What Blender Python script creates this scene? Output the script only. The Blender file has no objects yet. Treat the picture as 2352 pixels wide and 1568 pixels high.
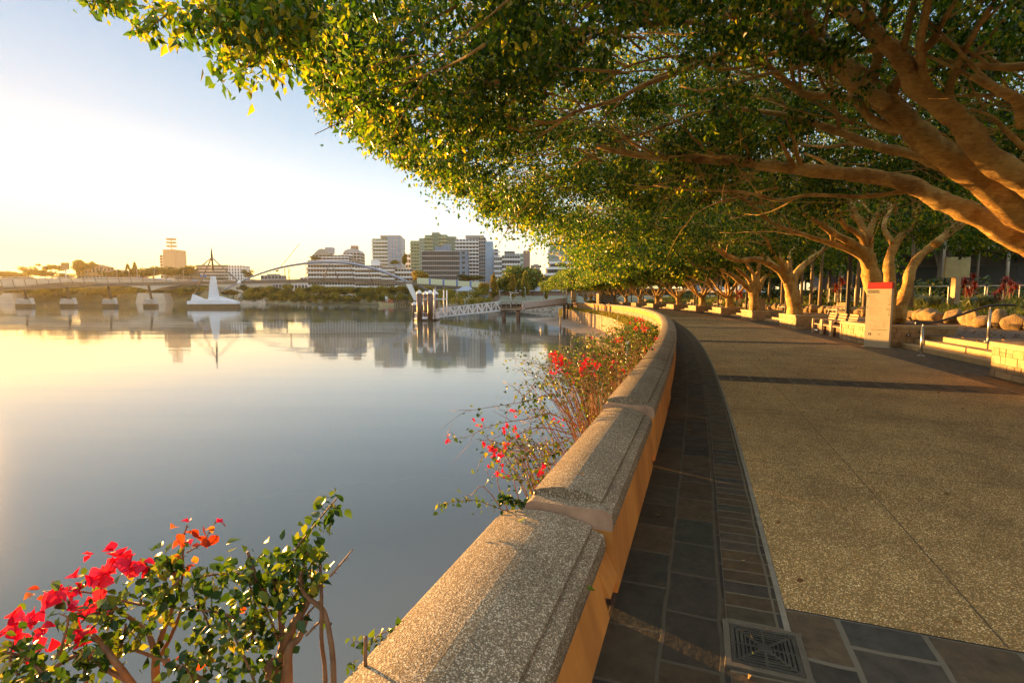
import bpy, math, random
import numpy as np
from mathutils import Vector, Matrix

sc = bpy.context.scene
COL = sc.collection
R = math.radians
CAMZ, WZ = 1.7, -3.3
FPX, CX, CY = 1176.0, 1176.0, 784.0
TS, TC = math.sin(R(4.909)), math.cos(R(4.909))
SUN_AZ, SUN_EL = R(-48), R(3.0)

# ---------------- measured points: a sight line from the viewpoint to a known distance or height
def ray(px, py):
    u, v = (px - CX) / FPX, (CY - py) / FPX
    return np.array([u, TC + v * TS, -TS + v * TC])
def W(px, py, d):
    r = ray(px, py); return np.array([r[0] / r[1] * d, d, CAMZ + r[2] / r[1] * d])
def G(px, py, z=0.0):
    r = ray(px, py); k = (z - CAMZ) / r[2]; return np.array([r[0] * k, r[1] * k, z])
def proj(p):
    p = np.atleast_2d(p); y = p[:, 1]; z = p[:, 2] - CAMZ
    f = y * TC - z * TS; up = y * TS + z * TC
    f = np.where(f < .05, .05, f)
    return CX + FPX * p[:, 0] / f, CY - FPX * up / f

# ---------------- the promenade's curve: s along the river wall, t away from the river
_DS = .1
_S = np.arange(-30, 260, _DS)
_q = _S - 5
_TH = np.where(_q < 0, .352, np.maximum(-.02, .352 - .0034 * _q - .00002 * _q * _q))
_X = np.cumsum(np.sin(_TH)) * _DS; _Y = np.cumsum(np.cos(_TH)) * _DS
_i0 = int(round(30 / _DS))
_X += -.44 - _X[_i0]; _Y += 0 - _Y[_i0]
def th(s): return float(np.interp(s, _S, _TH))
def ST(s, t, z=0.0):
    a = th(s); return np.array([np.interp(s, _S, _X) + t * math.cos(a), np.interp(s, _S, _Y) - t * math.sin(a), z])
def STv(s, t):
    a = np.interp(s, _S, _TH); return np.interp(s, _S, _X) + t * np.cos(a), np.interp(s, _S, _Y) - t * np.sin(a)

# ---------------- materials
def srgb(h):
    h = h.lstrip('#'); c = [int(h[i:i + 2], 16) / 255 for i in (0, 2, 4)]
    return tuple(x / 12.92 if x <= .04045 else ((x + .055) / 1.055) ** 2.4 for x in c)
class N:
    def __init__(s, name):
        s.m = bpy.data.materials.new(name); s.m.use_nodes = True; s.t = s.m.node_tree
        s.b = s.t.nodes['Principled BSDF']; s.out = s.t.nodes['Material Output']
    def n(s, typ, **kw):
        x = s.t.nodes.new(typ)
        for k, v in kw.items():
            if k in x.inputs: x.inputs[k].default_value = v
            else: setattr(x, k, v)
        return x
    def l(s, a, b): s.t.links.new(a, b)
    def ramp(s, fac, stops, interp='LINEAR'):
        r = s.n('ShaderNodeValToRGB'); e = r.color_ramp; e.interpolation = interp
        while len(e.elements) < len(stops): e.elements.new(.5)
        for el, (p, c) in zip(e.elements, stops):
            el.position = p; el.color = (*c, 1) if len(c) == 3 else c
        s.l(fac, r.inputs[0]); return r.outputs[0]
    def mix(s, fac, a, b, mode='MIX'):
        x = s.n('ShaderNodeMix', data_type='RGBA', blend_type=mode)
        for v, i in ((fac, 0), (a, 6), (b, 7)):
            if hasattr(v, 'is_linked') or hasattr(v, 'links'): s.l(v, x.inputs[i])
            else: x.inputs[i].default_value = v if i == 0 else (*v, 1)
        return x.outputs[2]
    def noise(s, scale, detail=4, vec=None, rough=.55):
        x = s.n('ShaderNodeTexNoise'); x.inputs['Scale'].default_value = scale; x.inputs['Detail'].default_value = detail
        x.inputs['Roughness'].default_value = rough
        if vec is not None: s.l(vec, x.inputs['Vector'])
        return x.outputs['Fac']
    def coord(s, which='Object', scale=None):
        c = s.n('ShaderNodeTexCoord').outputs[which]
        if scale is not None:
            m = s.n('ShaderNodeMapping'); m.inputs['Scale'].default_value = scale; s.l(c, m.inputs[0]); c = m.outputs[0]
        return c
    def bump(s, h, strength=.3, dist=.01):
        b = s.n('ShaderNodeBump'); b.inputs['Strength'].default_value = strength; b.inputs['Distance'].default_value = dist
        s.l(h, b.inputs['Height']); s.l(b.outputs[0], s.b.inputs['Normal'])
MATS = {}
def mat(name, c, c2=None, rough=.8, scale=3., bump=0., bscale=None, metal=0., spec=None, stretch=None, detail=5, dist=.01):
    if name in MATS: return MATS[name]
    m = N(name); c2 = c2 or tuple(x * .72 for x in c)
    v = m.coord('Object', stretch or (1, 1, 1))
    f = m.noise(scale, detail, v)
    m.l(m.ramp(f, [(.32, c2), (.68, c)]), m.b.inputs['Base Color'])
    m.b.inputs['Roughness'].default_value = rough; m.b.inputs['Metallic'].default_value = metal
    if spec is not None: m.b.inputs['Specular IOR Level'].default_value = spec
    if bump: m.bump(m.noise(bscale or scale * 6, 6, v), bump, dist)
    MATS[name] = m.m; return m.m

def leafmat(name, stops, trans=.45, rough=.45, tboost=1.6, scale=1.3):
    """leaves: hue varies leaf by leaf (attribute) and in broad patches; light passes through them"""
    m = N(name)
    a = m.n('ShaderNodeAttribute', attribute_name='leaf_hue').outputs['Fac']
    f = m.noise(scale, 2, m.coord('Object'))
    ad = m.n('ShaderNodeMath', operation='MULTIPLY_ADD'); m.l(f, ad.inputs[0]); ad.inputs[1].default_value = .5; m.l(a, ad.inputs[2])
    sb = m.n('ShaderNodeMath', operation='SUBTRACT'); m.l(ad.outputs[0], sb.inputs[0]); sb.inputs[1].default_value = .25
    c = m.ramp(sb.outputs[0], stops)
    m.l(c, m.b.inputs['Base Color']); m.b.inputs['Roughness'].default_value = rough
    m.b.inputs['Specular IOR Level'].default_value = .35
    tr = m.n('ShaderNodeBsdfTranslucent'); tc = m.mix(1.0, c, (tboost, tboost * .95, .5), 'MULTIPLY'); m.l(tc, tr.inputs['Color'])
    ms = m.n('ShaderNodeMixShader'); ms.inputs[0].default_value = trans
    m.l(m.b.outputs[0], ms.inputs[1]); m.l(tr.outputs[0], ms.inputs[2]); m.l(ms.outputs[0], m.out.inputs['Surface'])
    MATS[name] = m.m; return m.m

# ---------------- objects
def tag(o, label=None, cat=None, group=None, kind=None):
    if label: o['label'] = label
    if cat: o['category'] = cat
    if group: o['group'] = group
    if kind: o['kind'] = kind
    return o
def thing(name, label, cat, loc=(0, 0, 0), rz=0., group=None):
    o = bpy.data.objects.new(name, None); COL.objects.link(o); o.empty_display_size = .2
    o.location = [float(x) for x in loc]; o.rotation_euler = (0, 0, rz)
    return tag(o, label, cat, group)
def copy_tree(o, parent=None):
    c = o.copy(); COL.objects.link(c); c.parent = parent
    for ch in list(o.children): copy_tree(ch, c)
    return c
def npmesh(name, V, F, uv=None, attr=None, smooth=False):
    """fast mesh from arrays; F is (n,3) or (n,4)"""
    V = np.asarray(V, np.float32); F = np.asarray(F, np.int32)
    me = bpy.data.meshes.new(name); me.vertices.add(len(V)); me.vertices.foreach_set('co', V.ravel())
    k = F.shape[1]; me.loops.add(F.size); me.loops.foreach_set('vertex_index', F.ravel())
    me.polygons.add(len(F)); me.polygons.foreach_set('loop_start', np.arange(0, F.size, k, dtype=np.int32))
    me.polygons.foreach_set('use_smooth', np.full(len(F), smooth))
    if uv is not None:
        l = me.uv_layers.new(name='UVMap'); l.data.foreach_set('uv', np.asarray(uv, np.float32)[F.ravel()].ravel())
    if attr is not None:
        a = me.attributes.new('leaf_hue', 'FLOAT', 'POINT'); a.data.foreach_set('value', np.asarray(attr, np.float32))
    me.update(calc_edges=True); return me
def link(name, me, m, parent=None):
    if m is not None: me.materials.append(m)
    o = bpy.data.objects.new(name, me); COL.objects.link(o); o.parent = parent; return o

class MB:
    """collects boxes, tubes, prisms; build() links them as one mesh object. Coordinates are the parent's."""
    def __init__(s): s.v = []; s.f = []; s.sm = []
    def add(s, V, F, smooth=False):
        b = len(s.v); s.v += [tuple(map(float, p)) for p in V]; s.f += [tuple(i + b for i in f) for f in F]; s.sm += [smooth] * len(F); return s
    def box(s, c, size, rz=0., ax=None):
        x, y, z = [k / 2 for k in size]
        P = [Vector((i * x, j * y, k * z)) for i in (-1, 1) for j in (-1, 1) for k in (-1, 1)]
        if ax is not None: P = [ax @ p for p in P]
        elif rz: P = [Matrix.Rotation(rz, 3, 'Z') @ p for p in P]
        P = [p + Vector([float(q) for q in c]) for p in P]
        return s.add(P, [(0, 1, 3, 2), (4, 6, 7, 5), (0, 4, 5, 1), (2, 3, 7, 6), (0, 2, 6, 4), (1, 5, 7, 3)])
    def beam(s, a, b, w, h, up=(0, 0, 1)):
        a, b = Vector([float(q) for q in a]), Vector([float(q) for q in b]); d = b - a; L = d.length; d.normalize(); u = Vector(up)
        if abs(d.dot(u)) > .98: u = Vector((1, 0, 0))
        x = d.cross(u).normalized(); u = x.cross(d)
        return s.box((a + b) / 2, (w, L, h), ax=Matrix((x, d, u)).transposed())
    def tube(s, pts, r, n=8, smooth=True, caps=True, wob=0., rng=None, flute=0.):
        P = [np.asarray(p, float) for p in pts]; k = len(P); r = [r] * k if np.isscalar(r) else list(r)
        T = []
        for i in range(k):
            t = P[min(i + 1, k - 1)] - P[max(i - 1, 0)]; T.append(t / (np.linalg.norm(t) + 1e-9))
        u = np.cross(T[0], [0, 0, 1.]);
        if np.linalg.norm(u) < .1: u = np.cross(T[0], [1., 0, 0])
        u /= np.linalg.norm(u); V = []; F = []
        for i in range(k):
            u = u - T[i] * u.dot(T[i]); u /= np.linalg.norm(u) + 1e-9; w = np.cross(T[i], u)
            for j in range(n):
                a = 2 * math.pi * j / n; rr = r[i] * (1 + (rng.uniform(-wob, wob) if wob else 0) + (flute * (math.sin(3 * a + i * .35 + r[0] * 40) + .6 * math.sin(5 * a - i * .5 + r[0] * 90)) if flute else 0))
                V.append(P[i] + rr * (math.cos(a) * u + math.sin(a) * w))
        for i in range(k - 1):
            for j in range(n):
                a, b = i * n + j, i * n + (j + 1) % n; F.append((a, b, b + n, a + n))
        if caps: F.append(tuple(range(n))[::-1]); F.append(tuple((k - 1) * n + j for j in range(n)))
        return s.add(V, F, smooth)
    def prism(s, poly, z0, z1):
        """poly: xy outline, extruded upwards"""
        n = len(poly); V = [(p[0], p[1], z0) for p in poly] + [(p[0], p[1], z1) for p in poly]
        return s.add(V, [tuple(range(n))[::-1], tuple(range(n, 2 * n))] + [(i, (i + 1) % n, (i + 1) % n + n, i + n) for i in range(n)])
    def extr(s, poly, a, b):
        """poly: list of 3D points, swept by vector from offset a to offset b"""
        n = len(poly); a, b = np.asarray(a, float), np.asarray(b, float); V = [np.asarray(p) + a for p in poly] + [np.asarray(p) + b for p in poly]
        return s.add(V, [tuple(range(n))[::-1], tuple(range(n, 2 * n))] + [(i, (i + 1) % n, (i + 1) % n + n, i + n) for i in range(n)])
    def lathe(s, prof, c=(0, 0, 0), n=16, smooth=True):
        V = []; F = []
        for r, z in prof:
            for j in range(n): a = 2 * math.pi * j / n; V.append((c[0] + r * math.cos(a), c[1] + r * math.sin(a), c[2] + z))
        for i in range(len(prof) - 1):
            for j in range(n): a, b = i * n + j, i * n + (j + 1) % n; F.append((a, b, b + n, a + n))
        return s.add(V, F, smooth)
    def build(s, name, m, parent=None, bevel=0.):
        me = bpy.data.meshes.new(name); me.from_pydata(s.v, [], s.f); me.polygons.foreach_set('use_smooth', s.sm); me.update()
        o = link(name, me, m, parent)
        if bevel:
            b = o.modifiers.new('b', 'BEVEL'); b.width = bevel; b.segments = 2; b.limit_method = 'ANGLE'; b.angle_limit = R(40)
        return o

def strip(name, t0, t1, z0, z1, s0, s1, m, ds=1., nt=1, kind='structure', zf=None, parent=None, outer=None):
    S = np.arange(s0, s1 + ds * .5, ds); Tt = np.linspace(0, 1, nt + 1)
    V = []; U = []
    for s_ in S:
        a0 = t0(s_) if callable(t0) else t0; a1 = t1(s_) if callable(t1) else t1
        for q in Tt:
            t = a0 + (a1 - a0) * q; x, y = STv(s_, t); z = z0 + (z1 - z0) * q
            if zf: z += zf(s_, t)
            V.append((x, y, z)); U.append((s_, t))
    k = nt + 1; F = [(i * k + j, i * k + j + 1, (i + 1) * k + j + 1, (i + 1) * k + j)[::-1] for i in range(len(S) - 1) for j in range(nt)]
    o = link(name, npmesh(name, V, F, uv=U, smooth=nt > 1), m, parent)
    if kind: o['kind'] = kind
    return o

def leaf_arrays(C, L, rng, droop=.7, wid=.30, fold=.12, D=None):
    """folded four-point leaves: base, side, tip, side"""
    n = len(C); L = np.broadcast_to(L, (n,)) * rng.uniform(.55, 1.4, n)
    if D is None: D = rng.normal(size=(n, 3))
    D = D.copy(); D[:, 2] -= droop * 1.6; D /= np.linalg.norm(D, axis=1)[:, None] + 1e-9
    Rn = rng.normal(size=(n, 3)); Sd = np.cross(D, Rn); Sd /= np.linalg.norm(Sd, axis=1)[:, None] + 1e-9
    Nn = np.cross(D, Sd); L = L[:, None]
    V = np.empty((n, 4, 3))
    V[:, 0] = C; V[:, 1] = C + D * L * .42 + Sd * L * wid + Nn * L * fold
    V[:, 2] = C + D * L + Nn * L * fold * rng.uniform(-1.5, .5, (n, 1)); V[:, 3] = C + D * L * .42 - Sd * L * wid + Nn * L * fold
    i = np.arange(n)[:, None] * 4
    F = np.concatenate([i + [0, 1, 2], i + [0, 2, 3]], 1).reshape(-1, 3)
    h = np.repeat(rng.random(n), 4)
    return V.reshape(-1, 3), F, h
def leaf_mesh(name, C, L, rng, **kw):
    V, F, h = leaf_arrays(np.asarray(C, float), L, rng, **kw); return npmesh(name, V, F, attr=h)
def ordn(i): return ['first', 'second', 'third', 'fourth', 'fifth', 'sixth', 'seventh', 'eighth', 'ninth', 'tenth', 'eleventh', 'twelfth', 'thirteenth', 'fourteenth', 'fifteenth', 'sixteenth', 'seventeenth', 'eighteenth', 'nineteenth', 'twentieth'][i] if i < 20 else '%dth' % (i + 1)
SKYGAMMA,SKYSTR,SUNSTR,EXPO,HAZE,SAT,DUST,HG,SKYMIX = .55,.15,4.8,2.5,0.00005,1.6,.3,.55,.8
# ================= camera, sun, sky, air
cd = bpy.data.cameras.new('camera'); cd.lens = 18; cd.sensor_width = 36; cd.clip_start = .05; cd.clip_end = 6000
cam = bpy.data.objects.new('camera', cd); COL.objects.link(cam); cam.location = (0, 0, CAMZ); cam.rotation_euler = (R(90 - 4.909), 0, 0)
sc.camera = cam
SKYRAMP = [(0, (.74, .56, .29)), (.07, (.55, .47, .34)), (.16, (.32, .37, .41)), (.28, (.17, .245, .33)), (.42, (.095, .17, .27)), (1, (.06, .11, .19))]
w = bpy.data.worlds.new('World'); sc.world = w; w.use_nodes = True
nt = w.node_tree; bg = nt.nodes['Background']
sky = nt.nodes.new('ShaderNodeTexSky'); sky.sky_type = 'NISHITA'; sky.sun_disc = False
sky.sun_elevation = SUN_EL; sky.sun_rotation = SUN_AZ; sky.air_density = 1.0; sky.dust_density = DUST; sky.ozone_density = 1.2
gm = nt.nodes.new('ShaderNodeGamma'); gm.inputs[1].default_value = SKYGAMMA
hs = nt.nodes.new('ShaderNodeHueSaturation'); hs.inputs['Saturation'].default_value = SAT
nt.links.new(sky.outputs[0], gm.inputs[0]); nt.links.new(gm.outputs[0], hs.inputs['Color']); 
tcw = nt.nodes.new('ShaderNodeTexCoord'); sx = nt.nodes.new('ShaderNodeSeparateXYZ'); nt.links.new(tcw.outputs['Generated'], sx.inputs[0])
cr = nt.nodes.new('ShaderNodeValToRGB'); e = cr.color_ramp
for p_, c_ in SKYRAMP:
    el = e.elements.new(p_); el.color = (*c_, 1)
e.elements.remove(e.elements[0]); e.elements.remove(e.elements[-1])
nt.links.new(sx.outputs[2], cr.inputs[0])
sm = nt.nodes.new('ShaderNodeVectorMath'); sm.operation = 'SCALE'; sm.inputs['Scale'].default_value = 3.; nt.links.new(cr.outputs[0], sm.inputs[0])
mxs = nt.nodes.new('ShaderNodeMix'); mxs.data_type = 'RGBA'; mxs.inputs[0].default_value = SKYMIX
nt.links.new(hs.outputs[0], mxs.inputs[6]); nt.links.new(sm.outputs[0], mxs.inputs[7]); nt.links.new(mxs.outputs[2], bg.inputs[0]); bg.inputs[1].default_value = SKYSTR
sl = bpy.data.lights.new('sun', 'SUN'); sl.energy = SUNSTR; sl.angle = R(.8); sl.color = (1.0, .50, .13)
so = bpy.data.objects.new('sun', sl); COL.objects.link(so)
sd = Vector((math.sin(SUN_AZ) * math.cos(SUN_EL), math.cos(SUN_AZ) * math.cos(SUN_EL), math.sin(SUN_EL)))
so.rotation_euler = sd.to_track_quat('Z', 'Y').to_euler()
sc.view_settings.view_transform = 'Standard'; sc.view_settings.look = 'None'; sc.view_settings.exposure = EXPO; sc.view_settings.gamma = 1
sc.view_settings.use_curve_mapping = False
sc.cycles.max_bounces = 8; sc.cycles.diffuse_bounces = 4; sc.cycles.glossy_bounces = 3; sc.cycles.transmission_bounces = 5; sc.cycles.volume_bounces = 0
sc.cycles.sample_clamp_indirect = 30; sc.cycles.blur_glossy = 3.0
if HAZE > 0:
    hz = MB().box((0, 2350, 58.5), (6400, 5500, 132)).build('haze', None); hz['kind'] = 'stuff'; hz['label'] = 'warm morning haze over the river'
    m = bpy.data.materials.new('haze_air'); m.use_nodes = True; t = m.node_tree; t.nodes.clear()
    o_ = t.nodes.new('ShaderNodeOutputMaterial'); v_ = t.nodes.new('ShaderNodeVolumePrincipled')
    v_.inputs['Color'].default_value = (.97, .86, .52, 1); v_.inputs['Density'].default_value = HAZE; v_.inputs['Anisotropy'].default_value = HG
    t.links.new(v_.outputs[0], o_.inputs['Volume']); hz.data.materials.append(m)
# ================= surfaces of the promenade
def exposed_aggregate(name, uvc, stops, scale=95., bstr=.5, stain=True, mortar=(.10, .075, .05), keep=.35, joints=False):
    m = N(name); v = m.coord('UV') if uvc else m.coord('Object')
    dn = m.n('ShaderNodeTexNoise'); dn.inputs['Scale'].default_value = scale * .8; m.l(v, dn.inputs['Vector']); ds_ = m.n('ShaderNodeVectorMath', operation='MULTIPLY_ADD'); m.l(dn.outputs['Color'], ds_.inputs[0]); ds_.inputs[1].default_value = (1.3 / scale,) * 3; m.l(v, ds_.inputs[2]); v0 = v; v = ds_.outputs[0]
    vo = m.n('ShaderNodeTexVoronoi', feature='F1'); vo.inputs['Scale'].default_value = scale; m.l(v, vo.inputs['Vector'])
    sx = m.n('ShaderNodeSeparateColor'); m.l(vo.outputs['Color'], sx.inputs[0])
    c = m.ramp(sx.outputs[0], stops, 'CONSTANT')
    e = m.n('ShaderNodeMath', operation='GREATER_THAN'); m.l(vo.outputs['Distance'], e.inputs[0])
    thr = m.n('ShaderNodeMath', operation='MULTIPLY_ADD'); m.l(sx.outputs[1], thr.inputs[0]); thr.inputs[1].default_value = .45; thr.inputs[2].default_value = keep * .5
    m.l(thr.outputs[0], e.inputs[1])
    c = m.mix(e.outputs[0], c, mortar)
    f = m.noise(.9, 5, v, .65); c = m.mix(1., c, m.ramp(f, [(.3, (.74, .68, .58)), (.7, (1.3, 1.24, 1.1))]), 'MULTIPLY')
    f = m.noise(7, 4, v, .7); c = m.mix(.6, c, m.ramp(f, [(.35, (.8, .76, .7)), (.6, (1.1, 1.1, 1.1))]), 'MULTIPLY')
    m.l(c, m.b.inputs['Base Color']); m.b.inputs['Roughness'].default_value = .82
    inv = m.n('ShaderNodeMath', operation='SUBTRACT'); inv.inputs[0].default_value = 1.; m.l(vo.outputs['Distance'], inv.inputs[1])
    m.bump(inv.outputs[0], bstr, .004); MATS[name] = m.m; return m.m
AGG = exposed_aggregate('path_aggregate', True, [(0, (.30, .175, .06)), (.2, (.74, .51, .23)), (.42, (.44, .30, .13)), (.6, (.86, .67, .37)), (.78, (.62, .33, .12)), (.9, (.20, .13, .07))], 125, .4, mortar=(.20, .13, .04))
COPE = exposed_aggregate('coping_aggregate', False, [(0, (.20, .15, .10)), (.22, (.46, .42, .34)), (.45, (.26, .22, .16)), (.62, (.52, .46, .36)), (.75, (.32, .25, .17)), (.9, (.38, .30, .20))], 150, .7, mortar=(.13, .10, .065), keep=.5)
PLASTER = mat('wall_plaster', (.66, .27, .045), (.36, .13, .02), .88, 2.2, .4, 26, stretch=(1.6, 1.6, .22), detail=8)  # orange of bounced sunlight is put into the plaster colour
FLANGE = mat('coping_end', (.46, .28, .17), (.28, .17, .10), .85, 6, .3, 60)

def stone_mat(name, bw, rh, off=.5, mortar=.014, c1=(.085, .065, .045), c2=(.05, .048, .042), mc=(.20, .17, .125), dark=1.):
    m = N(name); v = m.coord('UV')
    nz = m.n('ShaderNodeTexNoise'); nz.inputs['Scale'].default_value = 3.; m.l(v, nz.inputs['Vector'])
    sub = m.n('ShaderNodeVectorMath', operation='SUBTRACT'); m.l(nz.outputs['Color'], sub.inputs[0]); sub.inputs[1].default_value = (.5, .5, .5)
    scv = m.n('ShaderNodeVectorMath', operation='SCALE'); m.l(sub.outputs[0], scv.inputs[0]); scv.inputs['Scale'].default_value = .035
    ad = m.n('ShaderNodeVectorMath', operation='ADD'); m.l(v, ad.inputs[0]); m.l(scv.outputs[0], ad.inputs[1])
    b = m.n('ShaderNodeTexBrick'); b.offset = off; b.inputs['Scale'].default_value = 1.; b.inputs['Brick Width'].default_value = bw; b.inputs['Row Height'].default_value = rh
    b.inputs['Mortar Size'].default_value = mortar; b.inputs['Mortar Smooth'].default_value = .25; b.inputs['Bias'].default_value = 0
    b.inputs['Color1'].default_value = (0, 0, 0, 1); b.inputs['Color2'].default_value = (1, 1, 1, 1); b.inputs['Mortar'].default_value = (.5, .5, .5, 1)
    m.l(ad.outputs[0], b.inputs['Vector'])
    c = m.ramp(b.outputs['Color'], [(0, c2), (.25, (.09, .058, .025)), (.45, c1), (.62, (.05, .052, .034)), (.8, (.11, .07, .032)), (1, (.042, .044, .038))])
    f = m.noise(9, 6, v, .7); c = m.mix(1., c, m.ramp(f, [(.3, (.6 * dark,) * 3), (.72, (1.35 * dark, 1.3 * dark, 1.2 * dark))]), 'MULTIPLY')
    c = m.mix(b.outputs['Fac'], c, mc)
    m.l(c, m.b.inputs['Base Color'])
    m.l(m.ramp(m.noise(6, 3, v), [(.3, (.6,) * 3), (.7, (.9,) * 3)]), m.b.inputs['Roughness']); m.b.inputs['Specular IOR Level'].default_value = .3
    iv = m.n('ShaderNodeMath', operation='MULTIPLY_ADD'); m.l(b.outputs['Fac'], iv.inputs[0]); iv.inputs[1].default_value = -.8; m.l(m.noise(28, 5, v), iv.inputs[2])
    m.bump(iv.outputs[0], .55, .008); MATS[name] = m.m; return m.m
ST_IN = stone_mat('slate_setts_long', .42, .28, mortar=.012, c1=(.06, .045, .028), c2=(.035, .032, .024), mc=(.055, .045, .028), dark=.5)  # shade beside the wall is put into these darker stones and mortar
ST_OUT = stone_mat('slate_setts_short', .135, .28, .0, .008, mc=(.11, .09, .055), dark=.65)
ST_BAND = stone_mat('slate_setts_band', .42, .38, .4, .016, (.06, .048, .03), (.035, .032, .026), (.13, .11, .075))
ST_FAR = stone_mat('slate_setts_verge', .16, .3, .5, .008, mc=(.11, .09, .065))

S0, S1 = -9., 150.
GROUND = mat('river_mud', (.20, .15, .10), rough=.6, scale=.2, bump=.3)
# one sheet under everything, then the water, then the paving
g = MB(); g.add([(-3000, -300, -6), (3000, -300, -6), (3000, 5000, -6), (-3000, 5000, -6)], [(0, 1, 2, 3)]); tag(g.build('ground', GROUND), kind='structure')
m = N('river_water'); m.b.inputs['Base Color'].default_value = (.085, .10, .085, 1); m.b.inputs['Roughness'].default_value = .05; m.b.inputs['IOR'].default_value = 1.75
v = m.coord('Object', (.035, .16, 1)); n1 = m.noise(1.0, 3, v, .45); n2 = m.noise(9, 2, m.coord('Object', (.05, .35, 1)), .5)
ma = m.n('ShaderNodeMath', operation='MULTIPLY_ADD'); m.l(n2, ma.inputs[0]); ma.inputs[1].default_value = .03; m.l(n1, ma.inputs[2])
m.bump(n1, .06, .5)
nr = m.noise(.6, 3, m.coord('Object', (.008, .05, 1))); m.l(m.ramp(nr, [(.35, (.03,) * 3), (.65, (.09,) * 3)]), m.b.inputs['Roughness'])
WATER = m.m
g = MB(); g.add([(-3000, -250, WZ), (60, -250, WZ), (60, 1800, WZ), (-3000, 1800, WZ)], [(0, 1, 2, 3)]); tag(g.build('river', WATER), kind='structure')

strip('path', -.36, 6.5, 0, 0, S0, S1, mat('path_bed', (.2, .17, .13)), 1.)          # mortar bed
strip('stone_border', -.034, .59, .004, .004, S0, S1, ST_IN, .5, 1)
strip('stone_border', .593, .865, .004, .004, S0, S1, ST_OUT, .5, 1)
strip('stone_verge', 5.87, 7.3, .004, .004, S0, S1, ST_FAR, .5, 1)
KERBL = mat('joint_mortar', (.22, .19, .13), rough=.9, scale=12)
strip('joint_line', .865, .895, .007, .007, S0, S1, KERBL, .5)
strip('joint_line', 5.84, 5.87, .007, .007, S0, S1, KERBL, .5)
bands = [(1.75, 3.16)] + [(11.35 + 9.6 * k, 12.15 + 9.6 * k) for k in range(14)] + [(-8.0, -7.0)]
DARKJ = mat('dark_joint', (.07, .05, .03))
edges = sorted(bands); prev = S0
for a, b in edges + [(S1, S1)]:
    if a - prev > .3:
        strip('path_slab', .897, 5.838, .008, .008, prev + .012, a - .012, AGG, max(.3, (a - prev - .024) / max(1, round((a - prev) / .6))), 6)
        k = max(1, round((a - prev) / 2.45))
        for i in range(1, k):
            s_ = prev + (a - prev) * i / k; strip('slab_joint', .9, 5.83, .0095, .0095, s_, s_ + .007, DARKJ, .007)
        strip('slab_joint', 1.86, 1.867, .0096, .0096, prev + .02, a - .02, DARKJ, (a - prev - .04) / max(1, round((a - prev) / .5)))
        strip('slab_joint', 3.9, 3.907, .0096, .0096, prev + .02, a - .02, DARKJ, (a - prev - .04) / max(1, round((a - prev) / .5)))
    if b > a: strip('stone_band', .897, 5.838, .0045, .0045, a, b, ST_BAND, (b - a) / 2, 4)
    prev = b
# drain grate in the near band, real slots
GR = mat('cast_iron', (.07, .062, .045), (.035, .032, .024), .55, 8, .4, 60, metal=.3)
gc = (G(1666, 1434) + G(1862, 1564) + G(1827, 1462) + G(1678, 1536)) / 4
gr = thing('drain_grate', 'square cast iron drain grate with slots in concentric squares, set in the dark paving', 'drain grate', (gc[0], gc[1], 0.004), -th(2.) )
gs = .30; mb = MB(); h = gs / 2
for sx, sy, w_, l_ in ((0, -h - .017, gs + .07, .03), (0, h + .017, gs + .07, .03), (-h - .017, 0, .03, gs + .004), (h + .017, 0, .03, gs + .004)): mb.box((sx, sy, .006), (w_, l_, .016))
mb.build('frame', mat('grate_frame', (.10, .08, .05), rough=.8, scale=12, bump=.3), gr, .002)
MB().box((0, 0, .003), (gs - .002, gs - .002, .003)).build('sump_shade_plate', mat('sump_shade', (.012, .01, .008)), gr)  # near-black plate stands in for the shaded hollow below the slots
# grid cells 40x40: slot where a concentric ring pattern says so
ng = 46; mb = MB(); c_ = gs / ng
solid = np.ones((ng, ng), bool)
for i in range(ng):
    for j in range(ng):
        a, b = i - ng / 2 + .5, j - ng / 2 + .5; d = max(abs(a), abs(b)); q = min(abs(a), abs(b))
        ring = int(d // 2.9)
        if ring < 7 and ring > 0 and (d % 2.9) > 1.6 and q > 1.0 and abs(abs(a) - abs(b)) > 1.6: solid[i, j] = False
for j in range(ng):
    i = 0
    while i < ng:
        if solid[i, j]:
            k = i
            while k < ng and solid[k, j]: k += 1
            mb.box(((i + k) / 2 * c_ - h, (j + .5) * c_ - h, .0095), ((k - i) * c_, c_, .009)); i = k
        else: i += 1
mb.build('grille', GR, gr)

# ---------------- river wall: rendered panels under cast coping blocks
wall = thing('river_wall', 'low curving river wall of pebbled rounded coping blocks on orange-tinted rendered panels', 'wall')
JN = [-8.6, -5.9, -4.7, -2.0, -.75, 3.0, 5.55, 8.15, 9.35, 11.85, 12.95]
while JN[-1] < 116: JN += [JN[-1] + 2.7, JN[-1] + 3.95]
def sweep(mb, prof, s0, s1, ds=.34, closed=True, z=0., round_end=0):
    """sweeps an outline given in (t, z) along the wall"""
    k = max(1, int(round((s1 - s0) / ds))); n = len(prof); b = len(mb.v); V = []
    for i in range(k + 1):
        s_ = s0 + (s1 - s0) * i / k; a = th(s_); ox, oy = np.interp(s_, _S, _X), np.interp(s_, _S, _Y)
        for t, zz in prof: V.append((ox + t * math.cos(a), oy - t * math.sin(a), zz + z))
    F = [(i * n + j, i * n + (j + 1) % n, (i + 1) * n + (j + 1) % n, (i + 1) * n + j) for i in range(k) for j in range(n)]
    F += [tuple(range(n))[::-1], tuple(k * n + j for j in range(n))]
    mb.add(V, F)
top = []
for i in range(13):
    a = i / 12; t = -.60 + .52 * a; top.append((t, .592 + .055 * math.sin(math.pi * (a * .86 + .1))))
base_prof = [(-.655, .455), (-.66, .50), (-.64, .555), (-.60, .575), (-.06, .575), (-.012, .555), (.0, .50), (-.004, .455)][::-1]
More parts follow.
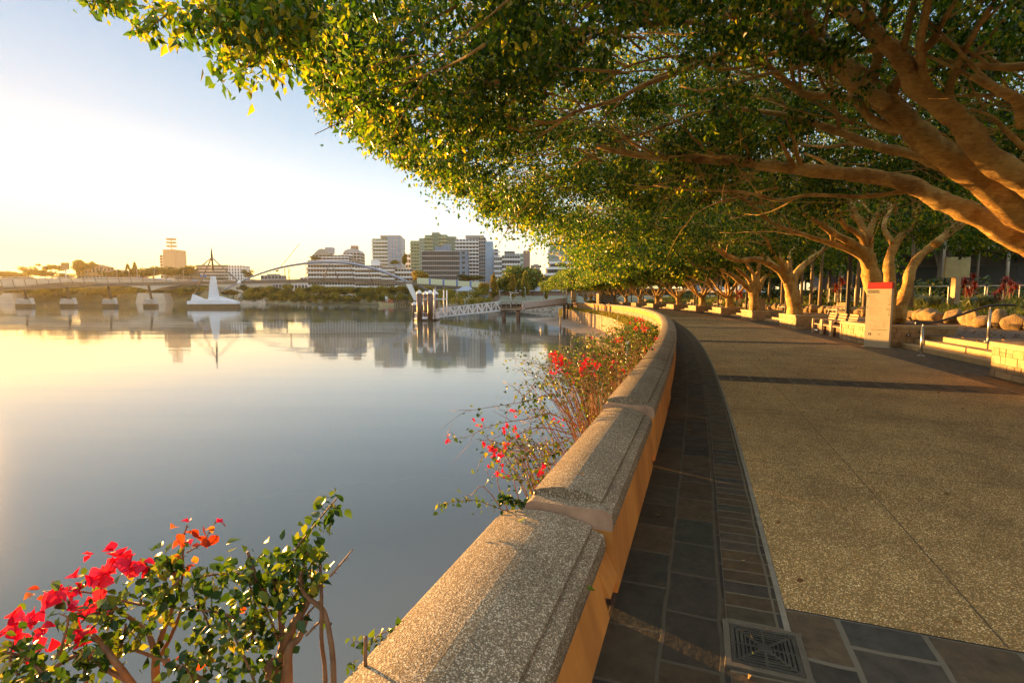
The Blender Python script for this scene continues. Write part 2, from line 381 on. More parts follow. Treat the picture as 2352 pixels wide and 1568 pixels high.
for i, (a, b) in enumerate(zip(JN[:-1], JN[1:])):
    if i > 90: break
    dz = -.21 if b <= 3.1 else (-.095 if b < 5.7 else 0)
    wk = 1.06 if -.8 < b <= 3.1 else .82; sh_ = -.055 if b <= 3.1 else (-.02 if b < 5.7 else 0); BP = [(t_ * wk + sh_, z_) for t_, z_ in base_prof]; TP = [(-.60 * wk, .57)] + [(-.08 + (t_ + .08) * wk * .99 + sh_, z_) for t_, z_ in top] + [(-.08 + sh_, .57)]
    TP[0] = (TP[1][0], .57)
    mb = MB(); sweep(mb, BP, a + .012, b - .012, z=dz)
    o = mb.build('coping_block', COPE, wall)
    mb = MB(); sweep(mb, TP, a + .10 if b - a > 1.5 else a + .06, b - .014, z=dz)
    mb.build('coping_crown', COPE, o)
    if i < 14: mb = MB(); sweep(mb, BP, a + .0075, a + .0118, z=dz); mb.build('end_face', FLANGE, o)
for i, (a, b) in enumerate(zip(JN[:-1], JN[1:])):
    if i > 90: break
    mb = MB(); g0 = .0; zt_ = .457 + (-.21 if b <= 3.1 else (-.095 if b < 5.7 else 0))
    pt_ = -.058 if b <= 3.1 else (-.022 if b < 5.7 else -.012)
    if i < 8:      # narrow weep slot at the foot of each joint, open to the river
        g0 = .24 if abs(b - 3.0) < .1 else .19
        sweep(mb, [(-.35, -.02), (-.35, zt_), (pt_, zt_), (.016, -.02)], a + .006, b - g0, z=0)
        sweep(mb, [(-.35, .11), (-.35, zt_), (pt_ - .001, zt_), (.012 - .1 * 0, .11)], b - g0 - .001, b + .004)
    else: sweep(mb, [(-.35, -.02), (-.35, .457), (-.012, .457), (-.012, -.02)], a + .006, b - .006)
    mb.build('wall_panel', PLASTER, wall)

# ---------------- planted ledge, sea wall, beach on the river side
LZ = -1.05
def LZf(s): return -2.25 + 1.2 * min(1, max(0, (s - 9) / 7))
def ledge_w(s): return 1.25 + .5 * min(1, max(0, (s - 15) / 40))
SOIL = mat('ledge_soil', (.10, .075, .045), (.05, .035, .02), .95, 5, .6, 20)
CONC = mat('sea_wall_concrete', (.32, .21, .11), (.14, .085, .04), .85, 1.2, .3, 14, stretch=(1.6, 1.6, .16), detail=7)
sw = thing('sea_wall', 'stained concrete sea wall curving along the river below the planted ledge', 'wall')
strip('ledge_face', -.352, -.352, -2.4, -.03, S0, 122, CONC, 1., kind=None, parent=sw).name = 'upper_face'
o = strip('soil', lambda s: -.35 - ledge_w(s), -.355, -.05, 0, S0, 122, SOIL, 1., 3, kind=None, parent=sw, zf=lambda s_, t_: LZf(s_)); o.name = 'soil_bed'
mb = MB()
for s_ in np.arange(S0, 121.9, 2.):
    V = []
    for q in (s_ + .012, s_ + 1.988):
        lw = ledge_w(q) + .35
        for t, z in ((-lw - .22, LZf(q) + .05), (-lw, LZf(q) + .05), (-lw, -4.2), (-lw - .22, -4.2)): V.append(ST(q, t, z))
    mb.add(V, [(0, 3, 2, 1), (4, 5, 6, 7), (0, 1, 5, 4), (1, 2, 6, 5), (2, 3, 7, 6), (3, 0, 4, 7)])
mb.build('panel_row', CONC, sw)
mb = MB()
for s_ in np.arange(S0, 121.9, 2.):
    V = []
    for q in (s_, s_ + 2.):
        lw = ledge_w(q) + .35
        for t, z in ((-lw - .27, LZf(q) + .16), (-lw + .05, LZf(q) + .16), (-lw + .05, LZf(q) + .051), (-lw - .27, LZf(q) + .051)): V.append(ST(q, t, z))
    mb.add(V, [(0, 3, 2, 1), (4, 5, 6, 7), (0, 1, 5, 4), (1, 2, 6, 5), (2, 3, 7, 6), (3, 0, 4, 7)])
mb.build('capping', mat('sea_wall_cap', (.40, .29, .16), rough=.8, scale=3), sw)
MUD = mat('beach_mud', (.24, .17, .11), (.14, .10, .065), .55, 1.5, .5, 12)
strip('beach', lambda s: -2.4 - 9.5 * max(0, (s - 42) / 75) ** 1.2 - .5 * math.sin(s * .35), -1.4, WZ - .06, WZ + .42, 40, 124, MUD, 1., 6)

# ---------------- terrace, planters, steps
TER = mat('terrace_gravel', (.16, .11, .07), (.09, .06, .04), .9, 9, .4, 40)
MULCH = mat('planter_mulch', (.16, .075, .035), (.07, .03, .015), .95, 22, 1., 70, dist=.03)
strip('terrace', 8.05, 12.6, .45, .46, S0, S1, TER, 1., 3)
BLK = N('sandstone_blocks'); v = BLK.coord('Object')
# blocks are laid as separate stones below; this colours each one a little differently
ri = BLK.n('ShaderNodeNewGeometry').outputs['Random Per Island']
c = BLK.ramp(ri, [(0, (.36, .24, .12)), (.3, (.46, .33, .17)), (.6, (.38, .26, .14)), (.8, (.50, .35, .20)), (1, (.31, .20, .10))])
c = BLK.mix(.8, c, BLK.ramp(BLK.noise(7, 6, v, .7), [(.3, (.66, .6, .55)), (.7, (1.15, 1.12, 1.1))]), 'MULTIPLY')
BLK.l(c, BLK.b.inputs['Base Color']); BLK.b.inputs['Roughness'].default_value = .88; BLK.bump(BLK.noise(24, 6, v, .7), .6, .012); BLK = BLK.m
CAPM = mat('planter_cap', (.48, .35, .18), (.36, .25, .12), .8, 3, .25, 40)
def block_face(mb, p0, p1, z0, z1, thick, rng, nrm):
    """random ashlar over a vertical face from p0 to p1, each stone a little proud of the mortar"""
    p0, p1 = np.asarray(p0[:2]), np.asarray(p1[:2]); L = np.linalg.norm(p1 - p0); d = (p1 - p0) / L
    rows = 4; zs = [z0]
    for i in range(rows): zs.append(z0 + (z1 - z0) * (i + 1) / rows + (rng.uniform(-.025, .025) if i < rows - 1 else 0))
    for i in range(rows):
        x = 0.
        while x < L - .02:
            w_ = rng.uniform(.16, .42); w_ = L - x if L - x - w_ < .12 else w_
            pr = thick + rng.uniform(0, .014)
            a = p0 + d * (x + .005); b = p0 + d * (x + w_ - .005)
            split = rng.random() < .25 and w_ < .3
            for (za, zb) in (((zs[i], (zs[i] + zs[i + 1]) / 2), ((zs[i] + zs[i + 1]) / 2, zs[i + 1])) if split else ((zs[i], zs[i + 1]),)):
                za += .004; zb -= .004
                V = [(*a, za), (*b, za), (*b, zb), (*a, zb)]
                V = [np.array(q) for q in V]; n_ = np.array([*nrm, 0]); V2 = [q + n_ * pr for q in V]; cc = sum(V2) / 4; V2 = [q + (cc - q) * .035 for q in V2]
                mb.add(V + V2, [(4, 5, 6, 7), (0, 1, 5, 4), (1, 2, 6, 5), (2, 3, 7, 6), (3, 0, 4, 7)])
            x += w_
PL = [2.3 + 10 * k for k in range(15)]
LAMPRING = mat('step_light_ring', (.05, .045, .04), rough=.4); LAMPG = mat('step_light_glass', (.5, .45, .38), rough=.2)
plname = ['behind the handrail, at the edge of the picture', 'behind the information sign', 'just beyond the timber seats']
for k, pc in enumerate(PL):
    rng = random.Random(k + 3)
    a, b, t0, t1, H = pc - 1.6, pc + 1.6, 6.52, 8.9, .75
    root = ST(pc, 7.7, 0); hx = th(pc)
    ds = 'the stone planter at the foot of the lower steps, cut by the frame edge' if k == 1 else None
    lab = {0: 'sandstone block planter beside the viewpoint', 1: 'large sandstone block planter beside the handrail steps, cut off by the picture edge', 2: 'sandstone block planter directly behind the information sign', 3: 'sandstone block planter just beyond the timber seats'}.get(k, '%s sandstone block planter beyond the timber seats' % ordn(k - 3))
    p = thing('stone_planter', lab, 'planter', root, 0, 'sandstone tree planters along the promenade')
    P = [ST(a, t0) - root, ST(b, t0) - root, ST(b, t1) - root, ST(a, t1) - root]
    ca, sa = math.cos(hx), math.sin(hx)
    mb = MB(); ins = [ST(a + .03, t0 + .03) - root, ST(b - .03, t0 + .03) - root, ST(b - .03, t1) - root, ST(a + .03, t1) - root]
    mb.prism([q[:2] for q in ins][::-1], 0, H - .1); mb.build('core', mat('planter_mortar', (.30, .22, .13)), p)
    mb = MB(); nl = (-ca, sa)
    block_face(mb, P[0] + np.array([ca, -sa, 0]) * .03, P[1] + np.array([ca, -sa, 0]) * .03, 0, H - .115, .022, rng, nl)
    block_face(mb, P[3], P[0], 0, H - .115, .018, rng, (-sa, -ca)); block_face(mb, P[1], P[2], 0, H - .115, .018, rng, (sa, ca))
    o = mb.build('stonework', BLK, p)
    mb = MB(); o_, i_ = .04, .26
    Q = lambda s_, t_: (ST(s_, t_) - root)[:2]
    mb.prism([Q(a - o_, t0 - o_), Q(b + o_, t0 - o_), Q(b + o_, t0 + i_), Q(a - o_, t0 + i_)][::-1], H - .11, H)
    mb.prism([Q(a - o_, t0 + i_ + .002), Q(a + i_, t0 + i_ + .002), Q(a + i_, t1), Q(a - o_, t1)][::-1], H - .11, H - .001)
    mb.prism([Q(b - i_, t0 + i_ + .002), Q(b + o_, t0 + i_ + .002), Q(b + o_, t1), Q(b - i_, t1)][::-1], H - .11, H - .001)
    mb.build('capstones', CAPM, p, .008)
    n_ = 12; V = []; U = []; nrg = np.random.default_rng(k)
    for i in range(n_ + 1):
        for j in range(n_ + 1):
            s_ = a + i_ + (b - a - 2 * i_) * i / n_; t_ = t0 + i_ + (t1 - t0 - i_) * j / n_; q = ST(s_, t_) - root
            V.append((q[0], q[1], H - .05 + .07 * math.sin(math.pi * i / n_) * math.sin(math.pi * j / n_ * .8 + .2) + nrg.normal() * .012))
    F = [(i * (n_ + 1) + j, (i + 1) * (n_ + 1) + j, (i + 1) * (n_ + 1) + j + 1, i * (n_ + 1) + j + 1)[::-1] for i in range(n_) for j in range(n_)]
    link('mulch', npmesh('mulch', V, F, smooth=True), MULCH, p)
    if k < 6:
        for s_, t_, z_ in ((a, t0 + .35, .2), (a, t0 + 1.0, .42), (a, t0 + 1.35, .55)):
            q = ST(s_, t_) - root + np.array([-sa * .03, -ca * .03, z_]); e = q + np.array([-sa, -ca, 0]) * .035
            MB().tube([q, e], .055, 14).build('step_light', LAMPRING, p)
            MB().tube([e - np.array([-sa, -ca, 0]) * .01, e + np.array([-sa, -ca, 0]) * .004], .032, 12).build('lens', LAMPG, p.children[-1])
STEPM = mat('step_stone', (.46, .33, .16), (.33, .23, .11), .85, 2.5, .3, 40)
TREAD = mat('step_tread', (.30, .22, .13), (.2, .15, .09), .9, 4, .3, 50)
for k in range(14):
    a, b = PL[k] + 1.65, PL[k + 1] - 1.65
    seat = k == 2
    root = ST((a + b) / 2, 7.6, 0)
    lab = {0: 'short flight of stone steps beside the viewpoint', 1: 'flight of three stone steps with the steel handrail, between sign and near planter', 2: 'stone steps behind the timber seats'}.get(k, 'flight of stone steps before the %s planter beyond the timber seats' % ordn(k - 2))
    p = thing('stone_steps', lab, 'steps', root, 0, 'stone steps between the planters')
    T0 = 7.3 if not seat else 7.7
    for i in range(3):
        mb = MB(); zz = .15 * (i + 1)
        t_ = T0 + .40 * i
        ks = 4; 
        for j in range(ks):
            s0_, s1_ = a + (b - a) * j / ks + .004, a + (b - a) * (j + 1) / ks - .004
            V = []
            for q in (s0_, (s0_ + s1_) / 2, s1_):
                for tt, z in ((t_, zz - .16), (t_, zz), (t_ + .34, zz), (t_ + .34, zz - .16)): V.append(ST(q, tt, z) - np.array([root[0], root[1], 0]))
            F = []
            for u_ in (0, 4): F += [(u_ + x, u_ + (x + 1) % 4, u_ + 4 + (x + 1) % 4, u_ + 4 + x) for x in range(4)]
            mb.add(V, F + [(3, 2, 1, 0), (8, 9, 10, 11)])
        o = mb.build('step', STEPM, p, .006)
        mb = MB(); 
        V = [ST(q, tt, zz + .0) - np.array([root[0], root[1], .006]) for q in (a, (a + b) / 2, b) for tt in (t_ + .33, t_ + .43)]
        mb.add(V, [(0, 1, 3, 2), (2, 3, 5, 4)]); mb.build('tread', TREAD, o)
# ================= promenade fig trees
BARK = N('fig_bark'); v = BARK.coord('Object', (1, 1, .8))
c = BARK.ramp(BARK.noise(1.7, 6, v, .6), [(.28, (.29, .15, .035)), (.5, (.56, .34, .085)), (.72, (.74, .50, .17))])
c = BARK.mix(.75, c, BARK.ramp(BARK.noise(3.2, 3, BARK.coord('Object', (1, 1, 1)), .5), [(.40, (.62, .52, .42)), (.47, (1, 1, 1)), (.62, (1, 1, 1)), (.68, (1.25, 1.25, 1.15))]), 'MULTIPLY')
c = BARK.mix(.6, c, BARK.ramp(BARK.noise(11, 5, BARK.coord('Object', (.6, .6, 3)), .7), [(.36, (.5, .42, .36)), (.5, (.95, .9, .85)), (.68, (1.2, 1.18, 1.05))]), 'MULTIPLY')
BARK.l(c, BARK.b.inputs['Base Color']); BARK.b.inputs['Roughness'].default_value = .85
BARK.bump(BARK.noise(7, 8, BARK.coord('Object', (1, 1, 2.0)), .74), 1., .09); BARK = BARK.m
FIGLEAF = leafmat('fig_leaves', [(0, (.011, .034, .005)), (.4, (.030, .080, .008)), (.66, (.068, .135, .010)), (.85, (.16, .20, .016)), (1, (.36, .31, .03))], .5, .38, 1.9)

def smooth_path(P, n):
    P = np.asarray(P, float); k = len(P); 
    if k < 3: 
        a = np.linspace(0, 1, n)[:, None]; return P[0] * (1 - a) + P[-1] * a
    Q = np.vstack([2 * P[0] - P[1], P, 2 * P[-1] - P[-2]]); out = []
    for x in np.linspace(0, k - 1 - 1e-6, n):
        i = int(x); f = x - i; a, b, c_, d = Q[i:i + 4]
        out.append(.5 * ((2 * b) + (-a + c_) * f + (2 * a - 5 * b + 4 * c_ - d) * f * f + (-a + 3 * b - 3 * c_ + d) * f ** 3))
    return np.array(out)

class Tree:
    def __init__(s, seed): s.rng = random.Random(seed); s.nr = np.random.default_rng(seed); s.mb = MB(); s.tips = []; s.twig = MB()
    def limb(s, P, r0, r1, n=None, sides=10, wob=.05):
        n = n or max(6, len(P) * 4); Q = smooth_path(P, n); k = np.linspace(0, 1, n)
        r = r0 + (r1 - r0) * k ** .85
        rr = [x * (1 + .08 * math.sin(i * 1.3 + r0 * 50) + .05 * math.sin(i * 2.9)) for i, x in enumerate(r)]
        s.mb.tube(Q, rr, max(sides, 18) if r0 > .08 else sides, wob=wob * .35, rng=s.rng, flute=.055 if r0 > .08 else 0); return Q, r
    def arc(s, p, d, L, r0, r1, rise=.25, bend=.35, n=9, sides=8, mb=None):
        """limb that wanders outward and levels off"""
        p = np.asarray(p, float); d = np.asarray(d, float); d /= np.linalg.norm(d); Q = [p]; 
        for i in range(n):
            d = d + s.nr.normal(size=3) * bend * .3; d[2] += rise * .12; d /= np.linalg.norm(d); Q.append(Q[-1] + d * L / n)
        r = [r0 + (r1 - r0) * (i / n) ** .8 for i in range(n + 1)]
        (mb or s.mb).tube(Q, r, sides, wob=.05, rng=s.rng); return np.array(Q), r, d
    def branch(s, Q, r, lev, zmax, up=.35, dens=1., Lk=1., sides=6, f0=.3):
        """sub-branches along a limb, ending in tips"""
        n = max(2, int(len(Q) / 3 * dens))
        for i in range(n):
            f = f0 + (1 - f0) * (i + s.rng.random()) / n; j = min(len(Q) - 2, int(f * (len(Q) - 1)))
            d = Q[j + 1] - Q[j]; d /= np.linalg.norm(d) + 1e-9
            sd = s.nr.normal(size=3); sd -= d * sd.dot(d); sd /= np.linalg.norm(sd); sd[2] = abs(sd[2]) * .5 + up * s.rng.uniform(-.2, 1.2)
            if Q[j][2] > zmax - .8: sd[2] = s.rng.uniform(-.4, .1)
            L = (3.2 if lev == 2 else 1.7) * s.rng.uniform(.6, 1.2) * Lk; rr = r[j] * s.rng.uniform(.42, .62)
            q, r2, dd = s.arc(Q[j], d * .75 + sd * .8, L, rr, max(.008, rr * .3), up * .6, .5, 6 if lev == 2 else 4, sides)
            if lev > 1: s.branch(q, r2, lev - 1, zmax, up, 1.3, Lk, 5)
            else: s.tips.append(q[-1])
        s.tips.append(Q[-1])

def crown_points(nr, n, s0, s1, t0, t1, zb, zt, rs=(.3, .8), per=100, low=.65, keep=None):
    """leaf positions in clumps inside an umbrella-shaped crown, given in (s, t, z)"""
    out = []; cc = 0; tries = 0
    scn, tc = (s0 + s1) / 2, (t0 + t1) / 2
    while cc < n and tries < n * 12:
        tries += 1
        s_, t_ = nr.uniform(s0, s1), nr.uniform(t0, t1)
        e = abs((t_ - tc) / ((t1 - t0) / 2)); es = abs((s_ - scn) / ((s1 - s0) / 2))
        if e ** 2.6 + es ** 5 > 1 + nr.normal() * .06: continue
        droop = e ** 3 * (1.1 if scn < 25 else .55)
        zlo = zb(s_, t_) - droop; zhi = zt - e * e * 2.4 - es ** 4 * 1.0
        q = nr.random(); z = zlo + abs(nr.normal()) * .7 if q < low else nr.uniform(min(zlo, zhi - .1), zhi)
        x, y = STv(s_, t_); c_ = np.array([x, y, min(z, zhi)])
        if keep is not None and not keep(c_): continue
        r = nr.uniform(*rs); k = int(per * nr.uniform(.6, 1.3) * (r / rs[1]) ** 1.2) + 8
        P = nr.normal(size=(k, 3)); P *= (r * np.cbrt(nr.random(k)) / (np.linalg.norm(P, axis=1) + 1e-9))[:, None]
        P[:, 2] *= .75; out.append(P + c_); cc += 1
    return np.concatenate(out)

# the outline of the near crowns against the sky: crowns stop at this line of drooping leaves
EDGE = np.array([(-40, 735), (60, 752), (120, 712), (200, 745), (260, 775), (300, 822), (345, 900), (380, 965), (420, 1015), (440, 1090), (490, 1140), (520, 1230), (548, 1290), (600, 1300)], float)
def near_keep(extra=0., jit=26):
    def f(c_):
        x, y = proj(c_); x, y = x[0], y[0]
        if c_[1] < -.5: return True
        r = FPX * .45 / max(c_[1], 2.)
        if y > 600: return x > 1290
        extra = 24 * math.sin(y / 17.) + 14 * math.sin(y / 7.3 + 1) + 6
        return x - r * .55 > np.interp(y, EDGE[:, 0], EDGE[:, 1]) + extra + random.uniform(-jit, jit)
    return f
zb_n = lambda s_, t_: 4.95 + .45 * math.sin(s_ * .9 + t_ * .5) + .35 * math.sin(t_ * 1.1 + s_ * .35)

def make_fig(name_lab, s0, limbs, trunkpts, crown, seed, group=True, twigs=None):
    T = Tree(seed); base = ST(s0, 7.7, .72); root_ = base
    root = thing('fig_tree', name_lab, 'tree', base, 0, 'fig trees along the promenade')
    off = base
    for P, r0, r1 in trunkpts: T.limb(P, r0, r1, 12, 14, .06)
    for P, r0, r1, lev, sp in limbs:
        P = [np.asarray(p, float) for p in P]
        if s0 > 20: e_ = P[-1] - P[-2]; e_ /= np.linalg.norm(e_); P.append(P[-1] + e_ * .9 + np.array([0, 0, .25])); P.append(P[-1] + e_ * .9 + np.array([0, 0, .7])); r1 = min(r1, .03)
        Q, r = T.limb(P, r0, r1, None, 10)
        if lev: T.branch(Q, list(r), lev, 8.2, .35, sp, f0=.5 if r0 > .15 else .35)
    if twigs:
        k_ = 0
        while k_ < twigs[0]:
            s_, t_ = T.nr.uniform(twigs[1], twigs[2]), T.nr.uniform(-5.5, 9); x_, y_ = STv(s_, t_); c_ = np.array([x_, y_, zb_n(s_, t_) + T.nr.uniform(-.1, 1.1)])
            px_, py_ = proj(c_); k_ += 1
            if (y_ < 8.5 and px_[0] > 1600) or y_ > .5 and px_[0] < np.interp(py_[0], EDGE[:, 0], EDGE[:, 1]) + 130: continue
            d_ = c_ - (root_ + [0, 0, 1.2]); d_[2] *= .4; d_ /= np.linalg.norm(d_); L_ = T.rng.uniform(1.2, 2.8); r_ = T.rng.uniform(.012, .03)
            q_, r2, dd = T.arc(c_ - d_ * L_ * .5, d_ + T.nr.normal(size=3) * .25, L_, r_, .006, .1, .45, 7, 5)
            for m_ in (3, 5): T.arc(q_[m_], dd + T.nr.normal(size=3) * .6, L_ * .45, r_ * .5, .004, 0, .4, 4, 4)
    for v_i in range(len(T.mb.v)): x, y, z = T.mb.v[v_i]; T.mb.v[v_i] = (x - off[0], y - off[1], z - off[2])
    T.mb.build('trunk', BARK, root)
    return T, root, off
def add_crown(T, root, off, C, L, droop=.75):
    o = link('crown', leaf_mesh('crown', C - off, L, T.nr, droop=droop), FIGLEAF, root)

random.seed(5)
BR = lambda pts, d0, d1, : [W(x, y, d0 + (d1 - d0) * i / (len(pts) - 1)) for i, (x, y) in enumerate(pts)]
# ---- tree beside the viewpoint: trunk outside the picture, its sprays hang into the sky corner and the top edge
b0 = ST(2.3, 7.7, .7); f0 = b0 + np.array([-.3, .3, 1.8])
T, root, off = make_fig('nearest fig tree, trunk out of the picture, long leafy sprays hanging into the sky', 2.3,
    [([f0, f0 + np.array([-1.6, 1.2, 1.6]), f0 + np.array([-3.6, 2.2, 2.6]), f0 + np.array([-6.2, 3.0, 3.1]), f0 + np.array([-8.6, 3.4, 3.0])], .24, .06, 2, 1.),
     ([f0, f0 + np.array([-1.4, 2.2, 1.9]), f0 + np.array([-2.6, 4.4, 3.2]), f0 + np.array([-4.4, 6.2, 3.7])], .22, .05, 2, 1.),
     ([f0, f0 + np.array([1.6, 1.2, 1.9]), f0 + np.array([3.6, 2.8, 3.3])], .2, .07, 2, .8),
     ([f0, f0 + np.array([-2.2, -1.2, 1.9]), f0 + np.array([-5.6, -2.2, 3.2])], .2, .05, 1, .8),
     ([f0, f0 + np.array([1.2, -2.2, 2.4])], .2, .1, 0, 1)],
    [([b0 + np.array([0, 0, -.1]), b0 + np.array([-.1, .1, .9]), f0], .42, .34)], None, 11, twigs=(160, -3, 8))
nr = T.nr
def k0(c_):
    x, y = proj(c_); x, y = x[0], y[0]
    if c_[1] < .3: return nr.random() < .35
    if x < 700: return False
    return near_keep(10)(c_) and y < 330 + (x - 700) * .06
C1 = crown_points(nr, 760, -5, 8.5, -6, 14, lambda s_, t_: zb_n(s_, t_) + .25, 8.6, (.25, .62), 130, .7, k0)
# the sprays against the sky: twigs drawn first, leaves along them
spr = [[(745, -60), (640, -20), (520, 8), (400, 22), (300, 10), (215, 2)], [(520, 8), (470, 45), (430, 72), (395, 88)], [(400, 22), (350, 60), (330, 80)], [(300, 10), (265, 12), (243, 22)],
       [(640, -20), (610, 40), (580, 95), (545, 150)], [(640, -20), (655, 40), (640, 100), (660, 140)], [(580, 40), (540, 80), (512, 150)], [(470, 20), (450, 55), (440, 80)], [(700, -40), (690, 30), (672, 95)],
       [(560, -10), (535, 50), (520, 110)], [(360, 14), (340, 40), (318, 58)], [(610, 10), (600, 70), (575, 140), (548, 165)], [(440, 12), (425, 45), (405, 70)], [(250, 5), (220, 3), (190, 6)], [(660, 0), (640, 60), (615, 120)],
       [(545, 0), (515, 30), (490, 66)], [(690, 10), (660, 60), (640, 120)], [(590, 10), (560, 60), (540, 120)], [(620, 0), (625, 60), (610, 130)]]
ctr = []; tw = MB()
for P in spr:
    d_ = nr.uniform(4.6, 5.4) if P[0][0] < 740 else 5.; Q = smooth_path([W(x, y, d_) for x, y in P], 16)
    tw.tube(Q - off, [.007 * (1 - i / 20) + .0016 for i in range(16)], 5)
    dens = 26 if P[-1][0] < 480 else 62; sp = .055 if P[-1][0] < 480 else .13
    for q in Q: ctr.append(q + nr.normal(size=(max(2, int(dens / 8)), 3)) * sp)
# denser hanging mass between x 510 and 700
for _ in range(46):
    x = nr.uniform(525, 700); y = nr.uniform(-40, 118 - abs(x - 600) * .3); c_ = W(x, y, nr.uniform(4.7, 5.6)); ctr.append(c_ + nr.normal(size=(30, 3)) * (.13, .16, .13))
o = tw.build('hanging_twigs', BARK, root)
C2 = np.concatenate(ctr)
V1, F1, h1 = leaf_arrays(C1 - off, .10, nr, droop=.8, wid=.27); V2, F2, h2 = leaf_arrays(C2 - off, .105, nr, droop=.9, wid=.26)
link('crown', npmesh('crown', np.vstack([V1, V2]), np.vstack([F1, F2 + len(V1)]), attr=np.concatenate([h1, np.clip(h2 * .8 + .25, 0, 1)])), FIGLEAF, root)

# ---- tree whose great limbs enter from the picture edge
cx = lambda P: [(1607.8 + a * .3296, b * .3296) for a, b in P]
L1 = BR([(2352, 494), (2234, 395), (2135, 330), (2086, 287), (2003, 204), (1921, 142), (1838, 76), (1792, 33), (1765, -10)], 9.0, 8.4)
L1b = BR([(2040, 243), (1990, 205), (1921, 160), (1855, 115), (1806, 84), (1759, 79), (1700, 70), (1640, 55)], 8.55, 8.9)
L2 = BR([(2352, 412), (2267, 362), (2218, 297), (2168, 247), (2102, 198), (2079, 148), (2020, 89), (1937, 16), (1900, -30)], 8.4, 7.4)
L3 = BR([(2140, 318), (2086, 303), (2007, 277), (1954, 227), (1855, 218), (1819, 198), (1756, 145), (1717, 142), (1650, 120)], 8.8, 9.3)
L4 = BR([(2210, 400), (2102, 356), (2020, 339), (1937, 307), (1871, 283), (1790, 262), (1700, 250)], 9., 10.4)
L5 = BR([(2352, 560), (2270, 510), (2200, 475), (2150, 455), (2090, 425), (2000, 405), (1900, 395), (1800, 385), (1700, 372), (1600, 365), (1500, 360), (1430, 350), (1370, 335)], 9.6, 11.)
L6 = BR([(2110, 437), (2075, 440), (1980, 452), (1860, 448), (1790, 460), (1700, 440), (1590, 437), (1500, 425)], 9.9, 11.5)
L7 = BR([(2352, 290), (2338, 232), (2290, 205), (2235, 177)], 7.6, 7.2)
LX = [(BR(p, a, b), r, r * .35) for p, a, b, r in (([(1660, 60), (1560, 50), (1440, 62), (1336, 76), (1283, 71), (1240, 89), (1178, 125), (1120, 150)], 8.9, 8., .05), ([(1440, 62), (1385, 72), (1333, 102), (1290, 142), (1257, 171), (1217, 204), (1158, 247), (1131, 267), (1070, 290)], 8.5, 8.2, .045), ([(1345, 95), (1273, 119), (1224, 135), (1165, 155), (1100, 190)], 8.4, 8., .03), ([(1660, 122), (1560, 165), (1474, 198), (1421, 227), (1366, 244), (1316, 260), (1293, 277), (1230, 320)], 9.3, 9.6, .055), ([(1316, 262), (1263, 282), (1201, 272), (1145, 278), (1080, 300)], 9.5, 9.2, .03), ([(1560, 50), (1400, 20), (1257, 10), (1211, 30), (1168, 43), (1090, 70)], 8.7, 8., .04), ([(1700, 250), (1600, 262), (1500, 300), (1400, 330), (1320, 380)], 10.4, 11.4, .04), ([(1756, 145), (1650, 160), (1560, 130), (1450, 150), (1380, 190)], 9.2, 8.8, .035), ([(2352, 340), (2310, 300), (2280, 270), (2230, 250)], 8., 8., .05), ([(1960, 210), (1900, 120), (1860, 60), (1850, -20)], 8.2, 7.6, .06))]
L8 = BR([(2400, 150), (2300, 155), (2220, 150)], 7.4, 7.6)
b1 = ST(12.3, 7.7, .7); fk = b1 + np.array([-.25, .0, 1.15]); fl = fk + np.array([-.1, 0, .45])
T, root, off = make_fig('great fig tree whose thick bare limbs reach in from the picture edge above the promenade', 12.3,
    [([fl, (fl + L1[0]) / 2 + [0, 0, .12]] + L1, .30, .085, 2, .8), (L1b, .125, .05, 2, .8), ([fl, (fl + L2[0]) / 2 + [0, 0, .2]] + L2, .24, .07, 2, .7), (L3, .085, .035, 2, .7), (L4, .10, .04, 2, .6),
     ([fk, (fk + L5[0]) / 2 + [0, 0, .05]] + L5, .25, .045, 1, .6), (L6, .055, .02, 1, .4), (L7, .09, .045, 1, .8), (L8, .06, .04, 1, 1.)] + [(P_, a_, b_, 1, .7) for P_, a_, b_ in LX] + [
     ([fl, fl + np.array([1.8, .8, 1.4]), fl + np.array([4.4, 1.6, 2.9])], .22, .06, 2, .8), ([fl, fl + np.array([.6, 2.2, 1.8]), fl + np.array([-.6, 5., 3.6])], .2, .06, 2, .8),
     ([fl, fl + np.array([-.4, -1.8, 1.8]), fl + np.array([-2.6, -3.4, 3.4])], .2, .06, 1, .8)],
    [([b1 + np.array([0, 0, -.1]), b1 + np.array([-.05, 0, .5]), fl], .50, .42)], None, 23, twigs=(320, 5, 18))
nr = T.nr
ck = near_keep(0)
zA = lambda s_, t_: zb_n(s_, t_) + (.35 if t_ > 1 else 0) + (.5 if t_ > 5 and s_ < 12 else 0)
def cka(c_):
    if c_[1] < 1: return nr.random() < .25
    x, y = proj(c_)
    # keep the view of the big bare limbs open on their near side
    if x[0] > 1640 and c_[1] < 8.2 and y[0] > 130 and nr.random() < .93 and not (2030 < x[0] < 2260 and y[0] < 215): return False
    return ck(c_)
C = np.vstack([crown_points(nr, 1750, 4.5, 18.5, -6.3, 16, zA, 9.2, (.2, .5), 190, .62, cka), crown_points(nr, 800, 4.5, 18.5, -5.5, 16, lambda a, b: zA(a, b) + 1.6, 9.4, (.35, .7), 150, .2, cka)])
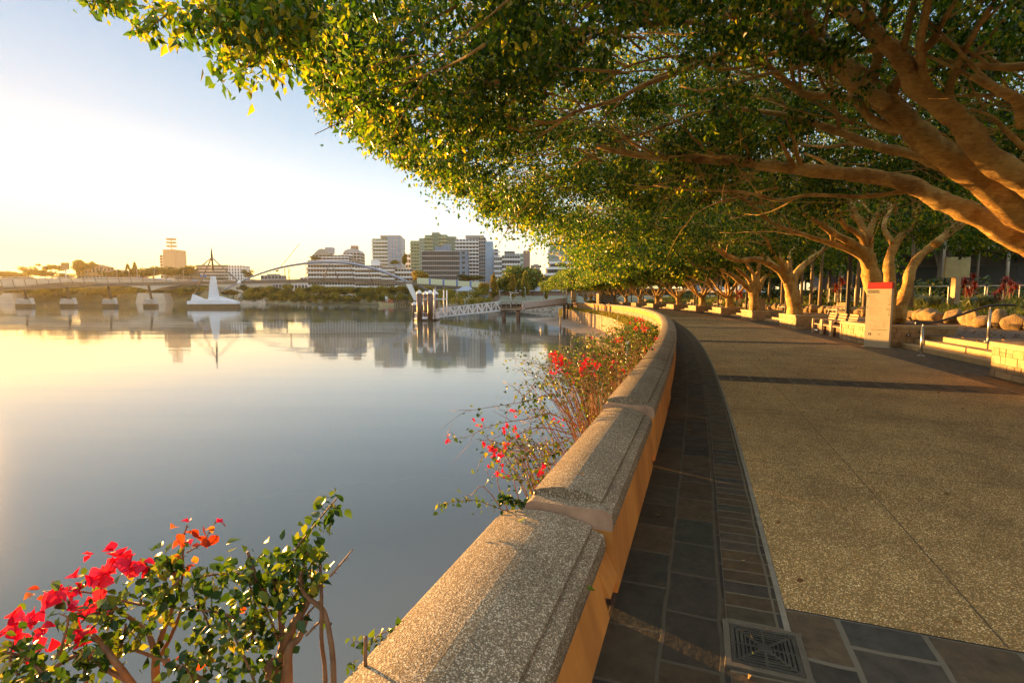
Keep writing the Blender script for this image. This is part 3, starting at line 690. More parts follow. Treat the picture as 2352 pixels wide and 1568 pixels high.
# low sprays hanging on the river side edge
ex = []
for _ in range(130):
    y = nr.uniform(-20, 470); x = np.interp(y, EDGE[:, 0], EDGE[:, 1]) + nr.uniform(-8, 120); d_ = 6.2 + max(0, y) / 480 * 7 + nr.normal() * .5
    c_ = W(x, y, d_); ex.append(c_ + nr.normal(size=(46, 3)) * np.array([.17, .2, .22]) * nr.uniform(.6, 1.3))
for _ in range(30):    # hanging tufts that break the edge
    y = nr.uniform(-10, 500); x = np.interp(y, EDGE[:, 0], EDGE[:, 1]) + nr.uniform(0, 45); d_ = 6.2 + max(0, y) / 480 * 8; ln = nr.uniform(20, 62) * 7 / d_; dx = nr.uniform(-.9, .1)
    for k in range(7): f = k / 6; c_ = W(x + dx * ln * f, y + ln * f, d_); ex.append(c_ + nr.normal(size=(int(44 * (1.1 - f)), 3)) * np.array([.13, .13, .10]) * (1.15 - .6 * f))
for _ in range(60):    # wisps beyond the edge
    y = nr.uniform(90, 420); x = np.interp(y, EDGE[:, 0], EDGE[:, 1]) - nr.uniform(5, 40); d_ = 6.2 + y / 480 * 7
    P = smooth_path([W(x + 50, y - 25, d_), W(x + 15, y - 8, d_), W(x, y + nr.uniform(2, 16), d_)], 7); ex.append(np.repeat(P, 2, 0) + nr.normal(size=(14, 3)) * .035)
C = np.vstack([C] + ex); add_crown(T, root, off, C, .092)

# ---- tree behind the sign
c5 = lambda P: [(1895 + a * .238, 516.8 + b * .238) for a, b in P]
d_ = 18.6
TB = [([(2018, 740), (2014, 690), (2006, 650), (1998, 612), (1991, 582)], 'tr', .47, .30),]
lb = lambda P, e=0., r0=.1, r1=.04, lev=2, sp=.8: (BR(P, d_, d_ + e), r0, r1, lev, sp)
T, root, off = make_fig('stout double-trunked fig tree rising right behind the information sign', 22.3,
    [lb([(2000, 625), (1975, 588), (1931, 567), (1895, 555), (1850, 540), (1790, 520)], -1, .13, .05), lb([(1998, 612), (1983, 579), (1954, 557), (1919, 538), (1880, 512), (1830, 480), (1770, 470), (1700, 455)], -1.6, .17, .04),
     lb([(1994, 590), (1997, 555), (1999, 529), (2010, 500), (2032, 440), (2040, 390)], .5, .15, .07), lb([(1992, 590), (1980, 545), (1957, 528), (1938, 515), (1905, 460), (1870, 400), (1830, 360)], -.8, .13, .06),
     lb([(2040, 735), (2044, 650), (2042, 600), (2061, 552), (2092, 517), (2112, 465), (2120, 400)], .9, .22, .06), lb([(2050, 560), (2030, 520), (2050, 470)], .9, .10, .05),
     lb([(2062, 738), (2071, 700), (2084, 660), (2090, 624), (2109, 593), (2145, 562), (2180, 536), (2211, 515), (2250, 470), (2300, 440)], 1.1, .23, .05), lb([(2148, 562), (2190, 520), (2215, 470), (2218, 420)], .8, .14, .07),
     lb([(2000, 560), (1960, 480), (1930, 420), (1860, 380)], 2.4, .12, .05)],
    [(BR([(2026, 748), (2015, 690), (2006, 650), (1998, 612), (1993, 585)], d_, d_), .37, .24), (BR([(2050, 745), (2052, 715), (2056, 690)], d_ + .2, d_ + .6), .38, .27)], None, 37, twigs=(220, 16, 28))
for i_ in range(5):
    a_ = i_ * 1.25 + .4; T2 = MB(); q = W(2040, 748, d_); 
nr = T.nr; C = crown_points(nr, 1150, 15.5, 29, -6.4, 16, lambda s_, t_: zb_n(s_, t_) - .1, 9.0, (.35, .85), 120, .55, near_keep(0))
ex = []
for _ in range(110):
    y = nr.uniform(400, 552); x = np.interp(y, EDGE[:, 0], EDGE[:, 1]) + nr.uniform(-6, 90); ex.append(W(x, y, nr.uniform(15, 22)) + nr.normal(size=(50, 3)) * np.array([.36, .4, .36]))
C = np.vstack([C] + ex); add_crown(T, root, off, C, .125)

# ---- third, fourth: traced from the photograph's limbs, then two general forms copied on down the row
c4 = lambda P: [(1435.5 + a * .2198, 574.2 + b * .2198) for a, b in P]
d_ = 29.3
T, root, off = make_fig('fig tree in the planter just beyond the timber seats, forking low into five limbs', 32.3,
    [lb(c4([(1700, 330), (1600, 200), (1400, 100), (1190, 110), (1050, 60)]), -2, .24, .08), lb(c4([(1700, 280), (1650, 110), (1620, 0), (1600, -120)]), 0, .18, .08), lb(c4([(1740, 380), (1790, 250), (1900, 130), (2030, 30), (2120, -60)]), 1, .26, .08),
     lb(c4([(1720, 250), (1725, 60), (1800, -60)]), 1, .17, .07), lb(c4([(1600, 205), (1450, 60), (1300, -60)]), -1, .15, .06), lb(c4([(1690, 260), (1640, 150), (1560, 60), (1500, -60)]), -3, .14, .06)],
    [(BR(c4([(1778, 690), (1765, 560), (1740, 450), (1705, 300), (1690, 240)]), d_, d_), .42, .30)], None, 41, twigs=(140, 26, 38))
nr = T.nr; C = crown_points(nr, 620, 25.5, 39, -6.4, 15, lambda s_, t_: zb_n(s_, t_) - .25, 8.8, (.45, 1.0), 110, .5, near_keep(0)); add_crown(T, root, off, C, .165)
d_ = 39.
T, root, off = make_fig('fig tree in the first planter after the timber seats\' planter, with several upright limbs', 42.3,
    [lb(c4([(1330, 430), (1220, 340), (1100, 250), (960, 190), (820, 190)]), -2, .24, .08), lb(c4([(1340, 420), (1290, 300), (1180, 200), (1120, 130)]), -1, .2, .07), lb(c4([(1350, 430), (1340, 250), (1270, 140)]), 0, .18, .08),
     lb(c4([(1380, 430), (1390, 250), (1400, 150), (1340, 60)]), 0, .2, .08), lb(c4([(1390, 440), (1450, 300), (1530, 210), (1600, 150)]), 1, .2, .08)],
    [(BR(c4([(1360, 650), (1350, 520), (1335, 430), (1320, 400)]), d_, d_), .38, .30)], None, 43)
nr = T.nr; C = crown_points(nr, 480, 35.5, 49, -6.4, 15, lambda s_, t_: zb_n(s_, t_) - .35, 8.6, (.55, 1.15), 100, .5, near_keep(0)); add_crown(T, root, off, C, .24)

def fig_variant(seed, sref):
    """general fig: local axes x away from the river, y along the path"""
    T = Tree(seed); tr = MB(); lean = T.nr.uniform(-.25, .1)
    f = np.array([lean, 0, 1.0]); T.limb([(0, 0, -.12), (lean * .3, 0, .5), tuple(f)], .38, .30, 8, 12, .08)
    T.limb([(.35, .3, -.1), (.2, .1, .45), tuple(f * .8)], .15, .15, 6, 8)
    nl = 7
    for i in range(nl):
        a = 2 * math.pi * (i + T.rng.uniform(-.2, .2)) / nl + .3; river = max(0, -math.cos(a)); rad = T.rng.uniform(3.4, 4.8) + 3.6 * river
        e = np.array([math.cos(a) * rad, math.sin(a) * min(rad, 4.6), T.rng.uniform(4.0, 5.0)])
        mid = f * .5 + e * .5 * np.array([.8, .8, .86]) + np.array([0, 0, .75]) + T.nr.normal(size=3) * .2
        m1 = f + (mid - f) * .45 + np.array([0, 0, -.1]) + T.nr.normal(size=3) * .12
        r0 = T.rng.uniform(.11, .19); Q, r = T.limb([tuple(f * .9), tuple(m1), tuple(mid), tuple(e)], r0, .05, 14, 8)
        T.branch(Q, list(r), 2, 6.5, .35, .6)
    me = bpy.data.meshes.new('fig_trunk'); me.from_pydata(T.mb.v, [], T.mb.f); me.polygons.foreach_set('use_smooth', [True] * len(T.mb.f)); me.materials.append(BARK)
    nr = T.nr; out = []
    for _ in range(560):
        a = nr.uniform(0, 2 * math.pi); q = math.sqrt(nr.random()); x = math.cos(a) * q; y = math.sin(a) * q
        X = x * 10.2 - 2.6; Y = y * 6.2; e = q
        lump = .35 * math.sin(Y * 1.1 + seed) + .35 * math.sin(X * .9 + seed * 2)
        zlo = 4.15 + lump * .8 - e ** 3 * .55; zhi = 8.3 - e * e * 2.4 + lump
        z = zlo + abs(nr.normal()) * .6 if nr.random() < .42 else zhi - abs(nr.normal()) * .5
        if e > .88: z = nr.uniform(zlo - .1, zhi)
        rr = nr.uniform(.5, 1.05); k = int(85 * (rr / 1.05) ** 1.3 * nr.uniform(.7, 1.2)) + 8
        P = nr.normal(size=(k, 3)); P *= (rr * np.cbrt(nr.random(k)) / (np.linalg.norm(P, axis=1) + 1e-9))[:, None]; P[:, 2] *= .8; out.append(P + (X, Y, z))
    cm = leaf_mesh('fig_crown', np.concatenate(out), .27, nr, droop=.6); cm.materials.append(FIGLEAF)
    return me, cm
VAR = [fig_variant(61, 50), fig_variant(67, 60), fig_variant(71, 60)]
for k in range(11):
    s_ = 52.3 + 10 * k; me, cm = VAR[k % 3]; p = ST(s_, 7.7, .7)
    root = thing('fig_tree', '%s fig tree in the row after the timber seats' % ordn(k + 2), 'tree', p, -th(s_), 'fig trees along the promenade')
    sx = 1 + .06 * math.sin(k * 2.1); root.scale = (sx, (1 if k % 2 else -1) * (1 + .05 * math.cos(k)), .95 + .05 * math.sin(k * 1.7))
    for nm, d_m in (('trunk', me), ('crown', cm)):
        o = bpy.data.objects.new(nm, d_m); COL.objects.link(o); o.parent = root
# ================= land beyond the river
BANKM = mat('bank_earth', (.11, .10, .04), (.055, .06, .025), .95, .08, .5, .6)
GRASSM = mat('lawn_grass', (.085, .13, .025), (.05, .085, .015), .95, .3, .4, 6)
def land(name, shore, rows, m, close=None):
    """rows: (metres inland, height)"""
    P = [np.array(p[:2], float) for p in shore]; V = []; n = len(P)
    for d_, z in rows:
        for i, p in enumerate(P):
            t = P[min(i + 1, n - 1)] - P[max(i - 1, 0)]; t /= np.linalg.norm(t); nn = np.array([-t[1], t[0]])
            q = p + nn * d_; zz = z(i, p) if callable(z) else z; V.append((q[0], q[1], zz))
    F = [(a * n + i, a * n + i + 1, (a + 1) * n + i + 1, (a + 1) * n + i) for a in range(len(rows) - 1) for i in range(n - 1)]
    o = link(name, npmesh(name, V, F, smooth=True), m); o['kind'] = 'structure'; return o
shoreR = [(60, 128), (30, 130), (15.5, 138), (13, 168), (2, 190), (-12, 203), (-31, 221), (-50, 262), (-64, 318), (-92, 338), (-122, 346), (-170, 392), (-240, 480)]
shoreR = [tuple(p) for p in smooth_path([(a, b, 0) for a, b in shoreR], 60)[:, :2]]
land('river_bank', shoreR[::-1], [(0, WZ - .5), (5, -2.6), (12, -1.4), (26, -.5), (60, .4), (160, 1.), (500, 4.), (1200, 8.)], BANKM)
shoreL = [tuple(p) for p in smooth_path([(-240, 480, 0), (-300, 560, 0), (-406, 640, 0), (-520, 655, 0), (-700, 660, 0), (-1000, 640, 0)], 50)[:, :2]]
def hz_(k, base):
    return lambda i, p: base * (.85 + .12 * math.sin(p[0] * .021) + .1 * math.sin(p[0] * .053 + 1)) * min(1., .35 + max(0, -p[0] - 240) / 170) - (.5 if base < 0 else 0)
land('hill', shoreL[::-1], [(0, WZ - .5), (8, -1.5), (22, hz_(0, 10)), (48, hz_(0, 21)), (110, hz_(0, 32)), (320, hz_(0, 34)), (900, 18.), (2400, 10.)], BANKM)
strip('lawn', 8.0, 60, .38, .5, 118, 150, GRASSM, 2., 3)

# ================= trees of the far banks: trunk with limbs, crown of many leaf clumps
OLIVE = leafmat('mangrove_leaves', [(0, (.06, .08, .010)), (.5, (.14, .15, .016)), (.8, (.26, .22, .02)), (1, (.34, .26, .03))], .35, .6, 1.5, .25)
DARKG = leafmat('dark_leaves', [(0, (.012, .025, .006)), (.5, (.03, .055, .010)), (.85, (.07, .09, .015)), (1, (.13, .12, .02))], .35, .6, 1.4, .25)
YELLG = leafmat('yellowing_leaves', [(0, (.08, .08, .010)), (.5, (.20, .15, .015)), (.85, (.32, .22, .02)), (1, (.38, .25, .03))], .4, .6, 1.5, .3)
TRUNKM = mat('far_bark', (.22, .16, .10), rough=.9, scale=2)
def tree_meshes(seed, form, nl, L, m):
    """unit tree, height 1, crown radius about .5"""
    rng = random.Random(seed); nr = np.random.default_rng(seed); mb = MB(); out = []
    if form == 'round': lob = [(nr.uniform(-.28, .28), nr.uniform(-.28, .28), nr.uniform(.42, .80), nr.uniform(.14, .25)) for _ in range(13)]
    elif form == 'tall': lob = [(nr.normal() * .07, nr.normal() * .07, .2 + .7 * i / 11, .17 * (1.15 - abs(i / 11 - .4))) for i in range(12)]
    elif form == 'flat': lob = [(nr.uniform(-.42, .42), nr.uniform(-.42, .42), nr.uniform(.60, .9), nr.uniform(.09, .18)) for _ in range(14)]
    elif form == 'bush': lob = [(nr.uniform(-.6, .6), nr.uniform(-.4, .4), nr.uniform(.25, .7), nr.uniform(.2, .36)) for _ in range(16)]
    elif form == 'pine': lob = [((.36 - .34 * i / 13) * math.cos(a), (.36 - .34 * i / 13) * math.sin(a), .25 + .72 * i / 13, .06) for i in range(13) for a in nr.uniform(0, 6.28, 5)]
    for (x, y, z, r) in lob:
        k = int(nl * r * r / sum(q[3] ** 2 for q in lob)) + 4; P = nr.normal(size=(k, 3)); P /= np.linalg.norm(P, axis=1)[:, None]
        out.append(P * (r * nr.uniform(.55, 1.08, (k, 1)) * np.array([1.1, 1.1, .72])) + (x, y, z))
    V, F, h = leaf_arrays(np.concatenate(out), L, nr, droop=.2, wid=.42, fold=.16); cm = npmesh('crown_' + form, V, F, attr=h); cm.materials.append(m)
    mb.tube([(0, 0, -.04), (.01, 0, .2), (0, .01, .45), (0, 0, .75)], [.03, .022, .016, .006], 7)
    for _ in range(6):
        q = rng.choice(lob); mb.tube([(0, 0, rng.uniform(.2, .42)), (q[0] * .5, q[1] * .5, q[2] * .72), (q[0], q[1], q[2])], [.014, .009, .003], 5)
    tm = bpy.data.meshes.new('trunk_' + form); tm.from_pydata(mb.v, [], mb.f); tm.materials.append(TRUNKM); return tm, cm
TM = {}
def far_tree(px, py, d, hpx, wpx, form, m, label, group=None, name=None, z=None, nl=2200, L=.05, cat='tree', loc=None):
    """px, py: foot in the survey picture; hpx, wpx: apparent height and width there"""
    vs = hash((form, m.name)) ; key = (form, m.name, (int(px) + int(d)) % 3)
    if key not in TM: TM[key] = tree_meshes(len(TM) + 5, form, nl, L, m)
    p = W(px, py, d) if loc is None else np.array(loc); s = d / FPX
    if z is not None: p[2] = z
    o = thing(name or ('pine_tree' if form == 'pine' else 'mangrove_bush' if form == 'bush' else 'tree'), label, cat, p, random.Random(px).uniform(0, 6.28), group)
    H = hpx * s; WW = wpx * s; o.scale = (WW, WW, H)
    if form == 'bush': o.scale = (WW * .62, WW * .62, H); o.rotation_euler.z = random.Random(px).uniform(-.3, .3)
    for nm, me in zip(('trunk', 'crown'), TM[key]): c = bpy.data.objects.new(nm, me); COL.objects.link(c); c.parent = o
    return o

# ================= buildings
GLASSD = N('window_glass'); GLASSD.b.inputs['Base Color'].default_value = (.035, .05, .06, 1); GLASSD.b.inputs['Roughness'].default_value = .35; GLASSD.b.inputs['Specular IOR Level'].default_value = .5; GLASSD = GLASSD.m
def wallm(name, c): return mat('wall_' + name, c, tuple(x * .85 for x in c), .85, .05)
WHITE, CREAM, GREY, BLUEG, BROWN, PALEG = wallm('white', (.80, .80, .80)), wallm('cream', (.60, .54, .45)), wallm('grey', (.40, .41, .43)), wallm('blue_grey', (.20, .27, .36)), wallm('brown', (.36, .25, .20)), wallm('pale_green', (.40, .44, .28))
GREENG = N('green_glass'); GREENG.b.inputs['Base Color'].default_value = (.12, .22, .15, 1); GREENG.b.inputs['Roughness'].default_value = .2; GREENG.b.inputs['Specular IOR Level'].default_value = .8; GREENG = GREENG.m
ROOFM = mat('roof_plant', (.30, .28, .25)); REDROOF = mat('roof_tiles', (.28, .16, .10))
def block(p, x0, x1, y0, y1, z0, z1, floors, wm, name='wall', bays=8, glass=GLASSD, balc=0., bm=None, band=.62, bx=(0, 1), side=True, pier=.25):
    """one volume in the building's own frame: walls, per-floor window rows, balconies. Front is -y."""
    w_, h_ = x1 - x0, z1 - z0; MB().box(((x0 + x1) / 2, (y0 + y1) / 2, (z0 + z1) / 2), (w_, y1 - y0, h_)).build(name, wm, p)
    fh = h_ / floors
    for i in range(floors):
        zc = z0 + fh * (i + .55); mb = MB(); bw = w_ / bays
        for j in range(bays): mb.box((x0 + bw * (j + .5), y0 - .02, zc), (bw * (1 - pier), .3, fh * band))
        if side:
            nb = max(2, int((y1 - y0) / bw))
            for sx in (x0, x1):
                for j in range(nb): mb.box((sx, y0 + (y1 - y0) * (j + .5) / nb, zc), (.3, (y1 - y0) / nb * (1 - pier), fh * band))
        mb.build('window_glazing', glass, p)
        if balc:
            q0, q1 = x0 + w_ * bx[0], x0 + w_ * bx[1]
            mb = MB().box(((q0 + q1) / 2, y0 - balc / 2 - .16, z0 + fh * i + .1), (q1 - q0 + .6, balc, .28)); mb.box(((q0 + q1) / 2, y0 - balc - .1, z0 + fh * i + fh * .22), (q1 - q0 + .6, .12, fh * .26))
            mb.build('balcony', bm or WHITE, p)
def bldg(px0, px1, ytop, ybase, d, label, name='apartment_building', yaw=0.):
    a, b = W(px0, ybase, d), W(px1, ybase, d); w_ = b[0] - a[0]; t = W(px0, ytop, d)
    o = thing(name, label, 'building', ((a[0] + b[0]) / 2, d, 0), yaw); o['h'] = 0; del o['h']
    return o, w_, t[2]
# curved terrace apartments behind the arch
b, w_, H = bldg(708, 816, 598, 660, 430, 'wide terraced apartment block with white floor slabs, behind the arch crown')
block(b, -w_ / 2, w_ / 2, 0, 18, 0, H, 9, CREAM, 'wall', 16, balc=1.6, band=.66)
block(b, -w_ * .44, w_ * .35, 3, 15, H, H + 4.6, 2, CREAM, 'upper_wall', 10, balc=1.2)
mb = MB(); n = 14; xs = np.linspace(-w_ * .40, -w_ * .02, n); P = [(x, 2, H + 4.6 + 5.2 * math.sin(math.pi * i / (n - 1))) for i, x in enumerate(xs)]
mb.extr(P, (0, 0, 0), (0, 13, 0)); mb.build('vaulted_roof', mat('vault', (.42, .40, .34)), b)
MB().box((-w_ * .07, 6, H + 8.5), (w_ * .16, 6, 5)).build('plant_room', GREY, b)
b, w_, H = bldg(790, 829, 580, 660, 446, 'slim pale tower with curved top, beside the terraced apartment block')
block(b, -w_ / 2, w_ / 2, 0, 14, 0, H, 15, CREAM, 'wall', 5, balc=1.2, bx=(-.15, .55)); mb = MB(); P = [(w_ / 2 * math.cos(a), 1, H + 3.4 * math.sin(a)) for a in np.linspace(0, math.pi, 10)]; mb.extr(P, (0, 0, 0), (0, 11, 0)); mb.build('roof', GREY, b)
MB().box((1, 6, H + 4.5), (5.5, 5, 3.5)).build('plant_room', BROWN, b)
b, w_, H = bldg(857, 922, 548, 640, 520, 'blue and grey tower with stacked balconies, alone above the low blocks')
block(b, -w_ / 2, w_ * .04, 0, 22, 0, H, 17, GREY, 'wall', 5, glass=GREENG, balc=2.0, bx=(-.02, 1), band=.8); block(b, w_ * .04, w_ / 2, -1.5, 22, 0, H + 1.8, 17, mat('lilac_wall', (.42, .42, .46)), 'side_wall', 4, glass=mat('blue_glass', (.22, .42, .62), rough=.15), pier=.55)
MB().box((w_ * .1, 10, H + 2.3), (w_ * .7, 12, 2.6)).build('roof', ROOFM, b)
b, w_, H = bldg(817, 947, 609, 672, 400, 'long mid-rise apartment block with curved white balcony bands')
block(b, -w_ / 2, -w_ * .02, 0, 16, -1, H, 8, CREAM, 'wall', 10, balc=1.6); block(b, -w_ * .02, w_ * .2, -2, 16, -1, H - 1.2, 8, CREAM, 'middle_wall', 6, balc=1.2); block(b, w_ * .2, w_ / 2, 1, 16, -1, H - 2.6, 7, CREAM, 'end_wall', 6, balc=2.2)
MB().box((-w_ * .18, 7, H + 2), (w_ * .12, 8, 4)).build('plant_room', WHITE, b)
b, w_, H = bldg(926, 944, 583, 640, 560, 'small pale tower peeping up between the blue tower and the green tower')
block(b, -w_ / 2, w_ / 2, 0, 8, 0, H, 9, WHITE, 'wall', 3)
b, w_, H = bldg(944, 1048, 545, 645, 500, 'broad green glass tower with dark piers and rooftop trees')
for i, (a, c, up) in enumerate(((-.5, -.30, -3.2), (-.30, -.18, -1.), (-.18, -.02, 2.2), (-.02, .14, 4.4), (.14, .30, 2.6), (.30, .5, .6))):
    block(b, w_ * a, w_ * c, (-1.2 if i % 2 else .6), 24, 0, H + up, 18, (PALEG, GREY, PALEG, mat('dark_wall', (.13, .15, .14)), PALEG, mat('dark_wall', (.13, .15, .14)))[i], 'wall_bay', 3, glass=GREENG, balc=1.7 if i in (0, 2, 4) else 0, bm=PALEG, band=.78)
b, w_, H = bldg(970, 1074, 577, 652, 395, 'grey slab hotel with a fine white window grid and blue-grey end wall')
block(b, -w_ / 2, w_ * .33, 0, 16, 0, H, 10, mat('grid_wall', (.30, .31, .31)), 'wall', 18, band=.75, pier=.12)
for i in range(11): MB().box((-w_ * .085, -.3, H * i / 10), (w_ * .83, .5, .22)).build('floor_slab', WHITE, b)
block(b, w_ * .33, w_ / 2, -1, 15, 0, H + .4, 10, BLUEG, 'end_wall', 1, band=.5, pier=.6); MB().box((-w_ * .08, 2, H + 1.6), (w_ * .27, 1, 4.2)).build('parapet_screen', BLUEG, b); MB().box((w_ * .02, 9, H + 3), (w_ * .16, 5, 6)).build('plant_room', BLUEG, b)
b, w_, H = bldg(1048, 1132, 545, 655, 430, 'tall white tower with long wraparound balconies, above the trees')
block(b, -w_ / 2, w_ * .12, 0, 20, 0, H - 1.5, 17, WHITE, 'wall', 7, balc=2.4, band=.7); block(b, w_ * .12, w_ * .30, 1, 20, 0, H, 18, GREY, 'core_wall', 3); block(b, w_ * .30, w_ * .5, -1, 20, 0, H - 3.5, 16, mat('lilac_wall', (.42, .42, .46)), 'side_wall', 4, glass=mat('blue_glass', (.22, .42, .62), rough=.15), band=.85)
MB().box((0, 10, H + .8), (w_ * .5, 12, 2.4)).build('roof', ROOFM, b)
b, w_, H = bldg(1126, 1144, 572, 655, 440, 'narrow white stair tower at the end of the white balcony tower'); block(b, -w_ / 2, w_ / 2, 0, 14, 0, H, 14, WHITE, 'wall', 2, balc=1.2, bx=(.5, 1.3))
b, w_, H = bldg(1135, 1194, 590, 660, 410, 'grey office block with a ribbon of upper windows, behind the big green tree')
block(b, -w_ / 2, -w_ * .2, -2, 16, 0, H, 9, WHITE, 'wall', 4); block(b, -w_ * .2, w_ / 2, 0, 16, 0, H + 1.2, 9, GREY, 'main_wall', 7, balc=1.2); block(b, -w_ * .1, w_ * .3, 6, 16, H, H + 5, 2, GREY, 'upper_wall', 6)
b, w_, H = bldg(1176, 1217, 578, 660, 450, 'brown windowless-ended block, last of the towers before open sky')
block(b, -w_ / 2, w_ * .15, 0, 16, 0, H - 1.5, 10, WHITE, 'wall', 3, glass=GREENG); MB().box((w_ * .32, 8, (H + .8) / 2), (w_ * .36, 18, H + .8)).build('end_wall', BROWN, b)
for (a, c, yt, d_, lab) in ((1219, 1243, 609, 700, 'faint grey distant block low on the skyline'), (1195, 1212, 600, 640, 'small distant block behind the brown building'),
                            (600, 648, 632, 560, 'low pale block with a pitched roof behind the arch foot'), (690, 742, 637, 560, 'low white block below the arch, beside the crane'), (668, 716, 652, 470, 'cream terrace houses between the bridge decks')):
    b, w_, H = bldg(a, c, yt, 662, d_, lab, 'distant_building'); block(b, -w_ / 2, w_ / 2, 0, 12, -3, H, max(2, int(H / 4)), WHITE if a in (690, 668) else GREY, 'wall', 6)
    MB().box((0, 6, H + .8), (w_ * .5, 8, 1.6)).build('roof', ROOFM, b)
# white restaurant building with curved tiers and sail roofs
b, w_, H = bldg(1233, 1335, 610, 665, 250, 'white curved building with stacked round terraces and sail roofs', 'terraced_building'); 
s_ = 250 / FPX
for i, (x0, y) in enumerate(((1250, 600), (1243, 613), (1239, 627), (1234, 642), (1234, 655))):
    X = (x0 - 1284) * s_; z = W(1284, y, 250)[2]; pr = []
    for k in range(18): a = math.pi / 2 + math.pi * k / 17; pr.append((X + 7 + 7 * math.cos(a), 8 + 8 * math.sin(a)))
    pr += [(14, 0), (14, 16)]
    MB().prism(pr, z - 1.1, z).build('terrace_slab', WHITE, b); MB().prism([(q[0] * .93 + .6, q[1] * .86 + 1.1) for q in pr], z - 3.1, z - 1.1).build('glazed_storey', GLASSD, b)
block(b, 4, 20, 3, 18, 0, W(0, 588, 250)[2], 6, CREAM, 'wall', 6)
SAIL = mat('sail_roof', (.72, .70, .66), rough=.6)
for x0, x1, y in ((1256, 1300, 583), (1285, 1335, 574)):
    n = 12; P = [((x0 + (x1 - x0) * i / n - 1284) * s_, 1, W(0, y, 250)[2] + 1.5 * math.sin(math.pi * i / n * 1.5) * (1 - .3 * i / n)) for i in range(n + 1)]
    P += [(q[0], q[1], q[2] - .25) for q in P[::-1]]; MB().extr(P, (0, 0, 0), (0, 11, 0)).build('sail_roof', SAIL, b)
b, w_, H = bldg(1264, 1362, 554, 660, 330, 'grey office building with louvred upper floors behind the white terraces', 'office_building')
block(b, -w_ / 2, -w_ * .1, 0, 20, 0, H - 3, 12, GREY, 'wall', 4, glass=GREENG); block(b, -w_ * .1, w_ * .5, -1, 20, 0, H, 12, mat('lilac_wall', (.42, .42, .46)), 'main_wall', 10, band=.7); MB().box((-w_ * .32, 8, H - 1), (w_ * .42, 16, .6)).build('roof', ROOFM, b)
# left of the pylon
b, w_, H = bldg(366, 408, 573, 640, 900, 'square concrete tower block with a communication dish on its roof', 'tower_block')
block(b, -w_ / 2, -w_ * .18, 4, 26, 20, H - 9, 11, CREAM, 'wall', 2, side=False); MB().box((w_ * .15, 13, (H + 20) / 2), (w_ * .68, 30, H - 20)).build('blank_wall', mat('tower_wall', (.34, .30, .24)), b)
mb = MB(); mb.tube([(0, 13, H), (0, 13, H + 20)], .8, 6); [mb.box((0, 13, H + k), (15, 6, 3.2)) for k in (7, 13, 19)]; mb.build('antenna', ROOFM, b)
b, w_, H = bldg(452, 560, 608, 650, 760, 'long seven-storey block behind the pylon mast', 'apartment_building')
block(b, -w_ / 2, w_ * .2, 0, 20, 18, H, 7, CREAM, 'wall', 12, band=.5, pier=.05); block(b, w_ * .2, w_ / 2, -2, 20, 18, H - 1, 7, WHITE, 'end_wall', 5, pier=.6); block(b, -w_ * .05, w_ * .46, -14, -3, 12, H - 26, 4, WHITE, 'lower_wall', 9)
HOUSE = wallm('house', (.30, .25, .17))
for (a, c, yt, lab) in ((178, 238, 608, 'large hipped-roof house on the hill left of the tower block'), (236, 290, 620, 'long low building on the hilltop beside the hipped-roof house'), (402, 440, 617, 'dark gabled building between the tower block and the long block'), (300, 322, 634, 'small white house under the hilltop trees')):
    b, w_, H = bldg(a, c, yt, 640, 720, lab, 'hill_house'); block(b, -w_ / 2, w_ / 2, 0, 20, 12, H - 3, 3, HOUSE, 'wall', 7, pier=.5)
    MB().add([(-w_ / 2 - 1, -1, H - 3), (w_ / 2 + 1, -1, H - 3), (w_ / 2 + 1, 21, H - 3), (-w_ / 2 - 1, 21, H - 3), (-w_ * .25, 10, H + 1), (w_ * .25, 10, H + 1)], [(0, 1, 5, 4), (1, 2, 5), (2, 3, 4, 5), (3, 0, 4), (3, 2, 1, 0)]).build('roof', REDROOF, b)
sg = thing('billboard', 'dark rectangular billboard on a single post above the far bridge', 'billboard', W(152, 640, 640)); s_ = 640 / FPX
MB().tube([(0, 0, -6), (0, 0, 12)], .8, 8).build('post', GREY, sg); MB().box((0, 0, 16), (17 * s_, 1.5, 14 * s_)).build('panel', mat('board', (.16, .13, .08)), sg); MB().box((0, 0, 16 - 7.6 * s_), (17 * s_, 2.4, .5)).build('catwalk', GREY, sg)

# far hill trees
hl = [(25, 636, 14, 34, 'flat'), (66, 636, 30, 34, 'round'), (92, 636, 24, 26, 'round'), (120, 636, 32, 44, 'flat'), (105, 636, 18, 36, 'flat'), (178, 636, 42, 30, 'round'), (205, 636, 40, 44, 'flat'), (10, 640, 20, 50, 'flat'),
      (45, 642, 20, 50, 'flat'), (250, 640, 20, 30, 'flat'), (330, 640, 30, 50, 'flat'), (352, 640, 32, 40, 'round'), (385, 641, 32, 44, 'round'), (415, 640, 30, 28, 'round'), (440, 640, 40, 26, 'flat'), (570, 640, 26, 24, 'round'), (150, 641, 18, 40, 'flat'), (280, 641, 24, 30, 'flat')]
for i, (x, y, h, w_, f) in enumerate(hl):
    f = 'round' if i % 3 else f; far_tree(x, y + 5, 690, h + 3, w_ * 1.15, f, DARKG, 'dark %s tree on the far hill crest, %s from the sun side' % ('spreading' if f == 'flat' else 'bushy', ordn(i)), 'trees on the far hill crest', name='hill_tree')
for i, (x, h) in enumerate(((295, 36), (311, 40), (185, 44))): far_tree(x, 641, 680, h, 22, 'pine', DARKG, ['slender conical pine next to the taller pine on the hill', 'tall conical pine on the hill left of the tower block', 'conical pine at the hipped-roof house'][i], 'conical pines on the hill')
rng = random.Random(9)
slope = []
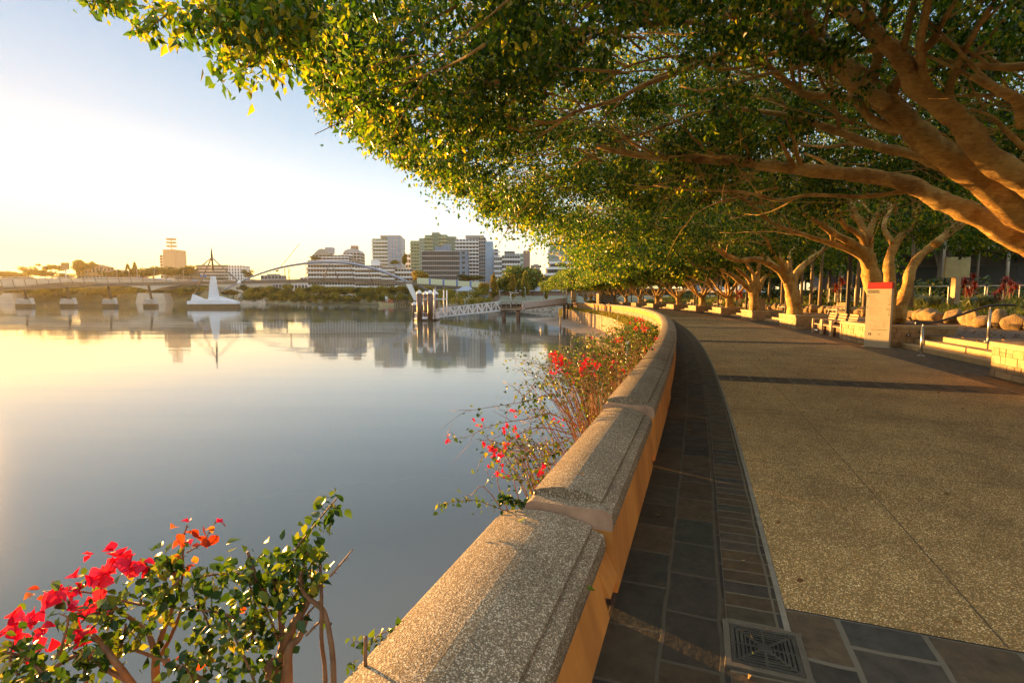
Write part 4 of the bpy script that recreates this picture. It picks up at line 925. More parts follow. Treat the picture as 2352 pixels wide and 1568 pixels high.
for i in range(46):
    x = 20 + i * 13.6; d_ = rng.uniform(655, 700); hgt = rng.uniform(20, 30)
    far_tree(x, rng.uniform(676, 688), d_ if x < 520 else 560, hgt, rng.uniform(34, 46), 'round', DARKG if i % 3 else OLIVE, 'bushy riverside tree on the wooded far bank behind the bridge piers', 'trees covering the far bank', name='bank_tree')
for i in range(34):
    x = 560 + i * 12.6; y = 692 + rng.uniform(-2, 4) if x < 880 else 690; d_ = 400 - (x - 560) * .12
    far_tree(x, y - 6, d_, rng.uniform(24, 36), rng.uniform(22, 34), 'round' if i % 4 else 'flat', OLIVE if i % 3 else DARKG, 'olive mangrove tree in the belt along the waterfront below the arch', 'waterfront trees below the arch', name='waterfront_tree')

for i in range(32):
    x = 566 + i * 12.4; far_tree(x, 697 + rng.uniform(-1, 2) - (4 if x < 640 else 0), 392 - (x - 560) * .18, rng.uniform(22, 32), rng.uniform(26, 36), 'bush', OLIVE if i % 2 else DARKG, 'low bushy mangrove at the foot of the waterfront trees below the arch', 'mangroves below the arch', L=.07, nl=1400, name='mangrove_bush')

# ================= far road bridge: concrete deck on haunched arches
CONB = mat('bridge_concrete', (.50, .46, .38), (.40, .36, .29), .85, .1)
rb = thing('road_bridge', 'wide concrete road bridge with shallow haunched spans on splayed piers, behind the footbridge', 'bridge', (0, 0, 0))
D2 = 440
def zz(y, d_): return W(0, y, d_)[2]
def xx(x, d_): return (x - CX) / FPX * d_ * 1.0
def Wx(x, y, d_): return W(x, y, d_)
mb = MB(); up = []; lo = []
tops = [(-60, 640), (60, 639), (200, 640), (330, 642), (450, 646), (560, 649), (600, 651)]
piers = [20, 347, 560]
n = 90
for i in range(n + 1):
    x = -60 + 660 * i / n; yt = np.interp(x, [p[0] for p in tops], [p[1] for p in tops]); k = [abs(x - q) for q in (-200, 28, 347, 600)]
    segs = [(-200, 28), (28, 347), (347, 560)]
    for a, c in segs:
        if a <= x <= c: f = (x - a) / (c - a); th_ = 8 + 17 * (abs(2 * f - 1)) ** 2.2
    if x > 560: th_ = 25
    up.append(W(x, yt, D2)); lo.append(W(x, yt + th_, D2))
poly = up + lo[::-1]; mb.extr(poly, (0, 0, 0), (0, 22, 0)); mb.build('deck', CONB, rb)
mb = MB(); [mb.beam(up[i] + [0, -.3, .9], up[i + 1] + [0, -.3, .9], .2, .35) for i in range(n)]; mb.build('parapet', WHITE, rb)
for x0, x1, t0, t1 in ((-20, 36, 10, 28), (312, 384, 318, 376), (540, 600, 550, 590)):
    P = [W(t0, 673, D2), W(t1, 673, D2), W(x1, 693, D2), W(x0, 693, D2)]; P = [p - [0, 0, 0] for p in P]; P[2][2] = P[3][2] = WZ - 1
    MB().extr(P, (0, -1, 0), (0, 9, 0)).build('pier', CONB, rb)
VEH = [(145, (.5, .5, .48), 'van'), (358, (.10, .25, .6), 'car'), (377, (.6, .6, .6), 'car'), (440, (.12, .3, .65), 'car')]
for i, (x, c, k) in enumerate(VEH):
    p = W(x, np.interp(x, [q[0] for q in tops], [q[1] for q in tops]), D2); L_ = 4.6 if k == 'car' else 12.
    if k == 'van': continue
    v_ = thing('car', ['blue car crossing the far road bridge above the splayed pier', 'silver car on the far road bridge just after the pier', 'blue car on the far road bridge near the pylon mast'][i - 1], 'car', p + [0, 5, 0])
    pr = [(-2.3, .35), (-2.3, .9), (-1.5, 1.0), (-.9, 1.5), (.8, 1.5), (1.4, 1.0), (2.3, .85), (2.3, .35)]
    MB().extr([(a, 0, b_) for a, b_ in pr], (0, -.9, 0), (0, .9, 0)).build('body', mat('car_paint_%d' % i, c, rough=.3), v_)
    for sx in (-1.4, 1.4): MB().tube([(sx, -.95, .35), (sx, .95, .35)], .35, 10).build('wheel', LAMPRING, v_)
LPM = mat('lamp_post_grey', (.45, .45, .42), rough=.5)
for i, x in enumerate((253, 340, 408, 505, 572, 218, 300)):
    yb = np.interp(x, [q[0] for q in tops], [q[1] for q in tops]); p = W(x, yb, D2) + [0, 8, 0]
    l_ = thing('street_lamp', 'thin street lamp on the far road bridge, %s of its row' % ordn(i), 'street lamp', p, 0, 'street lamps on the road bridge')
    MB().tube([(0, 0, 0), (0, 0, 9)], .14, 6).build('pole', LPM, l_); MB().tube([(0, 0, 9), (1.6, 0, 9.5)], [.1, .08], 5).build('arm', LPM, l_); MB().box((2, 0, 9.5), (1.1, .4, .2)).build('lamp_head', LPM, l_)
sgn = thing('gantry_sign', 'blue traffic sign board beside the pylon on the far road bridge', 'sign', W(468, 646, D2)); MB().tube([(0, 0, 0), (0, 0, 5)], .15, 6).build('post', LPM, sgn); MB().box((0, -.2, 4.4), (5, .15, 2.4)).build('board', mat('sign_blue', (.08, .2, .55)), sgn)

# ================= footbridge: piers, deck, white pylon, arch
STEEL = mat('bridge_steel', (.20, .16, .12), (.15, .12, .09), .55, .3, metal=.1); STEELB = mat('arch_steel', (.22, .26, .33), (.18, .2, .26), .45, .3, metal=.1)
PYLW = mat('pylon_white', (.70, .74, .80), (.60, .63, .68), .6, .3); WET = mat('tide_stained', (.14, .10, .045), (.08, .06, .03), .5, .8)
fb = thing('footbridge', 'slender steel footbridge with a bow arch, white pylon and small river piers', 'bridge', (0, 0, 0))
DB = 252.
dk = [(-60, 667), (0, 664), (90, 659.5), (200, 655), (345, 652), (440, 650.5), (549, 649), (640, 646.5), (700, 645), (790, 645.5), (880, 648), (950, 652), (1000, 655), (1062, 659), (1110, 661)]
def dky(x): return np.interp(x, [q[0] for q in dk], [q[1] for q in dk])
def dkp(x, dy=0., dd=0): return W(x, dky(x) + dy, DB + dd)
xs_ = np.linspace(-60, 1110, 60)
mb = MB(); [mb.beam(dkp(xs_[i]) + [0, 1.5, 0], dkp(xs_[i + 1]) + [0, 1.5, 0], 4.4, 1.25) for i in range(59)]; mb.build('deck', STEEL, fb)
DECKW = mat('deck_timber', (.52, .40, .26), rough=.7)
mb = MB(); [mb.beam(dkp(xs_[i]) + [0, -.75, .55], dkp(xs_[i + 1]) + [0, -.75, .55], .1, .5) for i in range(59)]; mb.build('edge_beam', STEEL, fb)
mb = MB()
for i in range(59):
    a, c = dkp(xs_[i]) + [0, -.8, 1.45], dkp(xs_[i + 1]) + [0, -.8, 1.45]; mb.beam(a, c, .09, .09); mb.beam(a - [0, 0, .4], c - [0, 0, .4], .04, .04); 
    for f in (0, .5): q = a + (c - a) * f; mb.beam(q, q - [0, 0, 1.], .07, .07)
mb.build('railing', STEEL, fb)
mb = MB()    # taller wind screens of tilted posts on the near approach
for i in range(24):
    x = -20 + i * 27
    if x > 545: break
    p = dkp(x, 0, 2.5); q = p + [-.9, 0, 4.6 - i * .09]; mb.beam(p, q, .22, .22)
    if i: mb.beam(q, pq, .16, .16)
    pq = q
mb.build('screen_post_row', STEEL, fb)
for i, (x0, x1, yb) in enumerate(((38, 76, 0), (139, 174, 0), (236, 267, 0), (331, 359, 0))):
    d_ = 262; xm = (x0 + x1) / 2; a, c = W(x0, 690, d_)[0], W(x1, 690, d_)[0]; zt = zz(684, d_); zm = zz(698, d_); w_ = c - a
    P = [(a + .1 * w_, d_, zt - .5), (a + .5 * w_, d_, zt - .9), (c - .12 * w_, d_, zt), (c - .03 * w_, d_, zm), (a, d_, zm)]
    o = MB().extr([np.array(p) for p in P], (0, -.8, 0), (0, 1.4, 0)).build('pier', mat('pier_concrete', (.48, .48, .47), (.36, .35, .33), .8, .6), fb)
    P = [(a, d_, zm), (c - .03 * w_, d_, zm), (c + .03 * w_, d_, WZ - 2), (a - .02 * w_, d_, WZ - 2)]
    MB().extr([np.array(p) for p in P], (0, -.9, 0), (0, 1.5, 0)).build('tide_band', WET, o)
    q = np.array([a + .78 * w_, d_ - 1, zt - .6]); MB().beam(q, dkp(xm - 2) + [-1.0, 1, 0], .5, .5).build('raking_strut', STEEL, fb)
    q2 = np.array([a + .35 * w_, d_ + 2, zt - .9]); MB().beam(q2, dkp(xm - 12) + [-.2, 2, 0], .4, .4).build('raking_strut', STEEL, fb)
DP = 246.
wp = lambda x, y: W(x, y, DP)
cz = lambda a, b: (1. / (7.84 * 1.7415) * a + 740 / 1.7415, (1040 + b / 7.84) / 1.7415)
def pz(pts): return [wp(*cz(a, b)) for a, b in pts]
P = pz([(810, 500), (945, 505), (985, 750), (1070, 1260), (735, 1260), (770, 850)]); pyl = MB().extr(P, (0, -.3, 0), (0, .6, 0)).build('pylon', PYLW, fb)
P = pz([(120, 1285), (600, 1225), (850, 1240), (1080, 1240), (1645, 1290), (1660, 1375), (115, 1385)]); base = MB().extr(P, (0, -1.5, 0), (0, 2, 0)).build('pylon_base', PYLW, fb)
P = pz([(115, 1385), (1660, 1375), (1680, 1540), (100, 1550)]); P[2][2] = P[3][2] = WZ - 1.5; MB().extr(P, (0, -1.6, 0), (0, 2.1, 0)).build('tide_band', WET, base)
P = pz([(250, 1060), (610, 1222), (400, 1290), (185, 1290)]); MB().extr(P, (0, -.3, 0), (0, .5, 0)).build('anchor_fin', PYLW, base)
P = pz([(1045, 1120), (1640, 1285), (1060, 1280)]); MB().extr(P, (0, -.3, 0), (0, .5, 0)).build('anchor_fin', PYLW, base)
MB().tube([wp(484.5 + 5, 622), wp(486.3, 591), wp(486, 587)], [.55, .42, .34], 10).build('mast', STEEL, fb)
MB().tube([wp(486.5, 592), wp(485.8, 578), wp(485.2, 566)], [.55, .32, .03], 8).build('mast_tip', STEEL, fb)
for (x, y, r) in ((549, 648, .28), (424, 642, .14), (432, 644, .14), (458, 650, .14), (448, 675, .28)): MB().tube([wp(486, 591), wp(x, y)], r, 6).build('stay', STEEL, fb)
MB().tube([wp(458, 651), wp(447, 676)], .22, 6).build('stay', STEEL, fb); MB().tube([wp(480, 659), wp(455, 682)], .2, 6).build('stay', STEEL, fb)
mb = MB(); arc_ = [(500, 672), (549, 649), (585, 633), (640, 615.5), (700, 605), (745, 602), (800, 604.5), (850, 615), (890, 628), (930, 645), (975, 664), (1000, 676)]
Q = smooth_path([W(x, y, DP + 4 + (x - 500) * .012) for x, y in arc_], 50); o_ = MB(); o_.tube(Q, [.28 + .3 * math.sin(math.pi * i / 49) for i in range(50)], 8); o_.tube(Q + [0, 1.6, .55], [.2] * 50, 6); o_.build('arch', STEELB, fb)
MB().lathe([(0, -.95), (.6, -.7), (.95, 0), (.6, .7), (0, .95)], tuple(W(549, 649, DP - 1)), 12).build('joint_ball', mat('ball_white', (.8, .8, .8), rough=.3), fb)
for x0, x1, yt in ((661, 666, 615), (666, 661, 615), (701, 711, 607), (709, 699, 608), (757, 740, 605), (757, 744, 605), (762, 778, 605), (762, 780, 606), (804, 814, 606), (845, 855, 617)):
    MB().tube([W(x1 if yt else x1, dky(x1), DP + 5), W(x0, yt, DP + 5)], .16, 5).build('hanger', STEEL, fb)
# V leg at the landing end of the arch, glazed blue canopy on the deck
P = [W(933, 652, 250), W(945, 652.5, 250), W(960, 690, 250), W(952, 690, 250)]; MB().extr(P, (0, -1, 0), (0, 2.2, 0)).build('raking_leg', WHITE, fb)
CANG = N('canopy_glass'); CANG.b.inputs['Base Color'].default_value = (.62, .66, .45, 1); CANG.b.inputs['Roughness'].default_value = .25; CANG = CANG.m
CBL = mat('canopy_blue', (.14, .24, .50), rough=.5)
for i in range(5):
    x0 = 959 + i * 31; x1 = x0 + 27
    a, c = dkp(x0, -1) + [0, -1, 0], dkp(x1, -1) + [0, -1, 0]; h = 2.9 - .1 * i
    MB().extr([a, c, c + [0, 0, h], a + [0, 0, h]], (0, 0, 0), (0, .12, 0)).build('glass_screen', CANG, fb)
    mb = MB(); [mb.beam(a + (c - a) * f + [0, -.05, 0], a + (c - a) * f + [0, -.05, h], .07, .05) for f in np.linspace(0, 1, 8)]; mb.build('screen_mullions', STEEL, fb)
    e = dkp(x1 + 4.5, -1) + [0, -1, 0]; MB().extr([c, e, e + [0, 0, h + .3], c + [0, 0, h + .3]], (0, -.05, 0), (0, .25, 0)).build('blue_panel', CBL, fb)
for x in (1000, 1020, 1050, 1085): MB().tube([dkp(x, 3), np.array([*dkp(x)[:2], -1])], .3, 8).build('column', CONB, fb)
cr = thing('tower_crane', 'faint thin tower crane far off, left of the arch crown', 'crane', W(655, 640, 600)); MB().beam((0, 0, 0), (0, 0, 12), .8, .8).build('mast', STEEL, cr)
MB().beam((-8, 0, 10), (18, 0, 40), .5, .5).build('jib', STEEL, cr); MB().box((-9, 0, 9), (3, 1.5, 2)).build('counterweight', STEEL, cr)
# ================= right-hand side: sign, handrail, seats, benches, lamps, boulders, garden
SIGNW = mat('sign_white', (.52, .44, .30), (.46, .38, .26), .45, 2); SIGNR = mat('sign_red', (.42, .015, .012), (.36, .012, .01), .45, 2); SIGNE = mat('sign_edge', (.72, .66, .48), rough=.4)
INK = mat('sign_ink', (.05, .04, .035), rough=.6); INKG = mat('sign_ink_grey', (.33, .30, .25), rough=.6)
A, B_ = G(1990, 795.5), G(2037, 798.5)
ctr = (A + B_) / 2; ang = math.atan2(B_[1] - A[1], B_[0] - A[0]) - .10
SH, SWd = 2.2, .73
sg = thing('information_sign', 'tall white information pillar with red top and promenade name, standing before the planter', 'sign', (ctr[0] + .02, ctr[1], 0), ang)
MB().box((0, 0, SH / 2 + .01), (SWd, .14, SH)).build('body', SIGNW, sg, .006)
MB().box((0, 0, SH - .10), (SWd + .008, .148, .225)).build('red_cap', SIGNR, sg, .005)
MB().box((-SWd / 2 - .0065, 0, SH / 2 - .09), (.012, .142, SH - .24)).build('edge_strip', SIGNE, sg)
MB().box((0, 0, .006), (SWd + .16, .30, .012)).build('base_plate', mat('plate_steel', (.5, .48, .42), rough=.4, metal=.6), sg)
def txt(s, x, z, size, m, parent, name, al='LEFT', y=-.0725, rx=90, ext=.001):
    c = bpy.data.curves.new(name, 'FONT'); c.body = s; c.size = size; c.align_x = al; c.extrude = ext; c.materials.append(m); c.space_line = .9
    tmp = bpy.data.objects.new(name, c); COL.objects.link(tmp); bpy.context.view_layer.update()
    me = bpy.data.meshes.new_from_object(tmp); bpy.data.objects.remove(tmp); o = bpy.data.objects.new(name, me); COL.objects.link(o); o.parent = parent; o.location = (x, y, z); o.rotation_euler = (R(rx), 0, 0); return o
txt('CLEM JONES\nPROMENADE', -.36, 1.905, .062, INK, sg, 'heading')
MB().box((0, -.0715, 1.80), (.66, .002, .004)).build('rule', INKG, sg)
rng = random.Random(4); mb = MB(); mk = MB()
for blk, (z0, n) in enumerate(((1.755, 9), (1.365, 8))):
    mk.box((-.34, -.0715, z0), (.034, .002, .034))
    for i in range(n):
        z = z0 - i * .037; x = -.29
        for w_ in range(rng.randint(2, 4)):
            L_ = rng.uniform(.05, .13); mb.box((x + L_ / 2, -.0715, z), (L_, .002, .011)); x += L_ + .012
        if rng.random() < .6:
            for q in range(rng.randint(1, 4)): mk.box((.33 - q * .03, -.0715, z - .004), (.018, .002, .016))
mb.build('directory_list', INKG, sg); mk.build('direction_icons', INK, sg)
MB().box((0, -.0715, 1.40), (.64, .002, .003)).build('rule', INKG, sg); MB().box((-.05, -.0715, 1.04), (.55, .002, .002)).build('rule', INKG, sg)
mb = MB(); nr = np.random.default_rng(3)      # faint street map
for i in range(26):
    x, z = nr.uniform(-.28, .26), nr.uniform(.66, 1.0); mb.box((x, -.0715, z), (nr.uniform(.02, .12), .002, .003)) if i % 2 else mb.box((x, -.0715, z), (.003, .002, nr.uniform(.02, .1)))
mb.build('street_map', mat('map_grey', (.50, .47, .40)), sg)
mb = MB()
P = [(-.2 + i * .015, -.0735, .60 + .012 * math.sin(i * 1.3) * (1 + .4 * math.sin(i * .5))) for i in range(34)]; mb.tube(P, .0022, 4); mb.build('wavy_line', INK, sg)
MB().box((-.22, -.0715, .445), (.085, .002, .075)).build('emblem', mat('emblem_blue', (.05, .04, .10)), sg); MB().box((-.22, -.0735, .445), (.018, .002, .05)).build('emblem', SIGNW, sg)
MB().tube([(.06 + .03 * math.cos(a), -.0735, .45 + .03 * math.sin(a)) for a in np.linspace(.3, 5.6, 16)], .0025, 4).build('emblem', INKG, sg)
MB().box((-.22, -.0715, .385), (.22, .002, .008)).build('emblem_caption', INKG, sg); MB().box((.12, -.0715, .40), (.14, .002, .008)).build('emblem_caption', INKG, sg)

# handrail on the steps
SS = mat('stainless', (.62, .60, .55), (.55, .53, .48), .3, 4, metal=.9); DARKR = mat('rail_dark', (.045, .04, .035), rough=.4, scale=5)
p1, p2 = G(2115, 817), G(2269, 785, .45)
hr = thing('handrail', 'dark curving handrail on two stainless posts over the stone steps', 'handrail', p1)
for p, h in ((p1 - p1, .86), (p2 - p1, .93)):
    mb = MB(); mb.tube([p, p + [0, 0, h]], .036, 14); mb.tube([p + [0, 0, h], p + [0, 0, h + .09]], .014, 8); o = mb.build('post', SS, hr)
    mb = MB(); mb.tube([p + [0, 0, .001], p + [0, 0, .012]], .10, 16); [mb.tube([p + [.07 * math.cos(a), .07 * math.sin(a), .012], p + [.07 * math.cos(a), .07 * math.sin(a), .03]], .012, 6) for a in (.6, 2.2, 3.7, 5.3)]; mb.build('foot_plate', SS, o)
d = (p2 - p1); d[2] = 0; d /= np.linalg.norm(d)
P = [d * q + [0, 0, z] for q, z in ((-.18, .955), (0, .955), (.3, .985), (.7, 1.13), (1.1, 1.30), (1.5, 1.455), (1.8, 1.49), (2.1, 1.49))]
Q = smooth_path(P, 30); MB().tube(Q, .034, 12).build('rail', DARKR, hr); MB().tube([Q[0], Q[0] - d * .012], .036, 12).build('end_cap', SS, hr)

# timber seats between the second and third planter
TIM = mat('weathered_timber', (.42, .27, .15), (.28, .17, .09), .75, 3, .3, 40, stretch=(.6, 6, 6)); CPOST = mat('seat_concrete', (.55, .42, .26), rough=.8, scale=5, bump=.2)
a_ = th(26.); base = ST(26.15, 6.95, 0)
bn = thing('timber_bench', 'row of three joined slatted timber seats with pale posts, between two stone planters', 'bench', base, -a_)
for i in range(3):
    y0 = -1.95 + i * 1.32
    mb = MB(); 
    for k in range(3): mb.box((-.26 + k * .155, y0 + .62, .44), (.14, 1.16, .05))
    mb.build('seat', TIM, bn, .006)
    mb = MB(); [mb.box((.24 + k * .025, y0 + .62, .60 + k * .115), (.035, .98, .085)) for k in range(4)]; mb.build('backrest', TIM, bn, .005)
    MB().box((.02, y0 + .62, .20), (.44, 1.0, .40)).build('seat_base', mat('seat_plinth', (.16, .10, .06), rough=.8), bn)
for i in range(4):
    y0 = -1.95 + i * 1.32
    for s_ in ((-.09, .09) if 0 < i < 3 else ((-.0,) if i == 0 else (0,))):
        mb = MB(); mb.box((-.33, y0 + s_, .15), (.09, .10, .30)); mb.box((-.33, y0 + s_, .48), (.10, .11, .34)); mb.build('post', CPOST, bn, .01)
    MB().box((-.06, y0, .67), (.62, .26 if 0 < i < 3 else .1, .045)).build('armrest', CPOST, bn, .01)

# park benches on the terrace
BW = mat('bench_frame', (.60, .55, .44), rough=.4, scale=4); BT = mat('bench_timber', (.36, .14, .06), (.26, .10, .045), .7, 4)
def park_bench(label, s_, t_):
    b = thing('park_bench', label, 'bench', ST(s_, t_, .455), -th(s_), 'park benches on the terrace')
    mb = MB(); [mb.box((-.18 + k * .12, 0, .44), (.10, 1.7, .035)) for k in range(4)]; mb.build('seat', BW, b)
    mb = MB(); [mb.box((.26 + k * .03, 0, .60 + k * .13), (.03, 1.7, .10)) for k in range(3)]; mb.build('backrest', BT, b)
    for y in (-.7, .7):
        mb = MB(); mb.beam((-.28, y, 0), (-.18, y, .43), .05, .05, (0, 1, 0)); mb.beam((.34, y, 0), (.20, y, .43), .05, .05, (0, 1, 0)); mb.beam((.20, y, .43), (.34, y, .90), .05, .04, (0, 1, 0)); mb.beam((-.24, y, .40), (.22, y, .40), .05, .05, (0, 1, 0)); mb.build('side_frame', BW, b)
    for y in (-.82, .82):
        mb = MB(); mb.beam((-.26, y, .44), (-.26, y, .64), .04, .04, (0, 1, 0)); mb.beam((-.28, y, .65), (.26, y, .65), .05, .035, (0, 1, 0)); mb.build('armrest', BW, b)
for i, s_ in enumerate((37.6, 47.3, 57., 67., 77., 92., 102.)): park_bench('%s slatted park bench before the boulders, counting on from the timber seats' % ordn(i), s_, 10.9)
# lamp posts: slim dark square posts in the tree planters
LAMPM = mat('lamp_post', (.055, .04, .03), (.035, .028, .02), .5, 3)
lps = [(1947, 726, 26.3, 6.4), (1806, 717, 33.2, 6.0), (1714.5, 708, 43.5, 6), (1649, 703, 53, 6), (1595, 700, 62, 6), (1552.6, 699, 71, 6), (1513.5, 697, 81, 6), (1477, 697, 91, 6), (1450, 697, 100, 6), (1903, 671, 40, 6.5)]
for i, (x, y, d_, h) in enumerate(lps):
    p = W(x, 700, d_); z = .70 if i < 9 else 1.25; p[2] = z
    l_ = thing('lamp_post', 'slim dark square lamp post in the promenade row, %s from the information sign' % ordn(i) if i < 9 else 'dark lamp post standing among the garden palms behind the boulders', 'lamp post', p, -.3, 'lamp posts along the promenade')
    mb = MB(); mb.box((0, 0, h / 2), (.16, .16, h)); mb.build('post', LAMPM, l_, .008); MB().box((0, 0, .02), (.26, .26, .03)).build('base_plate', LAMPM, l_)
    mb = MB(); mb.box((-.35, 0, h - .1), (.6, .10, .07)); mb.box((-.62, 0, h - .14), (.35, .2, .06)); mb.build('lamp_head', LAMPM, l_)
# utility cabinet and notice board
cb = thing('utility_cabinet', 'cream utility cabinet with flat lid standing behind a planter', 'cabinet', ST(50., 9.6, .45)); MB().box((0, 0, .55), (.9, .7, 1.1)).build('body', CAPM, cb, .01); MB().box((0, 0, 1.13), (.98, .78, .06)).build('lid', STEPM, cb, .01)
MB().box((0, -.36, .55), (.78, .02, .95)).build('door', STEPM, cb)
kb = thing('vending_cart', 'small covered vendor cart with grey side panel at the far bend of the promenade', 'cart', ST(112, 5.6, 0), .2)
MB().box((0, 0, 1.25), (3.2, 1.8, 1.7)).build('body', mat('cart_grey', (.32, .30, .26)), kb); MB().box((-1.7, -.2, 1.3), (.3, 1.9, 2.3)).build('post', CAPM, kb); MB().box((0, 0, 2.2), (3.6, 2.2, .12)).build('roof', mat('cart_roof', (.12, .13, .10)), kb)
for x in (-.9, .9): MB().tube([(x, -1, .4), (x, -.92, .4)], .38, 14).build('wheel', LAMPRING, kb)

# boulders along the garden bed
ROCK = mat('boulder_sandstone', (.38, .25, .11), (.18, .12, .055), .92, 2.2, .9, 11, dist=.06)
def boulder_mesh(seed):
    import bmesh
    bm = bmesh.new(); bmesh.ops.create_icosphere(bm, subdivisions=3, radius=1); nr = np.random.default_rng(seed); D = nr.normal(size=(14, 3)); D /= np.linalg.norm(D, axis=1)[:, None]; k = nr.uniform(.55, .9, 14)
    for v_ in bm.verts:
        c_ = np.array(v_.co)
        for i in range(14):
            q = c_.dot(D[i])
            if q > k[i]: c_ -= D[i] * (q - k[i]) * .97
        c_ *= 1 + .04 * math.sin(c_[0] * 7 + seed) * math.sin(c_[1] * 6 + c_[2] * 5); v_.co = c_
    me = bpy.data.meshes.new('boulder'); bm.to_mesh(me); bm.free(); me.polygons.foreach_set('use_smooth', [True] * len(me.polygons)); me.materials.append(ROCK); return me
BMS = [boulder_mesh(i) for i in range(7)]
rng = random.Random(12); s_ = 10.; i = 0
while s_ < 62:
    w_ = rng.uniform(.32, .55); s_ += w_ * .95 + .05; hgt = rng.uniform(.34, .52)
    t_ = 12.55 + rng.uniform(-.12, .15); o = bpy.data.objects.new('boulder', BMS[i % 7]); COL.objects.link(o)
    o.location = ST(s_, t_, .45 + hgt * .62); o.rotation_euler = (rng.uniform(-.3, .3), rng.uniform(-.3, .3), rng.uniform(0, 6.3)); o.scale = (w_ * .9, w_, hgt)
    vis = s_ - 18
    tag(o, 'rounded sandstone boulder, %s of the boulder row counted onward from beside the steps' % ordn(max(0, i)), 'boulder', 'boulders edging the garden bed'); i += 1; s_ += w_ * .95

# garden slope, flat park behind
GSOIL = mat('garden_soil', (.12, .08, .04), (.06, .04, .02), .95, 3, .8, 18)
strip('garden_ground', 12.5, 19, .45, 1.45, S0, 118, GSOIL, 1.5, 4); strip('garden_ground', 19, 130, 1.45, 2.0, S0, 118, BANKM, 4, 5)
LIRI = leafmat('liriope_leaves', [(0, (.03, .05, .008)), (.45, (.075, .11, .015)), (.8, (.16, .17, .025)), (1, (.28, .22, .06))], .4, .4, 1.6, 1.)
def blades(C, L, rng, w_=.05, n=26, arch=1.1, seg=4):
    """tufts of arching strap leaves"""
    V = []; F = []; H = []
    for c in C:
        for _ in range(n):
            a = rng.uniform(0, 6.283); l = L * rng.uniform(.6, 1.15); e = rng.uniform(.25, arch); ca, sa = math.cos(a), math.sin(a); b = len(V); h = rng.random()
            for k in range(seg + 1):
                f = k / seg; r = l * f * math.sin(e * (.5 + f * .7)); z = l * f * math.cos(e * (.35 + f * .95)); ww = w_ * (1 - f ** 2) * .5 + .003
                V.append((c[0] + ca * r - sa * ww, c[1] + sa * r + ca * ww, c[2] + z)); V.append((c[0] + ca * r + sa * ww, c[1] + sa * r - ca * ww, c[2] + z)); H += [h, h]
            F += [(b + 2 * k, b + 2 * k + 1, b + 2 * k + 3, b + 2 * k + 2) for k in range(seg)]
    return V, F, H
nr = np.random.default_rng(77); C = []
for _ in range(1250):
    s_, t_ = nr.uniform(6, 44), nr.uniform(13.1, 19); C.append((*ST(s_, t_)[:2], .45 + (t_ - 12.5) / 6.5))
V, F, H = blades(C, .55, nr, .035, 22); o = link('border_grass', npmesh('border_grass', V, F, attr=H), LIRI); tag(o, 'dense strappy green border grass covering the garden slope above the boulders', 'ground cover', kind='stuff')
C = []
for _ in range(900):
    s_, t_ = nr.uniform(44, 112), nr.uniform(12.9, 19); C.append((*ST(s_, t_)[:2], .45 + (t_ - 12.5) / 6.5))
V, F, H = blades(C, .8, nr, .09, 14); o = link('border_grass', npmesh('border_grass', V, F, attr=H), LIRI); tag(o, 'strappy green border plants along the far part of the garden bed', 'ground cover', kind='stuff')
# fallen leaves on the mulch and terrace
nr = np.random.default_rng(5); C = []
for _ in range(170):
    s_, t_ = nr.uniform(2, 40), abs(nr.normal()) * 2.2 + .1; t_ = t_ if nr.random() < .5 else 7.2 - t_ * .5; C.append((*ST(s_, min(t_, 7.2))[:2], .016))
for _ in range(1500):
    s_, t_ = nr.uniform(12, 60), nr.uniform(8.1, 12.4); C.append((*ST(s_, t_)[:2], .462))
V, F, h = leaf_arrays(np.array(C), np.array([.045] * 170 + [.09] * 1500), nr, D=nr.normal(size=(len(C), 3)) * [1, 1, .03], droop=0, wid=.3); LIT = leafmat('litter_leaves', [(0, (.10, .05, .02)), (.5, (.22, .11, .04)), (1, (.32, .2, .06))], .2, .7, 1.2)
o = link('leaf_litter', npmesh('leaf_litter', V, F, attr=h), LIT); tag(o, 'dry brown leaf litter scattered over the terrace and thinly on the path', 'leaf litter', kind='stuff')

